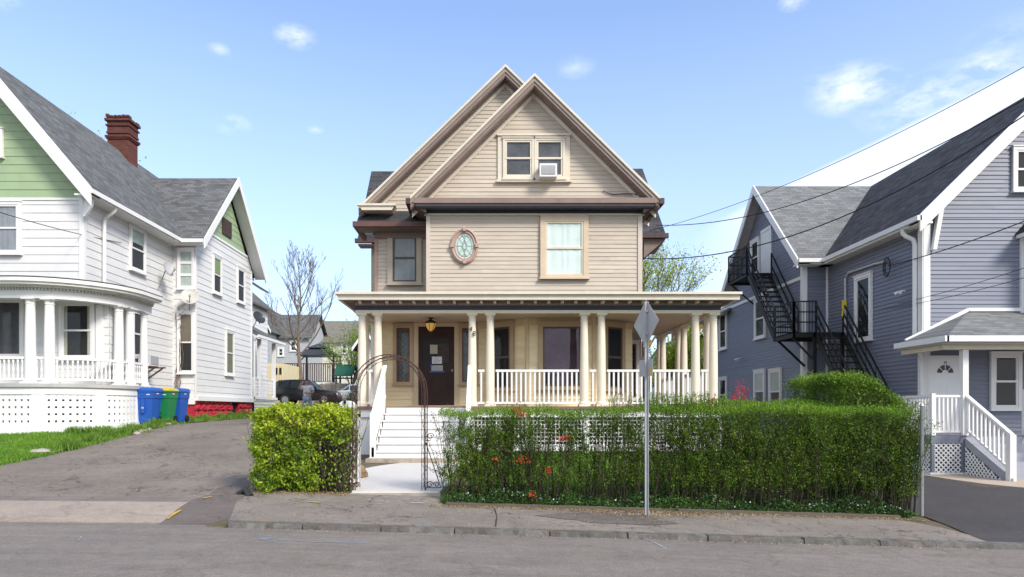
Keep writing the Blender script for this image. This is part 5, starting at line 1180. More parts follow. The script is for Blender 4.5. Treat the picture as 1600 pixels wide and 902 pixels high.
# ================================================================ WALKWAY, LAWNS, EDGING
mb = MB(); rows = []
for i in range(9):
    t = i / 8; y = 11.35 + (15.62 - 11.35) * t; a, b_ = -2.26 - .45 * t, -.80 + .30 * t; z = .135 + (.30 - .135) * t
    rows.append(((a, y, z), (b_, y, z)))
for r0, r1 in zip(rows[:-1], rows[1:]): mb.quad(r0[0], r0[1], r1[1], r1[0]); mb.quad(r0[0], r1[0], (r1[0][0], r1[0][1], 0), (r0[0][0], r0[0][1], 0)); mb.quad(r1[1], r0[1], (r0[1][0], r0[1][1], 0), (r1[1][0], r1[1][1], 0))
mb.quad(rows[0][1], rows[0][0], (rows[0][0][0], 11.33, 0), (rows[0][1][0], 11.33, 0))
setp(obj('walkway', mb, WCONC), kind='structure')
setp(obj('granite_step', MB().wb(-2.76, -.46, 15.42, 15.66, .15, .385), M('tan_granite', (.36,.30,.24), .85, .25, 9, bump=.4)), kind='structure')
setp(obj('walkway_edge', MB().wb(-2.28, -.78, 11.27, 11.345, -.05, .115), M('edge_concrete', (.36,.31,.26), .85, .2, 6, bump=.3)), kind='structure')
TURF = LAWNG
sheet('lawn', TURF, lambda y: (-18, interp([(12.0,-13.4),(13.5,-10.1),(15,-9.95),(19,-9.9)], y)), lin(12.3, 19.2, 20), .022, nx=30)
sheet('lawn', TURF, lambda y: (-.35, 7.0), lin(11.0, 17.5, 14), .014, nx=20)
sheet('lawn', TURF, lambda y: (-11.3, -9.9), lin(19.2, 33, 24), .02, nx=4)
sheet('far_lawn', TURF, lambda y: (-40, 40), lin(50.2, 120, 12), .02, nx=10)
BLADE = leafmat('grass_blade', (.10,.22,.02), (.20,.36,.04), .6, .3)
BLADE2 = leafmat('weed_blade', (.09,.19,.02), (.19,.33,.05), .6, .3)
def grass(name, pts, h, mat, wid=.012, lean=.35, label=None):
    pts = np.asarray(pts); n = len(pts); hh = h * rng.uniform(.45, 1.25, n) * (pts[:, 3] if pts.shape[1] > 3 else 1); a = rng.uniform(0, 2 * np.pi, n); ln = rng.normal(0, lean, (n, 2)) * hh[:, None]
    w_ = wid * rng.uniform(.6, 1.3, n); dx, dy = np.cos(a) * w_, np.sin(a) * w_
    p = pts[:, :3]; z0 = np.zeros(n)
    v = np.stack([p + np.stack([-dx, -dy, z0], 1), p + np.stack([dx, dy, z0], 1), p + np.stack([ln[:, 0] + dx * .3, ln[:, 1] + dy * .3, hh], 1), p + np.stack([ln[:, 0] - dx * .3, ln[:, 1] - dy * .3, hh], 1)], 1).reshape(-1, 3)
    me = bpy.data.meshes.new(name); me.vertices.add(4 * n); me.vertices.foreach_set('co', v.ravel()); me.loops.add(4 * n); me.loops.foreach_set('vertex_index', np.arange(4 * n)); me.polygons.add(n)
    me.polygons.foreach_set('loop_start', np.arange(0, 4 * n, 4)); me.polygons.foreach_set('loop_total', np.full(n, 4)); me.materials.append(mat); me.update(calc_edges=True)
    o = bpy.data.objects.new(name, me); C.objects.link(o); return setp(o, label=label, cat='grass', kind='stuff')
pts = []
while len(pts) < 45000:
    y = random.uniform(12.4, 18.85); xr = interp([(12.0,-13.4),(13.5,-10.1),(15,-9.95),(19,-9.9)], y) + random.gauss(0, .12); x = xr - abs(random.gauss(0, 1)) * 2.6
    if x < -16.5: continue
    k = .5 + .5 * math.sin(x * 1.9 + 1.3 * math.sin(y * 1.3)) * math.sin(y * 2.1 + x)
    if k < .16 and random.random() < .8: continue
    pts.append((x, y, gz(x, y) + .01, .55 + .6 * k))
grass('grass', pts, .085, BLADE, .010, label='bright green lawn in front of the white porch skirt')
pts = []
for _ in range(16000):
    x, y = random.uniform(-.3, 6.6), random.uniform(11.5, 17.4); pts.append((x, y, gz(x, y) + .01, 1))
grass('grass', pts, .13, BLADE, .014, label='green grass of the front yard behind the hedge')
pts = []
for k in range(75):
    y0 = random.uniform(18.5, 33); x0 = random.uniform(-10.15, -9.85) if y0 < 21 or random.random() < .35 else random.uniform(-11.15, -10.6)
    if y0 > 23.3 and random.random() < .5: x0 = random.uniform(-11.2, -10.9)
    if y0 < 18.9: y0 = 18.7
    r = random.uniform(.08, .3); hk = random.uniform(.5, 1.5)
    for _ in range(int(130 * r / .2)):
        a, q = random.uniform(0, 6.28), abs(random.gauss(0, r)); x, y = x0 + q * math.cos(a), y0 + q * math.sin(a); pts.append((x, y, gz(x, y) + .01, hk * max(.3, 1 - q / r * .4)))
for k in range(9):
    x0, y0 = [(-10.6,18.6),(-10.4,18.7),(-10.9,18.65),(-11.3,18.6),(-10.2,18.3),(-9.95,16.2),(-10.0,17.3),(-10.3,18.4),(-10.1,19.3)][k]
    for _ in range(260):
        a, q = random.uniform(0, 6.28), abs(random.gauss(0, .15)); x, y = x0 + q * math.cos(a), y0 + q * math.sin(a); pts.append((x, y, gz(x, y) + .01, 1.3))
grass('weeds', pts, .17, BLADE2, .014, label='tufts of weeds along the driveway edge and the red foundation')
# stones at the lawn edge
ST = M('field_stone', (.36,.32,.28), .9, .25, 6, bump=.5)
def rock(mb, x, y, z, r, fl=.55):
    n, m_ = 8, 5; ph = [random.uniform(.75, 1.2) for _ in range(n * m_)]; o = len(mb.v); vs = []
    for j in range(m_):
        t = math.pi * j / (m_ - 1)
        for i in range(n): a = 2 * math.pi * i / n; q = r * ph[j * n + i] if 0 < j < m_ - 1 else r; vs.append((x + q * math.sin(t) * math.cos(a), y + q * math.sin(t) * math.sin(a), z + r * fl * math.cos(t)))
    mb.add(vs, [[j * n + i, (j + 1) * n + i, (j + 1) * n + (i + 1) % n, j * n + (i + 1) % n] for j in range(m_ - 1) for i in range(n)])
mb = MB()
for k in range(26):
    y = random.uniform(18.4, 21.2); x = -9.95 + random.gauss(0, .12); rock(mb, x, y, gz(x, y) + .02, random.uniform(.04, .12))
o = obj('stones', mb, ST, smooth=True); setp(o, 'loose pale stones scattered beside the driveway near the bins', 'stones', kind='stuff')
mb = MB(); x, y = gp(238, 694); rock(mb, PX(65,15.6), 15.6, gz(PX(65,15.6),15.6) + .05, .22, .35)
o = obj('stone', mb, ST, smooth=True, origin=(PX(65,15.6), 15.6, gz(PX(65,15.6),15.6))); setp(o, 'flat pale stone lying in the lawn at the left', 'stone')
mb = MB(); x, y, z = PX(559,13.0), 13.0, .22; rock(mb, x, y, z + .1, .17, .9); rock(mb, x + .1, y + .1, z + .02, .1, .9)
o = obj('stone', mb, M('brown_stone', (.28,.19,.11), .9, .4, 9, bump=.5), smooth=True, origin=(x, y, z - .05)); setp(o, 'rounded brown stone beside the foot of the white steps', 'stone')
# timber edging
TIM = M('weathered_timber', (.12,.10,.075), .9, .25, 6, bump=.4, stretch=(.4, 3, 3), dirt=.4, dscale=3)
for (xa, xb, lab) in ((-.65, 2.72, 'long weathered timber edging board left of the sign post'), (2.98, 6.45, 'weathered timber edging board right of the sign post')):
    mb = MB(); n = 10
    for i in range(n):
        a, b_ = xa + (xb - xa) * i / n, xa + (xb - xa) * (i + 1) / n; j = .006 * math.sin(i * 2.1)
        za, zb = gz(a, 10.66), gz(b_, 10.66)
        mb.hexa([(a, 10.66, za - .05), (b_, 10.66, zb - .05), (b_, 10.73, zb - .05), (a, 10.73, za - .05)], [(a, 10.66, za + .055 + j), (b_, 10.66, zb + .055 - j), (b_, 10.73, zb + .06 - j), (a, 10.73, za + .06 + j)])
    o = obj('timber_edging', mb, TIM, origin=((xa + xb) / 2, 10.7, gz((xa + xb) / 2, 10.7))); setp(o, lab, 'garden edging')
# leaf litter
pts = []
for _ in range(5200):
    u = random.random()
    if u < .55: x, y = random.uniform(-.9, 6.8), 10.62 - abs(random.gauss(0, .10))
    elif u < .72: x, y = random.gauss(2.6, .7), random.gauss(10.35, .18)
    elif u < .86: x, y = random.uniform(-3.95, -2.3), random.gauss(11.2, .06)
    elif u < .92: x, y = random.uniform(-3, 6.3), 8.78 - abs(random.gauss(0, .05))
    else: x, y = random.uniform(-3.5, 6.5), random.uniform(9, 10.6)
    if y > 10.62 and x > -.7: y = 10.6
    z = (gz(x, y) + .028) if y > 8.9 else roadz(x, y) + .012
    pts.append((x, y, z))
o = leafmesh('leaf_litter', pts, .022, leafmat('dry_leaf', (.18,.12,.06), (.42,.31,.17), .8, .1), aspect=.7, nrm=np.tile([0, 0, .3], (len(pts), 1))); setp(o, 'dry brown leaf litter along the sidewalk edge', 'leaf litter', kind='stuff')
# ================================================================ HEDGES
PRIV = leafmat('privet_leaf', (.045,.098,.009), (.150,.255,.020), .5, .3)
PRIVT = leafmat('privet_new_leaf', (.11,.23,.015), (.24,.39,.03), .5, .4)
STEM = M('privet_stem', (.075,.06,.042), .9, .3, 8)
SP_ = []
def stems(name, parent, n, xr, yr, zt, r=.006, lean=.12, zb=None, twig=2, pick=None):
    mb = MB()
    for _ in range(n):
        x, y = (pick() if pick else (random.uniform(*xr), random.uniform(*yr))); z0 = gz(x, y); h = (zt(x) if callable(zt) else zt) * random.uniform(.8, 1.02) - z0
        lx, ly = random.gauss(0, lean), random.gauss(0, lean * .5); rr = r * random.uniform(.6, 1.5)
        P_ = [(x + lx * t * h + .02 * math.sin(t * 7 + x * 30), y + ly * t * h, z0 + h * t) for t in (0, .25, .5, .75, 1)]
        mb.tube(P_, [rr, rr * .85, rr * .7, rr * .5, rr * .25], 3, cap=False)
        SP_.append([Vector(p) for p in P_])
        for _k in range(twig):
            i = random.choice((1, 2, 3)); b_ = Vector(P_[i]); d = Vector((random.gauss(0, .3), random.gauss(0, .2), random.uniform(.3, .9))) * h * .35
            q_ = b_ + d; q_.z = min(q_.z, zt(x) if callable(zt) else zt)
            mb.tube([b_, (b_ + q_) / 2 + Vector((random.gauss(0,.01),0,0)), q_], [rr * .55, rr * .4, rr * .2], 3, cap=False)
            SP_.append([b_, q_])
    return obj(name, mb, STEM, parent)
HX0, HX1, HY0, HY1 = -.78, 6.85, 10.85, 11.55
def htop(x): return 1.50 + .02 * math.sin(x * 3.1) + .015 * math.sin(x * 7.3 + 1) + .05 * sstep(1.5, 3.5, x) - .04 * sstep(5, 6.8, x)
HG = thing('hedge', (3.0, 11.2, 0), 'long clipped privet hedge along the sidewalk with bare stems showing at its left', 'hedge')
stems('stems', HG, 900, (HX0 + .08, HX1 - .1), (HY0 + .1, HY1 - .1), htop, pick=lambda: (HX0 + .08 + (HX1 - HX0 - .2) * random.random() ** .92, random.uniform(HY0 + .08, HY1 - .05)))
def hedge_pts(n, dens):
    out = []; base = list(SP_); tufts = [random.choice((.25, .6, 1, 1, 1.3)) for _ in base]
    while len(out) < n:
        k = random.randrange(len(base)); P_ = base[k]; t = random.random() * (len(P_) - 1); i = min(int(t), len(P_) - 2); p = P_[i].lerp(P_[i + 1], t - i)
        x, z = p.x, p.z; zt = htop(x); z0 = gz(x, 11); tt = (z - z0) / (zt - z0)
        right = sstep(2.2, 4.6, x); top = sstep(.72, .93, tt)
        d = top + (.62 + .38 * right) * (1 - top)
        d *= .35 + .9 * (.5 + .5 * math.sin(x * 7 + 3 * math.sin(z * 4 + x)) * math.sin(z * 5 + x * 2.3))
        d *= tufts[k]
        if tt < .2: d *= .45
        if x < HX0 + .9: d = max(d, .85 * tufts[k])
        if random.random() > d: continue
        out.append((x + random.gauss(0, .022), p.y + random.gauss(0, .03), min(z + random.gauss(0, .015), zt + .03)))
    return out
leafmesh('foliage', hedge_pts(150000, 1) + [(random.uniform(3.0, HX1 - .05) , random.uniform(HY0, HY1), random.uniform(.35, 1.5)) for _ in range(26000)], .029, PRIV, HG, aspect=.5, up=.5)
pts = [(x := random.uniform(HX0, HX1), random.uniform(HY0 - .05, HY1 + .05), htop(x) + random.gauss(-.045, .04)) for _ in range(17000)]
leafmesh('new_growth', pts, .030, PRIVT, HG, aspect=.45, up=1.2)
pts = []
for _ in range(15000):
    x = 6.9 - 3.9 * random.random() ** 1.2; y = random.uniform(HY1 - .1, 12.4); zt = 1.50 + .17 * sstep(11.4, 12.3, y) * sstep(2.9, 3.8, x); pts.append((x, y, zt - abs(random.gauss(0, .07)) + .03 * math.sin(x * 5 + y * 3)))
leafmesh('top_foliage', pts, .032, PRIVT, HG, aspect=.45, up=1.0)
# tall upright shoots above the top
mb = MB(); pts = []
for _ in range(330):
    x = random.choice((random.uniform(.3, 6.8), random.gauss(3.2, .8), random.gauss(3.2, .5))); 
    if x > 6.8 or x < 0: continue
    y = random.uniform(HY0 + .1, HY1); h = random.uniform(.05, .22) * (1.1 if 2 < x < 4.2 else .6); z0 = htop(x) - .05; lx = random.gauss(0, .12) * h
    mb.tube([(x, y, z0), (x + lx, y, z0 + h + .05)], [.004, .002], 3, cap=False)
    for k in range(int(h / .012)): t = random.random(); pts.append((x + lx * t + random.gauss(0, .012), y + random.gauss(0, .012), z0 + (h + .07) * t))
setp(obj('shoots', mb, STEM, HG), kind='stuff'); leafmesh('shoot_leaves', pts, .034, PRIVT, HG, aspect=.4, up=1.5)
# side hedge, taller
SH2 = thing('hedge', (6.45, 13, 0), 'taller block of privet hedge behind the right end of the sidewalk hedge', 'hedge')
pts = []
while len(pts) < 40000:
    x, y, z = random.uniform(5.95, 7.15), random.uniform(11.7, 13.5), random.uniform(.1, 2.04)
    f_ = random.random()
    if f_ < .3: y = 11.7 + random.gauss(0, .07)
    elif f_ < .6: x = 5.95 + random.gauss(0, .07)
    elif f_ < .9: z = 2.0 + random.gauss(0, .05)
    if z < 1.0 and random.random() < .6: continue
    z -= .42 * sstep(6.45, 7.15, x) * (z / 2); pts.append((x + .05 * math.sin(y * 5 + z * 3), y + .05 * math.sin(x * 6), z + .04 * math.sin(x * 5) * math.sin(y * 4)))
leafmesh('foliage', pts, .034, PRIV, SH2, aspect=.5, up=.6)
pts = [(x := random.uniform(5.92, 7.15), random.uniform(11.65, 13.5), 2.0 - .40 * sstep(6.45, 7.15, x) + random.gauss(.03, .06)) for _ in range(12000)]; leafmesh('new_growth', pts, .034, PRIVT, SH2, aspect=.45, up=1.2)
stems('stems', SH2, 220, (6.0, 6.7), (11.75, 13.4), 1.85)
stems('stems', SH2, 90, (6.25, 6.6), (11.66, 11.75), 1.85, .006)
# sprawling right end
pts = []; mb = MB()
for _ in range(80):
    x, y = random.uniform(6.6, 6.9), random.uniform(10.9, 11.5); z0 = gz(x, y); h = random.uniform(.9, 1.85); lx = random.uniform(.05, .5) * random.random() ** .5; ly = random.uniform(-.15, .1)
    P_ = [(x + lx * t * t, y + ly * t, z0 + h * t) for t in (0, .3, .6, .8, 1)]; mb.tube(P_, [.007, .006, .005, .004, .002], 3, cap=False)
    for k in range(int(h * 95)): t = random.uniform(.22, 1); pts.append((x + lx * t * t + random.gauss(0, .035), y + ly * t + random.gauss(0, .035), z0 + h * t))
o = thing('shrub', (6.8, 11.2, 0), 'loose upright shrub sprawling at the right end of the sidewalk hedge', 'shrub'); obj('stems', mb, STEM, o); leafmesh('foliage', pts, .034, PRIV, o, aspect=.45, up=.8)
# round green shrub behind the thin part of the hedge
def bush(x, y, z, rx, rz, n, size, mat, label, name='shrub', ry=None, stem=True, gap=.35, up=.3, aspect=.5, cat='shrub', smat=None, group=None):
    o = thing(name, (x, y, gz(x, y)), label, cat, group); p = rng.normal(size=(n * 2, 3)); p /= np.linalg.norm(p, axis=1)[:, None]; rad = rng.uniform(.25, 1, n * 2) ** .45
    lump = 1 + .12 * np.sin(p[:, 0] * 6 + p[:, 2] * 5) + .1 * np.sin(p[:, 1] * 9 + p[:, 2] * 8 + 1); q = p * (rad * lump)[:, None] * np.array([rx, ry or rx, rz])
    m_ = (np.sin(q[:, 0] * 9 / rx + 2) * np.sin(q[:, 2] * 8 / rz) * np.sin(q[:, 1] * 7 / rx + 1) > -gap)[:]; q = q[m_][:n] + np.array([x, y, z])
    leafmesh('foliage', q, size, mat, o, aspect=aspect, up=up)
    if stem:
        mb = MB()
        for _ in range(14):
            a = random.uniform(0, 6.28); g0 = gz(x, y); mb.tube([(x + .1 * math.cos(a) * rx, y + .1 * math.sin(a) * rx, g0), (x + .4 * math.cos(a) * rx, y + .4 * math.sin(a) * rx, (g0 + z) / 2 + .2 * rz), (x + .8 * math.cos(a) * rx, y + .8 * math.sin(a) * rx, z + rz * random.uniform(.1, .8))], [.012, .008, .003], 4, cap=False)
        obj('stems', mb, smat or STEM, o)
    return o
bush(PX(779,13), 13, .78, .30, .38, 5000, .035, leafmat('olive_leaf', (.06,.09,.012), (.14,.17,.03), .6, .3), 'rounded olive green shrub behind the bare stems of the hedge')
bush(PX(1157,14.3), 14.3, 1.60, .19, .55, 800, .04, leafmat('azalea_flower', (.50,.02,.06), (.75,.06,.13), .5, .4), 'shrub covered in crimson pink flowers in front of the blue wing', gap=-.05)
# red quince blossoms in the hedge
QR = leafmat('quince_flower', (.60,.02,.01), (.72,.07,.02), .5, .35)
for i, (px, py, r, lab) in enumerate([(812,640,.11,'on top of the hedge'), (818,648,.08,'just below the hedge top'), (817,719,.10,'in the middle of the hedge stems'), (830,773,.06,'hanging over the timber edging'), (882,685,.09,'near the third porch column'), (855,735,.06,'low in the hedge right of the middle blossoms'), (773,718,.04,'small and orange left of the middle blossoms'), (1112,626,.07,'at the porch corner above the hedge')]):
    y = 10.72 if py > 760 else 10.86; x, z = PX(px, y), PZ(py, y)
    if i == 7: y = 11.3; x, z = PX(px, y), PZ(py, y)
    pts = [(x + random.gauss(0, r * .5), y + random.gauss(0, .03), z + random.gauss(0, r * .35)) for _ in range(int(420 * r))]
    o = thing('quince_blossom', (x, y, z - r), 'cluster of scarlet quince flowers ' + lab, 'flowers', 'red quince flowers in the hedge'); leafmesh('petals', pts, .030, QR, o, aspect=.8)
    obj('twig', MB().tube([(x, y + .03, z - .4 if z > .5 else z - .1), (x + .02, y + .02, z - .1), (x, y, z + r * .5)], .004, 4), STEM, o)
# periwinkle ground cover
pts = []; fl_ = []
while len(pts) < 21000:
    x = random.uniform(-.75, 6.75); y = random.uniform(10.76, 11.5); hh = .17 + .10 * math.sin(x * 4) * math.sin(x * 1.7 + 1) + .05 * math.sin(x * 11); z = gz(x, y) + random.uniform(0, max(.06, hh)); pts.append((x, y, z))
    if random.random() < .0030: fl_.append((x, 10.76 + random.uniform(-.02, .05), gz(x, y) + random.uniform(.08, max(.1, hh))))
o = leafmesh('ground_cover', pts, .036, leafmat('periwinkle_leaf', (.018,.055,.012), (.07,.15,.03), .4, .2), aspect=.6, up=.3); setp(o, 'dark glossy periwinkle ground cover under the hedge', 'ground cover', kind='stuff')
o = leafmesh('periwinkle_flowers', fl_, .026, leafmat('periwinkle_petal', (.50,.52,.80), (.75,.77,.9), .6, .3), aspect=.9); setp(o, 'small pale blue periwinkle flowers at the foot of the hedge', 'flowers', kind='stuff')
# left hedge: yellow green
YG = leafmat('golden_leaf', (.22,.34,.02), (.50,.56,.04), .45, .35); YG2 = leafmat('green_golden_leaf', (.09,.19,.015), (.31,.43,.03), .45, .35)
LH = thing('hedge', (-3.1, 11.3, .1), 'short boxy yellow green hedge left of the metal garden arch', 'hedge')
pts = []; p2 = []
X0, X1, Y0_, Y1_ = -3.86, -2.36, 11.28, 12.05
while len(pts) + len(p2) < 15500:
    x, y, z = random.uniform(X0, X1), random.uniform(Y0_, Y1_), random.uniform(.16, 1.50)
    f_ = random.random()
    if f_ < .5: y = Y0_ + random.gauss(0, .05)
    elif f_ < .62: x = X0 + random.gauss(0, .05)
    elif f_ < .72: x = X1 + random.gauss(0, .05)
    elif f_ < .9: z = 1.48 + random.gauss(0, .04)
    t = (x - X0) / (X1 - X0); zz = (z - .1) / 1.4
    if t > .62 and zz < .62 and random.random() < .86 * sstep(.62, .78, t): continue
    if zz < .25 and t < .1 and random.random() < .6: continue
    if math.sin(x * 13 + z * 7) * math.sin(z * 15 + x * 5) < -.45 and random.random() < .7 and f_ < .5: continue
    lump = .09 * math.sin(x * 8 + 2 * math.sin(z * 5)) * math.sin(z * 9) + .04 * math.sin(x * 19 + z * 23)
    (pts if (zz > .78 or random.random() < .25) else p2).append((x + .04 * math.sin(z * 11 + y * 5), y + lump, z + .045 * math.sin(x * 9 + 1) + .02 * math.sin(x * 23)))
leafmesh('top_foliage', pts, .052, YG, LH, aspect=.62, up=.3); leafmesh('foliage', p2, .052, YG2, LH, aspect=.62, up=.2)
stems('stems', LH, 190, (X0 + .05, X1), (Y0_ + .08, Y1_), 1.46, .007); stems('stems', LH, 70, (-2.85, -2.32), (11.3, 11.8), 1.40, .008, twig=3)
# ================================================================ ARCH, MAILBOX, SIGN, BINS
IR = M('rusty_iron', (.07,.04,.032), .65, .35, 12, metal=.4, dirt=.5, dscale=8, dirtcol=(.14,.06,.03))
AX0, AX1, AZ = -2.27, -1.05, .15
AR = thing('garden_arch', ((AX0 + AX1) / 2, 11.6, AZ), 'rusty wrought iron garden arch over the white walkway', 'garden arch')
acx, arr = (AX0 + AX1) / 2, (AX1 - AX0) / 2
def hoop(r, y): return [(acx - r, y, AZ + (.0 if i == 0 else .9 * i)) for i in range(2)] + [(acx - r * math.cos(t), y, 1.80 + r * math.sin(t) * (2.42 - 1.80) / arr) for t in [math.pi * i / 24 for i in range(25)]] + [(acx + r, y, AZ + .9), (acx + r, y, AZ)]
def hpos(r, y, s_):   # s in 0..1 along the leg-arc-leg
    P_ = hoop(r, y); P_ = [Vector(p) for p in P_]; Ls = [0]
    for a, b_ in zip(P_[:-1], P_[1:]): Ls.append(Ls[-1] + (b_ - a).length)
    d = s_ * Ls[-1]
    for i in range(len(P_) - 1):
        if Ls[i + 1] >= d: return P_[i].lerp(P_[i + 1], (d - Ls[i]) / (Ls[i + 1] - Ls[i] + 1e-9))
    return P_[-1]
for y in (11.45, 11.85):
    obj('hoop', MB().tube(hoop(arr, y), .0095, 6).tube(hoop(arr - .055, y), .006, 5), IR, AR)
mb = MB()
for y in (11.45, 11.85):
    for i in range(46):
        a, b_ = hpos(arr, y, i / 46), hpos(arr - .055, y, (i + 1) / 46)
        mb.tube([a, b_] if i % 2 else [hpos(arr - .055, y, i / 46), hpos(arr, y, (i + 1) / 46)], .0035, 4)
obj('zigzag', mb, IR, AR)
mb = MB()
for i in range(15): a = hpos(arr, 11.45, i / 14); b_ = hpos(arr, 11.85, i / 14); mb.tube([a, b_], .0055, 4)
obj('cross_bar', mb, IR, AR)
def spiral(cx, cz, r, y, turns=1.3, sg=1, st=0): return [(cx + sg * (r * (1 - t * .75)) * math.cos(st + t * turns * 6.28), y, cz + (r * (1 - t * .75)) * math.sin(st + t * turns * 6.28)) for t in [i / 20 for i in range(21)]]
mb = MB(); mb.tube(spiral(AX1 + .09, 1.05, .06, 11.45), .007, 5); mb.tube([(AX1, 11.45, .98), (AX1 + .06, 11.45, .98), (AX1 + .10, 11.45, .99)], .007, 5)
mb.tube([(AX1 + .01, 11.45, .95), (AX1 + .26, 11.45, .2)], .009, 5); mb.tube(spiral(AX1 + .08, .24, .06, 11.45), .008, 5); mb.tube(spiral(AX1 + .19, .24, .05, 11.45, sg=-1), .008, 5); mb.tube([(AX1, 11.45, .19), (AX1 + .27, 11.45, .19)], .008, 5)
mb.tube(spiral(AX0 - .07, .24, .06, 11.45, sg=-1), .008, 5); mb.tube(spiral(AX0 + .08, .24, .05, 11.45), .008, 5)
obj('scroll', mb, IR, AR)
MBX = thing('mailbox', (-2.60, 12.3, .15), 'white rounded mailbox on a lattice post beside the garden arch', 'mailbox')
mb = MB(); n = 14; mx0, mx1 = -2.68, -2.42
prof = [(mx0, 1.42)] + [((mx0 + mx1) / 2 - .13 * math.cos(t), 1.53 + .13 * math.sin(t)) for t in [math.pi * i / n for i in range(n + 1)]] + [(mx1, 1.42)]
mb.prism([(x, 12.2, z) for x, z in prof], (0, .45, 0)); obj('box', mb, WHITE, MBX)
obj('latch', MB().wb(-2.64, -2.47, 12.19, 12.199, 1.49, 1.5).wb(-2.556, -2.544, 12.19, 12.199, 1.5, 1.6).wb(-2.57, -2.53, 12.17, 12.2, 1.60, 1.66).wb(-2.63, -2.61, 12.185, 12.2, 1.5, 1.53).wb(-2.50, -2.48, 12.185, 12.2, 1.5, 1.53), BLACKM, MBX)
mb = MB(); pf = FR(0, 12.35); mb.box(pf, -2.76, -2.70, -.03, .03, .12, 1.42); mb.box(pf, -2.36, -2.30, -.03, .03, .12, 1.42); mb.box(pf, -2.76, -2.30, -.03, .03, 1.36, 1.42); mb.box(pf, -2.70, -2.36, -.03, .03, .18, .24); lattice(mb, pf, -2.70, -2.36, .24, 1.36, .10, .035); obj('lattice_panel', mb, WHITE, MBX)
# road sign seen from behind
SX, SY = 2.39, 10.28; SZ = gz(SX, SY)
SG = thing('sign_post', (SX, SY, SZ), 'grey steel post with the plain back of a diamond traffic sign, on the sidewalk edge', 'road sign')
mb = MB(); 
for a, b_ in ((-.028, -.021), (.021, .028)): mb.wb(SX + a, SX + b_, SY - .03, SY + .0, SZ - .1, 3.12)
mb.wb(SX - .021, SX + .021, SY - .006, SY, SZ - .1, 3.12)
obj('post', mb, M('post_steel', (.38,.39,.41), .55, .1, 9, metal=.2, dirt=.3, dscale=5), SG)
ph = R(-72); su = Vector((math.cos(ph), math.sin(ph), 0)); sn = Vector((-su.y, su.x, 0)); c0 = Vector((SX + .00, SY + .035, 0))
SBK = M('sign_back', (.40,.39,.38), .55, .08, 4, metal=.0, dirt=.2, dscale=3)
def plate(pts, th=.004): return MB().prism([tuple(c0 + su * u + Vector((0, 0, z))) for u, z in pts], tuple(sn * th))
zc = PZ(505, 10.3); hd = .36
obj('sign_panel', plate([(0, zc - hd), (hd, zc), (0, zc + hd), (-hd, zc)]), SBK, SG); obj('sign_plate', plate([(-.19, PZ(588,10.3)), (.19, PZ(588,10.3)), (.19, PZ(562,10.3)), (-.19, PZ(562,10.3))]), SBK, SG)
c0 = c0 - sn * .003
obj('sticker', plate([(.08, PZ(540,10.3)), (.16, PZ(540,10.3)), (.16, PZ(533,10.3)), (.08, PZ(533,10.3))], .002), M('orange_sticker', (.75,.40,.03), .6), SG); obj('sticker', plate([(.09, PZ(586,10.3)), (.17, PZ(586,10.3)), (.17, PZ(579,10.3)), (.09, PZ(579,10.3))], .002), MATS['orange_sticker'], SG)
obj('bolt', MB().wb(SX - .01, SX + .01, SY - .045, SY + .04, zc + .16, zc + .18).wb(SX - .01, SX + .01, SY - .045, SY + .04, zc - .18, zc - .16), STEEL, SG)
o = obj('fence_pole', MB().lathe((6.93, 10.9, -.2), [(.028, 0), (.028, 1.75), (.032, 1.76), (.02, 1.79)], 12), STEEL, origin=(6.93, 10.9, -.2), smooth=True); setp(o, 'short galvanised pole standing at the right end of the hedge', 'pole')
o = obj('drain_pipe', MB().tube([(-4.05, 11.1, .12), (-3.93, 11.08, .2), (-3.82, 11.0, .09)], [.05, .055, .06], 10, cap=False).wb(-4.08, -3.9, 11.1, 11.2, .03, .17), M('black_plastic', (.03,.03,.03), .4), origin=(-3.95, 11.05, .05)); setp(o, 'black plastic drain pipe piece at the foot of the yellow green hedge', 'drain pipe')
def bin_(x, y, colm, lidm, label):
    z0 = gz(x, y) + .02; t = thing('wheelie_bin', (x, y, z0), label, 'bin', 'wheelie bins by the white porch')
    mb = MB(); R_ = lambda w_, d, z: [(x - w_, y - d, z), (x + w_, y - d, z), (x + w_, y + d, z), (x - w_, y + d, z)]
    mb.hexa(R_(.22, .24, z0 + .03), R_(.285, .31, z0 + .80)); mb.hexa(R_(.30, .325, z0 + .80), R_(.31, .34, z0 + 1.02)); mb.wb(x - .05, x + .05, y - .335, y - .24, z0 + .35, z0 + .78) 
    mb.hexa(R_(.325, .355, z0 + 1.0), R_(.325, .355, z0 + 1.04))
    obj('body', mb, colm, t)
    mb = MB(); mb.hexa(R_(.33, .36, z0 + 1.045), R_(.30, .32, z0 + 1.12)); mb.hexa(R_(.28, .30, z0 + 1.12), R_(.22, .24, z0 + 1.14)); mb.tube([(x - .2, y + .42, z0 + 1.04), (x + .2, y + .42, z0 + 1.04)], .02, 6); mb.wb(x - .2, x - .17, y + .3, y + .42, z0 + 1.02, z0 + 1.06); mb.wb(x + .17, x + .2, y + .3, y + .42, z0 + 1.02, z0 + 1.06)
    obj('lid', mb, lidm, t)
    for s_ in (-1, 1): obj('wheel', MB().tube([(x + s_ * .21, y + .26, z0 + .12), (x + s_ * .27, y + .26, z0 + .12)], .12, 14), BLACKM, t)
    obj('marking', MB().wb(x + .12, x + .22, y - .342, y - .33, z0 + .90, z0 + .93).wb(x + .315, x + .322, y - .1, y + .05, z0 + .93, z0 + .96), M('bin_print', (.6,.65,.7), .6), t)
    obj('catch', MB().wb(x - .03, x + .03, y - .345, y - .335, z0 + .48, z0 + .53), M('bin_catch', (.5,.5,.5), .6), t)
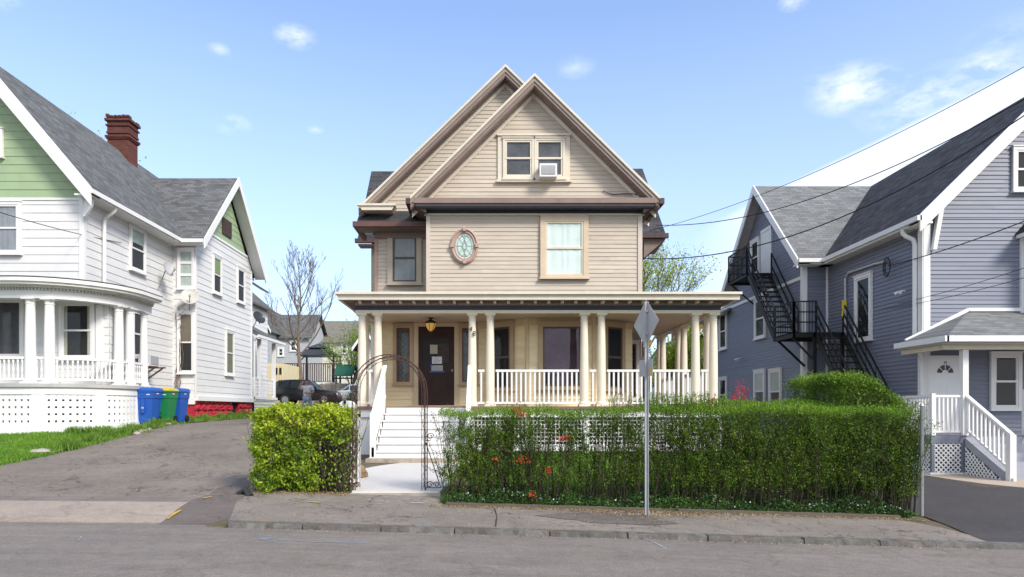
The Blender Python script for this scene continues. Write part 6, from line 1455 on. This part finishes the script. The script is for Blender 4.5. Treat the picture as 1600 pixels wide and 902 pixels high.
BB = M('blue_plastic', (.018,.095,.42), .42, .06, 3, dirt=.15); BG = M('green_plastic', (.015,.20,.06), .42, .06, 3, dirt=.15); BY = M('yellow_lid', (.55,.42,.05), .5, .15)
bin_(-10.62, 21.35, BB, BB, 'nearest blue wheelie bin, against the round porch corner'); bin_(-10.45, 22.05, BG, BY, 'green wheelie bin with a yellowish lid between the two blue ones'); bin_(-10.40, 22.8, BB, BB, 'rear blue wheelie bin next to the red foundation')
# ================================================================ WIRES
def wire(name, a, b_, sag, r, label, n=28):
    a, b_ = Vector(a), Vector(b_); P_ = [a.lerp(b_, i / n) - Vector((0, 0, sag * 4 * (i / n) * (1 - i / n))) for i in range(n + 1)]
    o = obj(name, MB().tube(P_, r, 5), BLACKM, origin=tuple(a)); return setp(o, label, 'wire')
def at(px, py, D_): return (PX(px, D_), D_, PZ(py, D_))
wire('service_wire', at(1700,110,13), at(1004,404,19.2), 1.0, .014, 'thick black service wire sagging lowest towards the right corner of the beige house')
wire('service_wire', at(1700,96,13), at(1025,352,22.6), .85, .012, 'black wire running just above the thick service wire to the eave of the beige house')
wire('telephone_wire', at(1700,48,13), at(1010,362,22.7), .45, .008, 'thin straight wire highest above the blue house roof')
wire('service_wire', at(1720,296,13), (11.66, 19.9, 5.68), .12, .013, 'twisted service wire reaching the cable coil on the blue side wall')
wire('telephone_wire', at(1720,376,13), (11.72, 19.5, PZ(474,19.5)), .10, .007, 'upper of the two thin wires over the blue front wall')
wire('telephone_wire', at(1720,398,13), (11.72, 20.3, PZ(483,20.3)), .12, .007, 'lower of the two thin wires over the blue front wall')
wire('service_wire', at(-120,292,15), (-12.08, 22.5, 7.0), .12, .011, 'thin service wire crossing the white front to the side wall of the green gabled house')
# ================================================================ BACKGROUND
def tree(x, y, h, spread, label, r0=.2, leaf=None, nleaf=0, lsize=.1, seed=1, name='tree', levels=4, first=.25, bark=None, up=.55, group=None, twr=.006, nb=(3, 5), z0=None):
    rd = random.Random(seed); t = thing(name, (x, y, gz(x, y)), label, 'tree', group); mb = MB(); ends = []; g0 = gz(x, y) if z0 is None else z0
    def grow(p, d, L_, r, lv):
        n = 4; P_ = [p]; q = p.copy(); dd = d.copy()
        for i in range(n):
            dd = (dd + Vector((rd.gauss(0, .10), rd.gauss(0, .10), .06 * up))).normalized(); q = q + dd * L_ / n; P_.append(q.copy())
        mb.tube(P_, [max(twr, r * (1 - .55 * i / n)) for i in range(n + 1)], 6 if lv < 2 else 4 if lv < 4 else 3, cap=False)
        if lv >= levels - 1: ends.extend(P_[1:])
        if lv >= levels: return
        for k in range(rd.randint(*nb) if lv else rd.randint(5, 7)):
            i = rd.uniform(.35, 1) if lv else rd.uniform(first + .1, 1); j = min(n - 1, int(i * n)); b_ = P_[j].lerp(P_[j + 1], i * n - j if i * n - j < 1 else 1)
            a = rd.uniform(0, 6.28); sp = rd.uniform(.35, .8) * spread; nd = (dd + Vector((math.cos(a) * sp, math.sin(a) * sp, up * .3))).normalized()
            grow(b_, nd, L_ * rd.uniform(.55, .78), r * .5, lv + 1)
        grow(P_[-1], (dd + Vector((rd.gauss(0, .2), rd.gauss(0, .2), .3))).normalized(), L_ * .7, r * .45, lv + 1)
    grow(Vector((x, y, g0 - .1)), Vector((0, 0, 1)), h * .42, r0, 0)
    zm = max(e.z for e in ends); k = (h) / (zm - g0); mb.v = [(vx if 0 else x + (vx - x) * (.6 + .4 * k), y + (vy - y) * (.6 + .4 * k), g0 + (vz - g0) * k) for vx, vy, vz in mb.v]
    ends = [Vector((x + (e.x - x) * (.6 + .4 * k), y + (e.y - y) * (.6 + .4 * k), g0 + (e.z - g0) * k)) for e in ends]
    obj('trunk', mb, bark or BARK, t)
    if leaf:
        E = np.array([tuple(e) for e in ends]); idx = rng.integers(0, len(E), nleaf); leafmesh('crown', E[idx] + rng.normal(0, lsize * 1.6, (nleaf, 3)), lsize, leaf, t, aspect=.6)
    return t
BUD = leafmat('budding_leaf', (.25,.36,.03), (.48,.58,.08), .5, .4); BUD2 = leafmat('spring_leaf', (.14,.27,.03), (.33,.48,.06), .5, .4)
rdt = random.Random(11); tx, ty = PX(468,50), 50; tz = gz(tx, ty); ztop = PZ(390,50)
BT = thing('tree', (tx, ty, tz), 'tall bare leafless tree behind the black car', 'tree'); mb = MB()
lead = [Vector((tx + .10 * math.sin(k * 1.3), ty + .1 * math.sin(k), tz - .1 + (ztop - tz) * k / 9)) for k in range(10)]
mb.tube(lead, [.19, .165, .15, .125, .095, .07, .05, .035, .022, .012], 8, cap=False)
def limb(p, d, L_, r, lv):
    P_ = [p]; n = 5; dd = d.copy()
    for i in range(n):
        dd = (dd + Vector((rdt.gauss(0, .09), rdt.gauss(0, .09), .07))).normalized(); P_.append(P_[-1] + dd * L_ / n)
    mb.tube(P_, [max(.0075, r * (1 - .75 * i / n)) for i in range(n + 1)], 5 if lv < 2 else 3, cap=False)
    if lv >= 3: return
    for k in range((6, 4, 3)[lv]):
        t = rdt.uniform(.2, 1.); i = min(n - 1, int(t * n)); q = P_[i].lerp(P_[i + 1], t * n - i if t < 1 else 1); a = rdt.uniform(0, 6.28); s_ = rdt.uniform(.35, .65)
        limb(q, (dd + Vector((math.cos(a) * s_, math.sin(a) * s_, .15))).normalized(), L_ * rdt.uniform(.32, .52), r * .42, lv + 1)
for k in range(21):
    t = .32 + .56 * k / 20; q = tz + (ztop - tz) * t; i = int(t * 9); p = lead[i].lerp(lead[i + 1], t * 9 - i); a = k * 2.4 + rdt.uniform(-.4, .4); el = R(rdt.uniform(42, 68) - 22 * t)
    L_ = (4.9 * (1 - t) + 1.0) * rdt.uniform(.85, 1.1)
    limb(p, Vector((math.cos(a) * math.sin(el), math.sin(a) * math.sin(el), math.cos(el))), L_, .085 * (1.15 - t), 0)
obj('trunk', mb, M('pale_bark', (.17,.13,.10), .9, .25, 6), BT)
tree(PX(545,56), 56, 7.8, 1.0, 'half leafed small tree beside the left porch column', .14, BUD2, 4800, .15, 8)
tree(PX(1016,38), 38, 12.3, .8, 'tall tree with thin yellow green buds right of the beige house', .16, BUD, 9500, .12, 12)
tree(PX(1050,36), 36, 5.9, 1.3, 'leafy green tree seen between the side porch columns', .14, BUD, 9000, .13, 22, first=.05)
tree(PX(1000,42), 42, 5.5, 1.3, 'leafy green tree seen behind the porch rail', .14, BUD2, 6000, .13, 25, first=.05)
tree(-21.9, 35, 16.6, .28, 'tree whose yellow top shows above the grey roof at the left', .25, BUD, 9000, .14, 31)
tree(PX(330,60)-4, 62, 9, 1.0, 'leafing tree behind the white house', .2, BUD2, 3000, .15, 41)
tree(PX(1140,60), 62, 8, 1.0, 'leafing tree behind the blue house', .2, BUD2, 3000, .15, 42)
def farhouse(name, x0, x1, y0, y1, zg, ze, zr, wm, rm, label, axis='x', wins=(), over=.4, cat='house'):
    t = thing(name, ((x0 + x1) / 2, y0, zg), label, cat); mb = MB(); mb2 = MB()
    mb.siding(FR(0, y0), [(x0, zg), (x1, zg), (x1, ze), (x0, ze)], .2, .015); mb.siding(FR(x1, 0, 0, 1), [(y0, zg), (y1, zg), (y1, ze), (y0, ze)], .2); mb.siding(FR(x0, 0, 0, -1), [(-y1, zg), (-y0, zg), (-y0, ze), (-y1, ze)], .2); mb.siding(FR(0, y1, -1, 0), [(-x1, zg), (-x0, zg), (-x0, ze), (-x1, ze)], .2)
    if axis == 'x':
        ym = (y0 + y1) / 2; mb2.slope((x0 - over, y0 - over, ze), (x1 + over, y0 - over, ze), (x1 + over, ym, zr), (x0 - over, ym, zr)); mb2.slope((x1 + over, y1 + over, ze), (x0 - over, y1 + over, ze), (x0 - over, ym, zr), (x1 + over, ym, zr))
        for x, s_ in ((x0, -1), (x1, 1)): mb.siding(FR(x, 0, 0, s_), [(s_ * y0, ze), (s_ * y1, ze), (s_ * ym, zr - .2)], .2)
    else:
        xm = (x0 + x1) / 2; mb2.slope((x0 - over, y0 - over, ze), (x0 - over, y1 + over, ze), (xm, y1 + over, zr), (xm, y0 - over, zr)); mb2.slope((x1 + over, y1 + over, ze), (x1 + over, y0 - over, ze), (xm, y0 - over, zr), (xm, y1 + over, zr)); mb.siding(FR(0, y0), [(x0, ze), (x1, ze), (xm, zr - .2)], .2)
        bargeY(t, y0 - over - .04, ((x0 - over, ze), (xm, zr)), .25, WHITE); bargeY(t, y0 - over - .04, ((x1 + over, ze), (xm, zr)), .25, WHITE)
    obj('wall', mb, wm, t); obj('roof', mb2, rm, t)
    for (px0, px1, py0, py1) in wins: window(t, FR(0, y0), PX(px0, y0), PX(px1, y0), PZ(py1, y0), PZ(py0, y0), WHITE, .15)
    return t
GS = M('pale_grey_siding', (.40,.41,.44), .7, .08)
farhouse('grey_house', PX(380,72), PX(482,72), 72, 80, 2, PZ(528,72), PZ(492,76), GS, SH_L, 'distant grey house with a long grey roof behind the bare tree', wins=[(455,462,534,548), (412,418,540,556), (436,442,545,556)])
farhouse('grey_house', PX(396,70), PX(424,70), 69, 78, 2, PZ(520,70), PZ(478,70), GS, SH_L, 'gabled end of the distant grey house beside the white wing', axis='y', wins=[(404,412,508,520)])
farhouse('white_house', PX(484,78), PX(560,78), 78, 88, 2, PZ(535,78), PZ(500,82), M('cream_siding', (.6,.58,.52), .7), M('olive_roof', (.17,.16,.13), .9, .2), 'distant pale house behind the gazebo', wins=[(535,541,538,552), (512,517,540,552)])
farhouse('white_house', PX(560,50), PX(584,50), 50, 58, 1.8, PZ(545,50), PZ(515,50), WSID, SH_L, 'white house seen between the left porch columns', axis='y', wins=[(568,574,555,575)])
farhouse('tan_house', PX(1078,44), PX(1108,44), 44, 54, .8, PZ(552,44), PZ(516,44), M('pink_tan_siding', (.45,.30,.25), .7, .08), SH_L, 'pinkish tan gabled house seen past the porch corner', axis='y', wins=[(1095,1101,570,585)])
farhouse('brown_house', PX(1090,56), PX(1130,56), 56, 64, .8, PZ(500,56), PZ(480,56), M('red_brown_wall', (.22,.10,.08), .8, .1), SH_D, 'red brown house wall behind the tan gable')
farhouse('garage', PX(1030,50), PX(1068,50), 50, 56, 1.2, PZ(592,50), PZ(562,50), WSID, SH_L, 'low white garage with a grey roof behind the side porch', axis='y', cat='garage')
# deck + railing, gazebo
DW = M('dark_deck_wood', (.09,.05,.04), .8, .2)
dk = thing('raised_deck', (PX(480,56), 56, 2), 'raised grey walled deck with dark railings behind the cars', 'deck')
mb = MB().siding(FR(0, 56), [(PX(425,56), 2), (PX(527,56), 2), (PX(527,56), PZ(602,56)), (PX(425,56), PZ(602,56))], .2); obj('wall', mb, GS, dk); obj('deck_floor', MB().wb(PX(424,56), PX(528,56), 55.8, 62, PZ(602,56), PZ(598,56)), WHITE, dk)
railing(dk, [(PX(425,56), 55.9, PZ(598,56)), (PX(528,56), 55.9, PZ(598,56))], 1.55, DW, .18, .07)
GZB = thing('gazebo', (PX(497,58), 58, PZ(598,56)), 'dark hipped roof gazebo on the raised deck', 'gazebo')
gx0, gx1, gy0, gy1 = PX(466,58), PX(529,58), 57, 60; zt_ = PZ(556,58); xm, ym = (gx0 + gx1) / 2, (gy0 + gy1) / 2; mb = MB()
def hip(mb, a, b_, c, d, z0, k, z1):
    p = [(a, c, z0), (b_, c, z0), (b_, d, z0), (a, d, z0)]; q = [(xm + (x - xm) * k, ym + (y - ym) * k, z1) for x, y, _ in p]; mb.hexa(p, q)
hip(mb, gx0, gx1, gy0, gy1, zt_, .45, PZ(545,58)); hip(mb, xm - .9, xm + .9, ym - .9, ym + .9, PZ(544,58), .1, PZ(536,58)); obj('roof', mb, M('gazebo_roof', (.045,.05,.06), .6), GZB)
mb = MB()
for x in (gx0 + .25, gx1 - .25):
    for y in (gy0 + .2, gy1 - .2): mb.wb(x - .07, x + .07, y - .07, y + .07, PZ(598,56), zt_)
    mb.beam((x, gy0 + .2, zt_ - .6), (x + (.6 if x < xm else -.6), gy0 + .2, zt_ - .05), .08)
obj('posts', mb, BLACKM, GZB)
CN = thing('canopy_swing', (PX(535,54), 54, 2), 'green fabric canopy on dark posts behind the silver car', 'canopy')
mb = MB(); x0, x1 = PX(521,54), PX(551,54); prof = [(54, PZ(588,54)), (54, PZ(586,54)), (55.2, PZ(568,54)), (56.2, PZ(575,54)), (56.2, PZ(577,54)), (55.2, PZ(570,54))]
mb.prism([(x0, y, z) for y, z in prof], (x1 - x0, 0, 0)); obj('fabric', mb, M('green_canvas', (.015,.095,.06), .8, .1), CN)
obj('frame', MB().wb(x0 + .1, x0 + .2, 54.2, 54.3, 2, PZ(586,54)).wb(x1 - .2, x1 - .1, 54.2, 54.3, 2, PZ(586,54)).wb(x0, x1, 54.2, 54.3, PZ(592,54), PZ(590,54)), BLACKM, CN)
WF = M('grey_fence_wood', (.25,.22,.19), .9, .2, 3, stretch=(4,4,.3), island=.3); mb = MB(); x = PX(470,53)
while x < PX(575,53): h = random.uniform(-.04, .04); mb.wb(x, x + .13, 53, 53.03, 1.9, PZ(606,53) + .3 + h); x += .145
mb.wb(PX(470,53), PX(575,53), 53.03, 53.08, 2.6, 2.7); o = obj('picket_fence', mb, WF, origin=(PX(520,53), 53, 2)); setp(o, 'weathered grey board fence behind the silver car', 'fence')
CT = thing('shipping_box', (PX(427,46), 46, 1.8), 'pale yellow storage container behind the side porch', 'container')
mb = MB().wb(PX(408,46), PX(442,46), 46, 50, 1.8, PZ(568,46)); 
for i in range(10): x = PX(408,46) + i * .155; mb.wb(x, x + .06, 45.96, 46, 1.9, PZ(570,46))
obj('body', mb, M('yellow_container', (.68,.60,.38), .6, .08), CT); obj('opening', MB().wb(PX(431,46), PX(434,46), 45.93, 45.96, PZ(585,46), PZ(575,46)).wb(PX(437,46), PX(440,46), 45.93, 45.96, PZ(585,46), PZ(575,46)), DARKIN, CT)
# ---------------------------------------------------------------- cars
def car(name, x0, y, z0, length, stations, paint, label, W_=.88, wheels=(), lights=True, rot=0, taillight=True):
    """stations: (t, z_bottom, z_belt, z_top, half_top) from rear (t=0) to front, side view along +X"""
    t = thing(name, (x0 + length / 2, y, z0), label, 'car'); mb = MB(); rings = []
    for (s_, zb, zl, zt, wt) in stations:
        X = x0 + s_ * length; w_ = W_ * (1 - .10 * max(0, abs(s_ - .5) * 2 - .75) / .25)
        rg = [(-w_ * .9, zb), (-w_, zb + .15), (-w_, zl - .12), (-w_ * .96, zl), (-wt, zt - .04), (-wt * .85, zt), (wt * .85, zt), (wt, zt - .04), (w_ * .96, zl), (w_, zl - .12), (w_, zb + .15), (w_ * .9, zb)]
        rings.append([(X, y + a, z0 + b_) for a, b_ in rg])
    n = 12; vs = [p for r in rings for p in r]; mb.add(vs, [[i * n + k, i * n + (k + 1) % n, (i + 1) * n + (k + 1) % n, (i + 1) * n + k] for i in range(len(rings) - 1) for k in range(n)] + [list(range(n))[::-1], [(len(rings) - 1) * n + k for k in range(n)]])
    obj('body', mb, paint, t, smooth=True)
    mb = MB()
    for sd_ in (0, 1):
        for i in range(len(rings) - 1):
            if stations[i][3] - stations[i][2] < .15 and stations[i + 1][3] - stations[i + 1][2] < .15: continue
            a, b_ = (3, 4) if sd_ == 0 else (8, 7); q = []
            for r, f0 in ((rings[i], 0), (rings[i + 1], 1)):
                lo, hi = Vector(r[a]), Vector(r[b_]); q.append((lo.lerp(hi, .10), lo.lerp(hi, .88)))
            off = Vector((0, -.012 if sd_ == 0 else .012, .004)); A0, A1 = q[0]; B0, B1 = q[1]; e = .05
            C0, C1, D0, D1 = A0.lerp(B0, e), A1.lerp(B1, e), A0.lerp(B0, 1 - e), A1.lerp(B1, 1 - e)
            mb.quad(C0 + off, D0 + off, D1 + off, C1 + off)
    obj('side_windows', mb, M('car_glass', (.02,.025,.03), .08, .1, spec=.7), t)
    for s_, r in wheels:
        for sd_ in (-1, 1):
            X = x0 + s_ * length; yy = y + sd_ * (W_ - .1); o = obj('wheel', MB().tube([(X, yy - .1, z0 + r), (X, yy + .12 * sd_ + .0, z0 + r)], r, 20), M('tyre', (.02,.02,.02), .9), t)
            obj('rim', MB().tube([(X, yy + sd_ * .10, z0 + r), (X, yy + sd_ * .135, z0 + r)], r * .62, 14), M('alloy', (.45,.46,.48), .35, .1, metal=.6), o)
            mb = MB()
            for k in range(5): a = k * 1.2566 + .3; mb.wb(X + .36 * r * math.cos(a) - .025, X + .36 * r * math.cos(a) + .025, yy + sd_ * .13 - .005, yy + sd_ * .13 + .012, z0 + r + .36 * r * math.sin(a) - .03, z0 + r + .36 * r * math.sin(a) + .03)
            obj('rim_slots', mb, BLACKM, o)
    TLm = M('tail_light', (.45,.01,.01), .2)
    for sd_ in (-1, 1):
        obj('tail_light', MB().wb(x0 - .02, x0 + .10, y + sd_ * (W_ - .12) - .09, y + sd_ * (W_ - .12) + .13 * (1 if sd_ > 0 else .6), z0 + .8, z0 + 1.15), TLm, t) if taillight else None
        X = x0 + length; obj('headlight', MB().wb(X - .16, X - .0, y + sd_ * (W_ - .25) - .15, y + sd_ * (W_ - .25) + .12, z0 + .62, z0 + .76), M('headlight', (.6,.62,.65), .15), t)
    obj('mirror', MB().wb(x0 + .64 * length, x0 + .68 * length, y - W_ - .16, y - W_ + .02, z0 + 1.0, z0 + 1.14), paint, t)
    obj('door_handle', MB().wb(x0 + .36 * length, x0 + .40 * length, y - W_ - .02, y - W_ + .01, z0 + .86, z0 + .89).wb(x0 + .56 * length, x0 + .60 * length, y - W_ - .02, y - W_ + .01, z0 + .86, z0 + .89), paint, t)
    if rot: t.rotation_euler.z = R(rot)
    return t
BP = M('black_car_paint', (.012,.012,.014), .18, .05, spec=.6); SP = M('silver_car_paint', (.48,.50,.50), .25, .04, metal=.35)
car('parked_car', PX(434,44), 44, gz(-12,44) + .02, 4.0, [(0,.35,.95,1.0,.70),(.015,.3,1.0,1.45,.66),(.06,.28,1.02,1.58,.66),(.25,.28,1.02,1.62,.67),(.45,.28,1.0,1.62,.67),(.55,.28,.99,1.57,.64),(.68,.28,.98,1.10,.66),(.72,.28,.97,1.0,.68),(.92,.28,.90,.92,.66),(.98,.3,.78,.80,.60),(1,.38,.66,.68,.55)], BP, 'small black boxy car parked behind the man', .86, ((.18,.33), (.80,.33)))
car('parked_car', PX(505,47), 47.5, gz(-10,47) + .02, 4.6, [(0,.4,.66,.68,.55),(.02,.3,.78,.8,.6),(.08,.28,.90,.92,.66),(.26,.28,.95,.97,.68),(.30,.28,.96,1.1,.66),(.40,.28,.97,1.40,.62),(.6,.28,.98,1.44,.62),(.85,.28,.98,1.42,.62),(.95,.28,.98,1.3,.6),(.985,.3,.97,1.0,.62),(1,.4,.8,.82,.6)], SP, 'silver station wagon parked behind the black car', .86, ((.2,.31), (.8,.31)), taillight=False)
# ---------------------------------------------------------------- man
px_, py_ = PX(480,31), 31; g0 = gz(px_, py_)
PN = thing('person', (px_, py_, g0), 'man in grey T-shirt and pale jeans on the driveway with one hand at his face', 'person')
def pv(a, b_, c): return (px_ + a, py_ + b_, g0 + c * .93)
SK = M('skin', (.42,.24,.17), .6, .08)
V = [pv(0,0,.95), pv(0,0,1.12), pv(0,-.01,1.32), pv(0,0,1.46), pv(0,-.01,1.54), pv(0,-.03,1.64), pv(0,-.02,1.74),
     pv(-.19,0,1.42), pv(-.34,-.10,1.30), pv(-.25,-.24,1.48), pv(-.16,-.26,1.58),
     pv(.19,0,1.42), pv(.30,.02,1.16), pv(.12,-.22,1.10), pv(.03,-.27,1.12),
     pv(-.10,0,.90), pv(-.13,-.03,.50), pv(-.14,0,.09), pv(-.15,-.16,.04), pv(.10,0,.90), pv(.14,-.02,.50), pv(.16,0,.09), pv(.17,-.16,.04)]
E = [(0,1),(1,2),(2,3),(3,4),(4,5),(5,6),(3,7),(7,8),(8,9),(9,10),(3,11),(11,12),(12,13),(13,14),(0,15),(15,16),(16,17),(17,18),(0,19),(19,20),(20,21),(21,22)]
RR = [(.16,.11),(.15,.11),(.17,.12),(.09,.08),.055,.095,.08,.065,.048,.038,.04,.065,.048,.038,.042,.095,.065,.045,.04,.095,.065,.045,.04]
body = skin('body', V, E, RR, SK, PN)
skin('t_shirt', [pv(0,0,.86), pv(0,0,1.1), pv(0,-.01,1.32), pv(0,0,1.44), pv(-.19,0,1.41), pv(-.31,-.08,1.31), pv(.19,0,1.41), pv(.28,.01,1.22)], [(0,1),(1,2),(2,3),(3,4),(4,5),(3,6),(6,7)], [(.20,.14),(.19,.14),(.20,.15),(.11,.10),.09,.075,.09,.075], M('grey_shirt', (.66,.67,.70), .85, .06), PN)
skin('jeans', [pv(0,0,.90), pv(-.10,0,.84), pv(-.13,-.03,.5), pv(-.14,0,.12), pv(.10,0,.84), pv(.14,-.02,.5), pv(.16,0,.12)], [(0,1),(1,2),(2,3),(0,4),(4,5),(5,6)], [(.18,.13),.11,.085,.07,.11,.085,.07], M('pale_denim', (.30,.38,.50), .85, .1), PN)
mb = MB(); hc = Vector(pv(0,.0,1.69)); n = 12
vs = []; 
for j in range(7):
    t = (j / 6) * 1.75
    for i in range(n):
        a = 2 * math.pi * i / n; rr_ = .108 * math.sin(t); vs.append((hc.x + rr_ * math.cos(a) * .92, hc.y + .015 + rr_ * math.sin(a), hc.z + .105 * math.cos(t) + (.03 if math.sin(a) < -.3 and j > 3 else 0)))
mb.add(vs, [[j * n + i, (j + 1) * n + i, (j + 1) * n + (i + 1) % n, j * n + (i + 1) % n] for j in range(6) for i in range(n)]); obj('hair', mb, M('dark_hair', (.06,.035,.025), .8, .2), PN, smooth=True)
mb = MB(); hz_ = Vector(pv(0,-.03,1.635))
obj('face', MB().prism([(hz_.x - .012, hz_.y - .10, hz_.z + .01), (hz_.x + .012, hz_.y - .10, hz_.z + .01), (hz_.x + .018, hz_.y - .095, hz_.z - .03), (hz_.x - .018, hz_.y - .095, hz_.z - .03)], (0, -.025, 0)), SK, body)
obj('eyes', MB().wb(hz_.x - .042, hz_.x - .02, hz_.y - .098, hz_.y - .088, hz_.z + .008, hz_.z + .018).wb(hz_.x + .02, hz_.x + .042, hz_.y - .098, hz_.y - .088, hz_.z + .008, hz_.z + .018), MATS['dark_hair'], body); obj('mouth', MB().wb(hz_.x - .025, hz_.x + .025, hz_.y - .098, hz_.y - .088, hz_.z - .058, hz_.z - .050), M('lip', (.30,.10,.08), .6), body)
def hand(base, dirv, palm, curl):
    base = Vector(base); d = Vector(dirv).normalized(); pn = Vector(palm).normalized(); sd_ = d.cross(pn).normalized(); vs, es, rs = [tuple(base), tuple(base + d * .07)], [(0, 1)], [.026, .03]
    for k, L_ in enumerate((.065, .075, .07, .055)):
        s_ = (k - 1.5) * .022; b_ = base + d * .075 + sd_ * s_; i = len(vs); m1 = b_ + d * L_ * .55 + pn * curl * .4; m2 = m1 + d * L_ * .35 + pn * curl; vs += [tuple(b_), tuple(m1), tuple(m2)]; es += [(1, i), (i, i + 1), (i + 1, i + 2)]; rs += [.010, .009, .007]
    b_ = base + d * .02 + sd_ * -.03; i = len(vs); vs += [tuple(b_), tuple(b_ - sd_ * .02 + d * .03), tuple(b_ - sd_ * .02 + d * .055 + pn * .02)]; es += [(0, i), (i, i + 1), (i + 1, i + 2)]; rs += [.012, .011, .008]
    return skin('hand', vs, es, rs, SK, body, sub=1)
hand(pv(-.18,-.25,1.56), (.6, .1, .9), (.5, .8, 0), .02); hand(pv(.06,-.25,1.11), (-.95, -.2, .1), (0, .9, .1), .02)
# bare shrub in front of the cars
t = thing('bare_shrub', (PX(517,34), 34, gz(-8,34)), 'tangled purplish brown shrub with bare twigs in front of the cars', 'shrub'); mb = MB()
for _ in range(330):
    a = random.uniform(0, 6.28); x, y, z = PX(518,34), 34, gz(-8,34); P_ = [Vector((x, y, z))]; d = Vector((math.cos(a) * random.uniform(.2, 1.1), math.sin(a) * .8, random.uniform(.5, 1.2))).normalized()
    for i in range(5): d = (d + Vector((random.gauss(0,.3), random.gauss(0,.3), random.gauss(-.05,.25)))).normalized(); P_.append(P_[-1] + d * random.uniform(.12, .26))
    mb.tube(P_, [.014, .012, .010, .008, .006, .005], 3, cap=False)
obj('twigs', mb, M('purple_twig', (.12,.065,.06), .9, .3), t)
x, y, z = PX(515,34), 34, gz(-8,34); p = rng.normal(size=(1000, 3)) * np.array([.42, .35, .28]) + np.array([x, y, z + .6]); leafmesh('foliage', p[p[:, 2] > z], .05, leafmat('plum_leaf', (.09,.035,.035), (.22,.13,.10), .6, .2), t)
bush(PX(557,33), 33, 2.0, .5, .55, 2600, .06, leafmat('dark_green_leaf', (.03,.06,.012), (.08,.14,.03), .5, .2), 'low dark green shrub between the silver car and the porch')
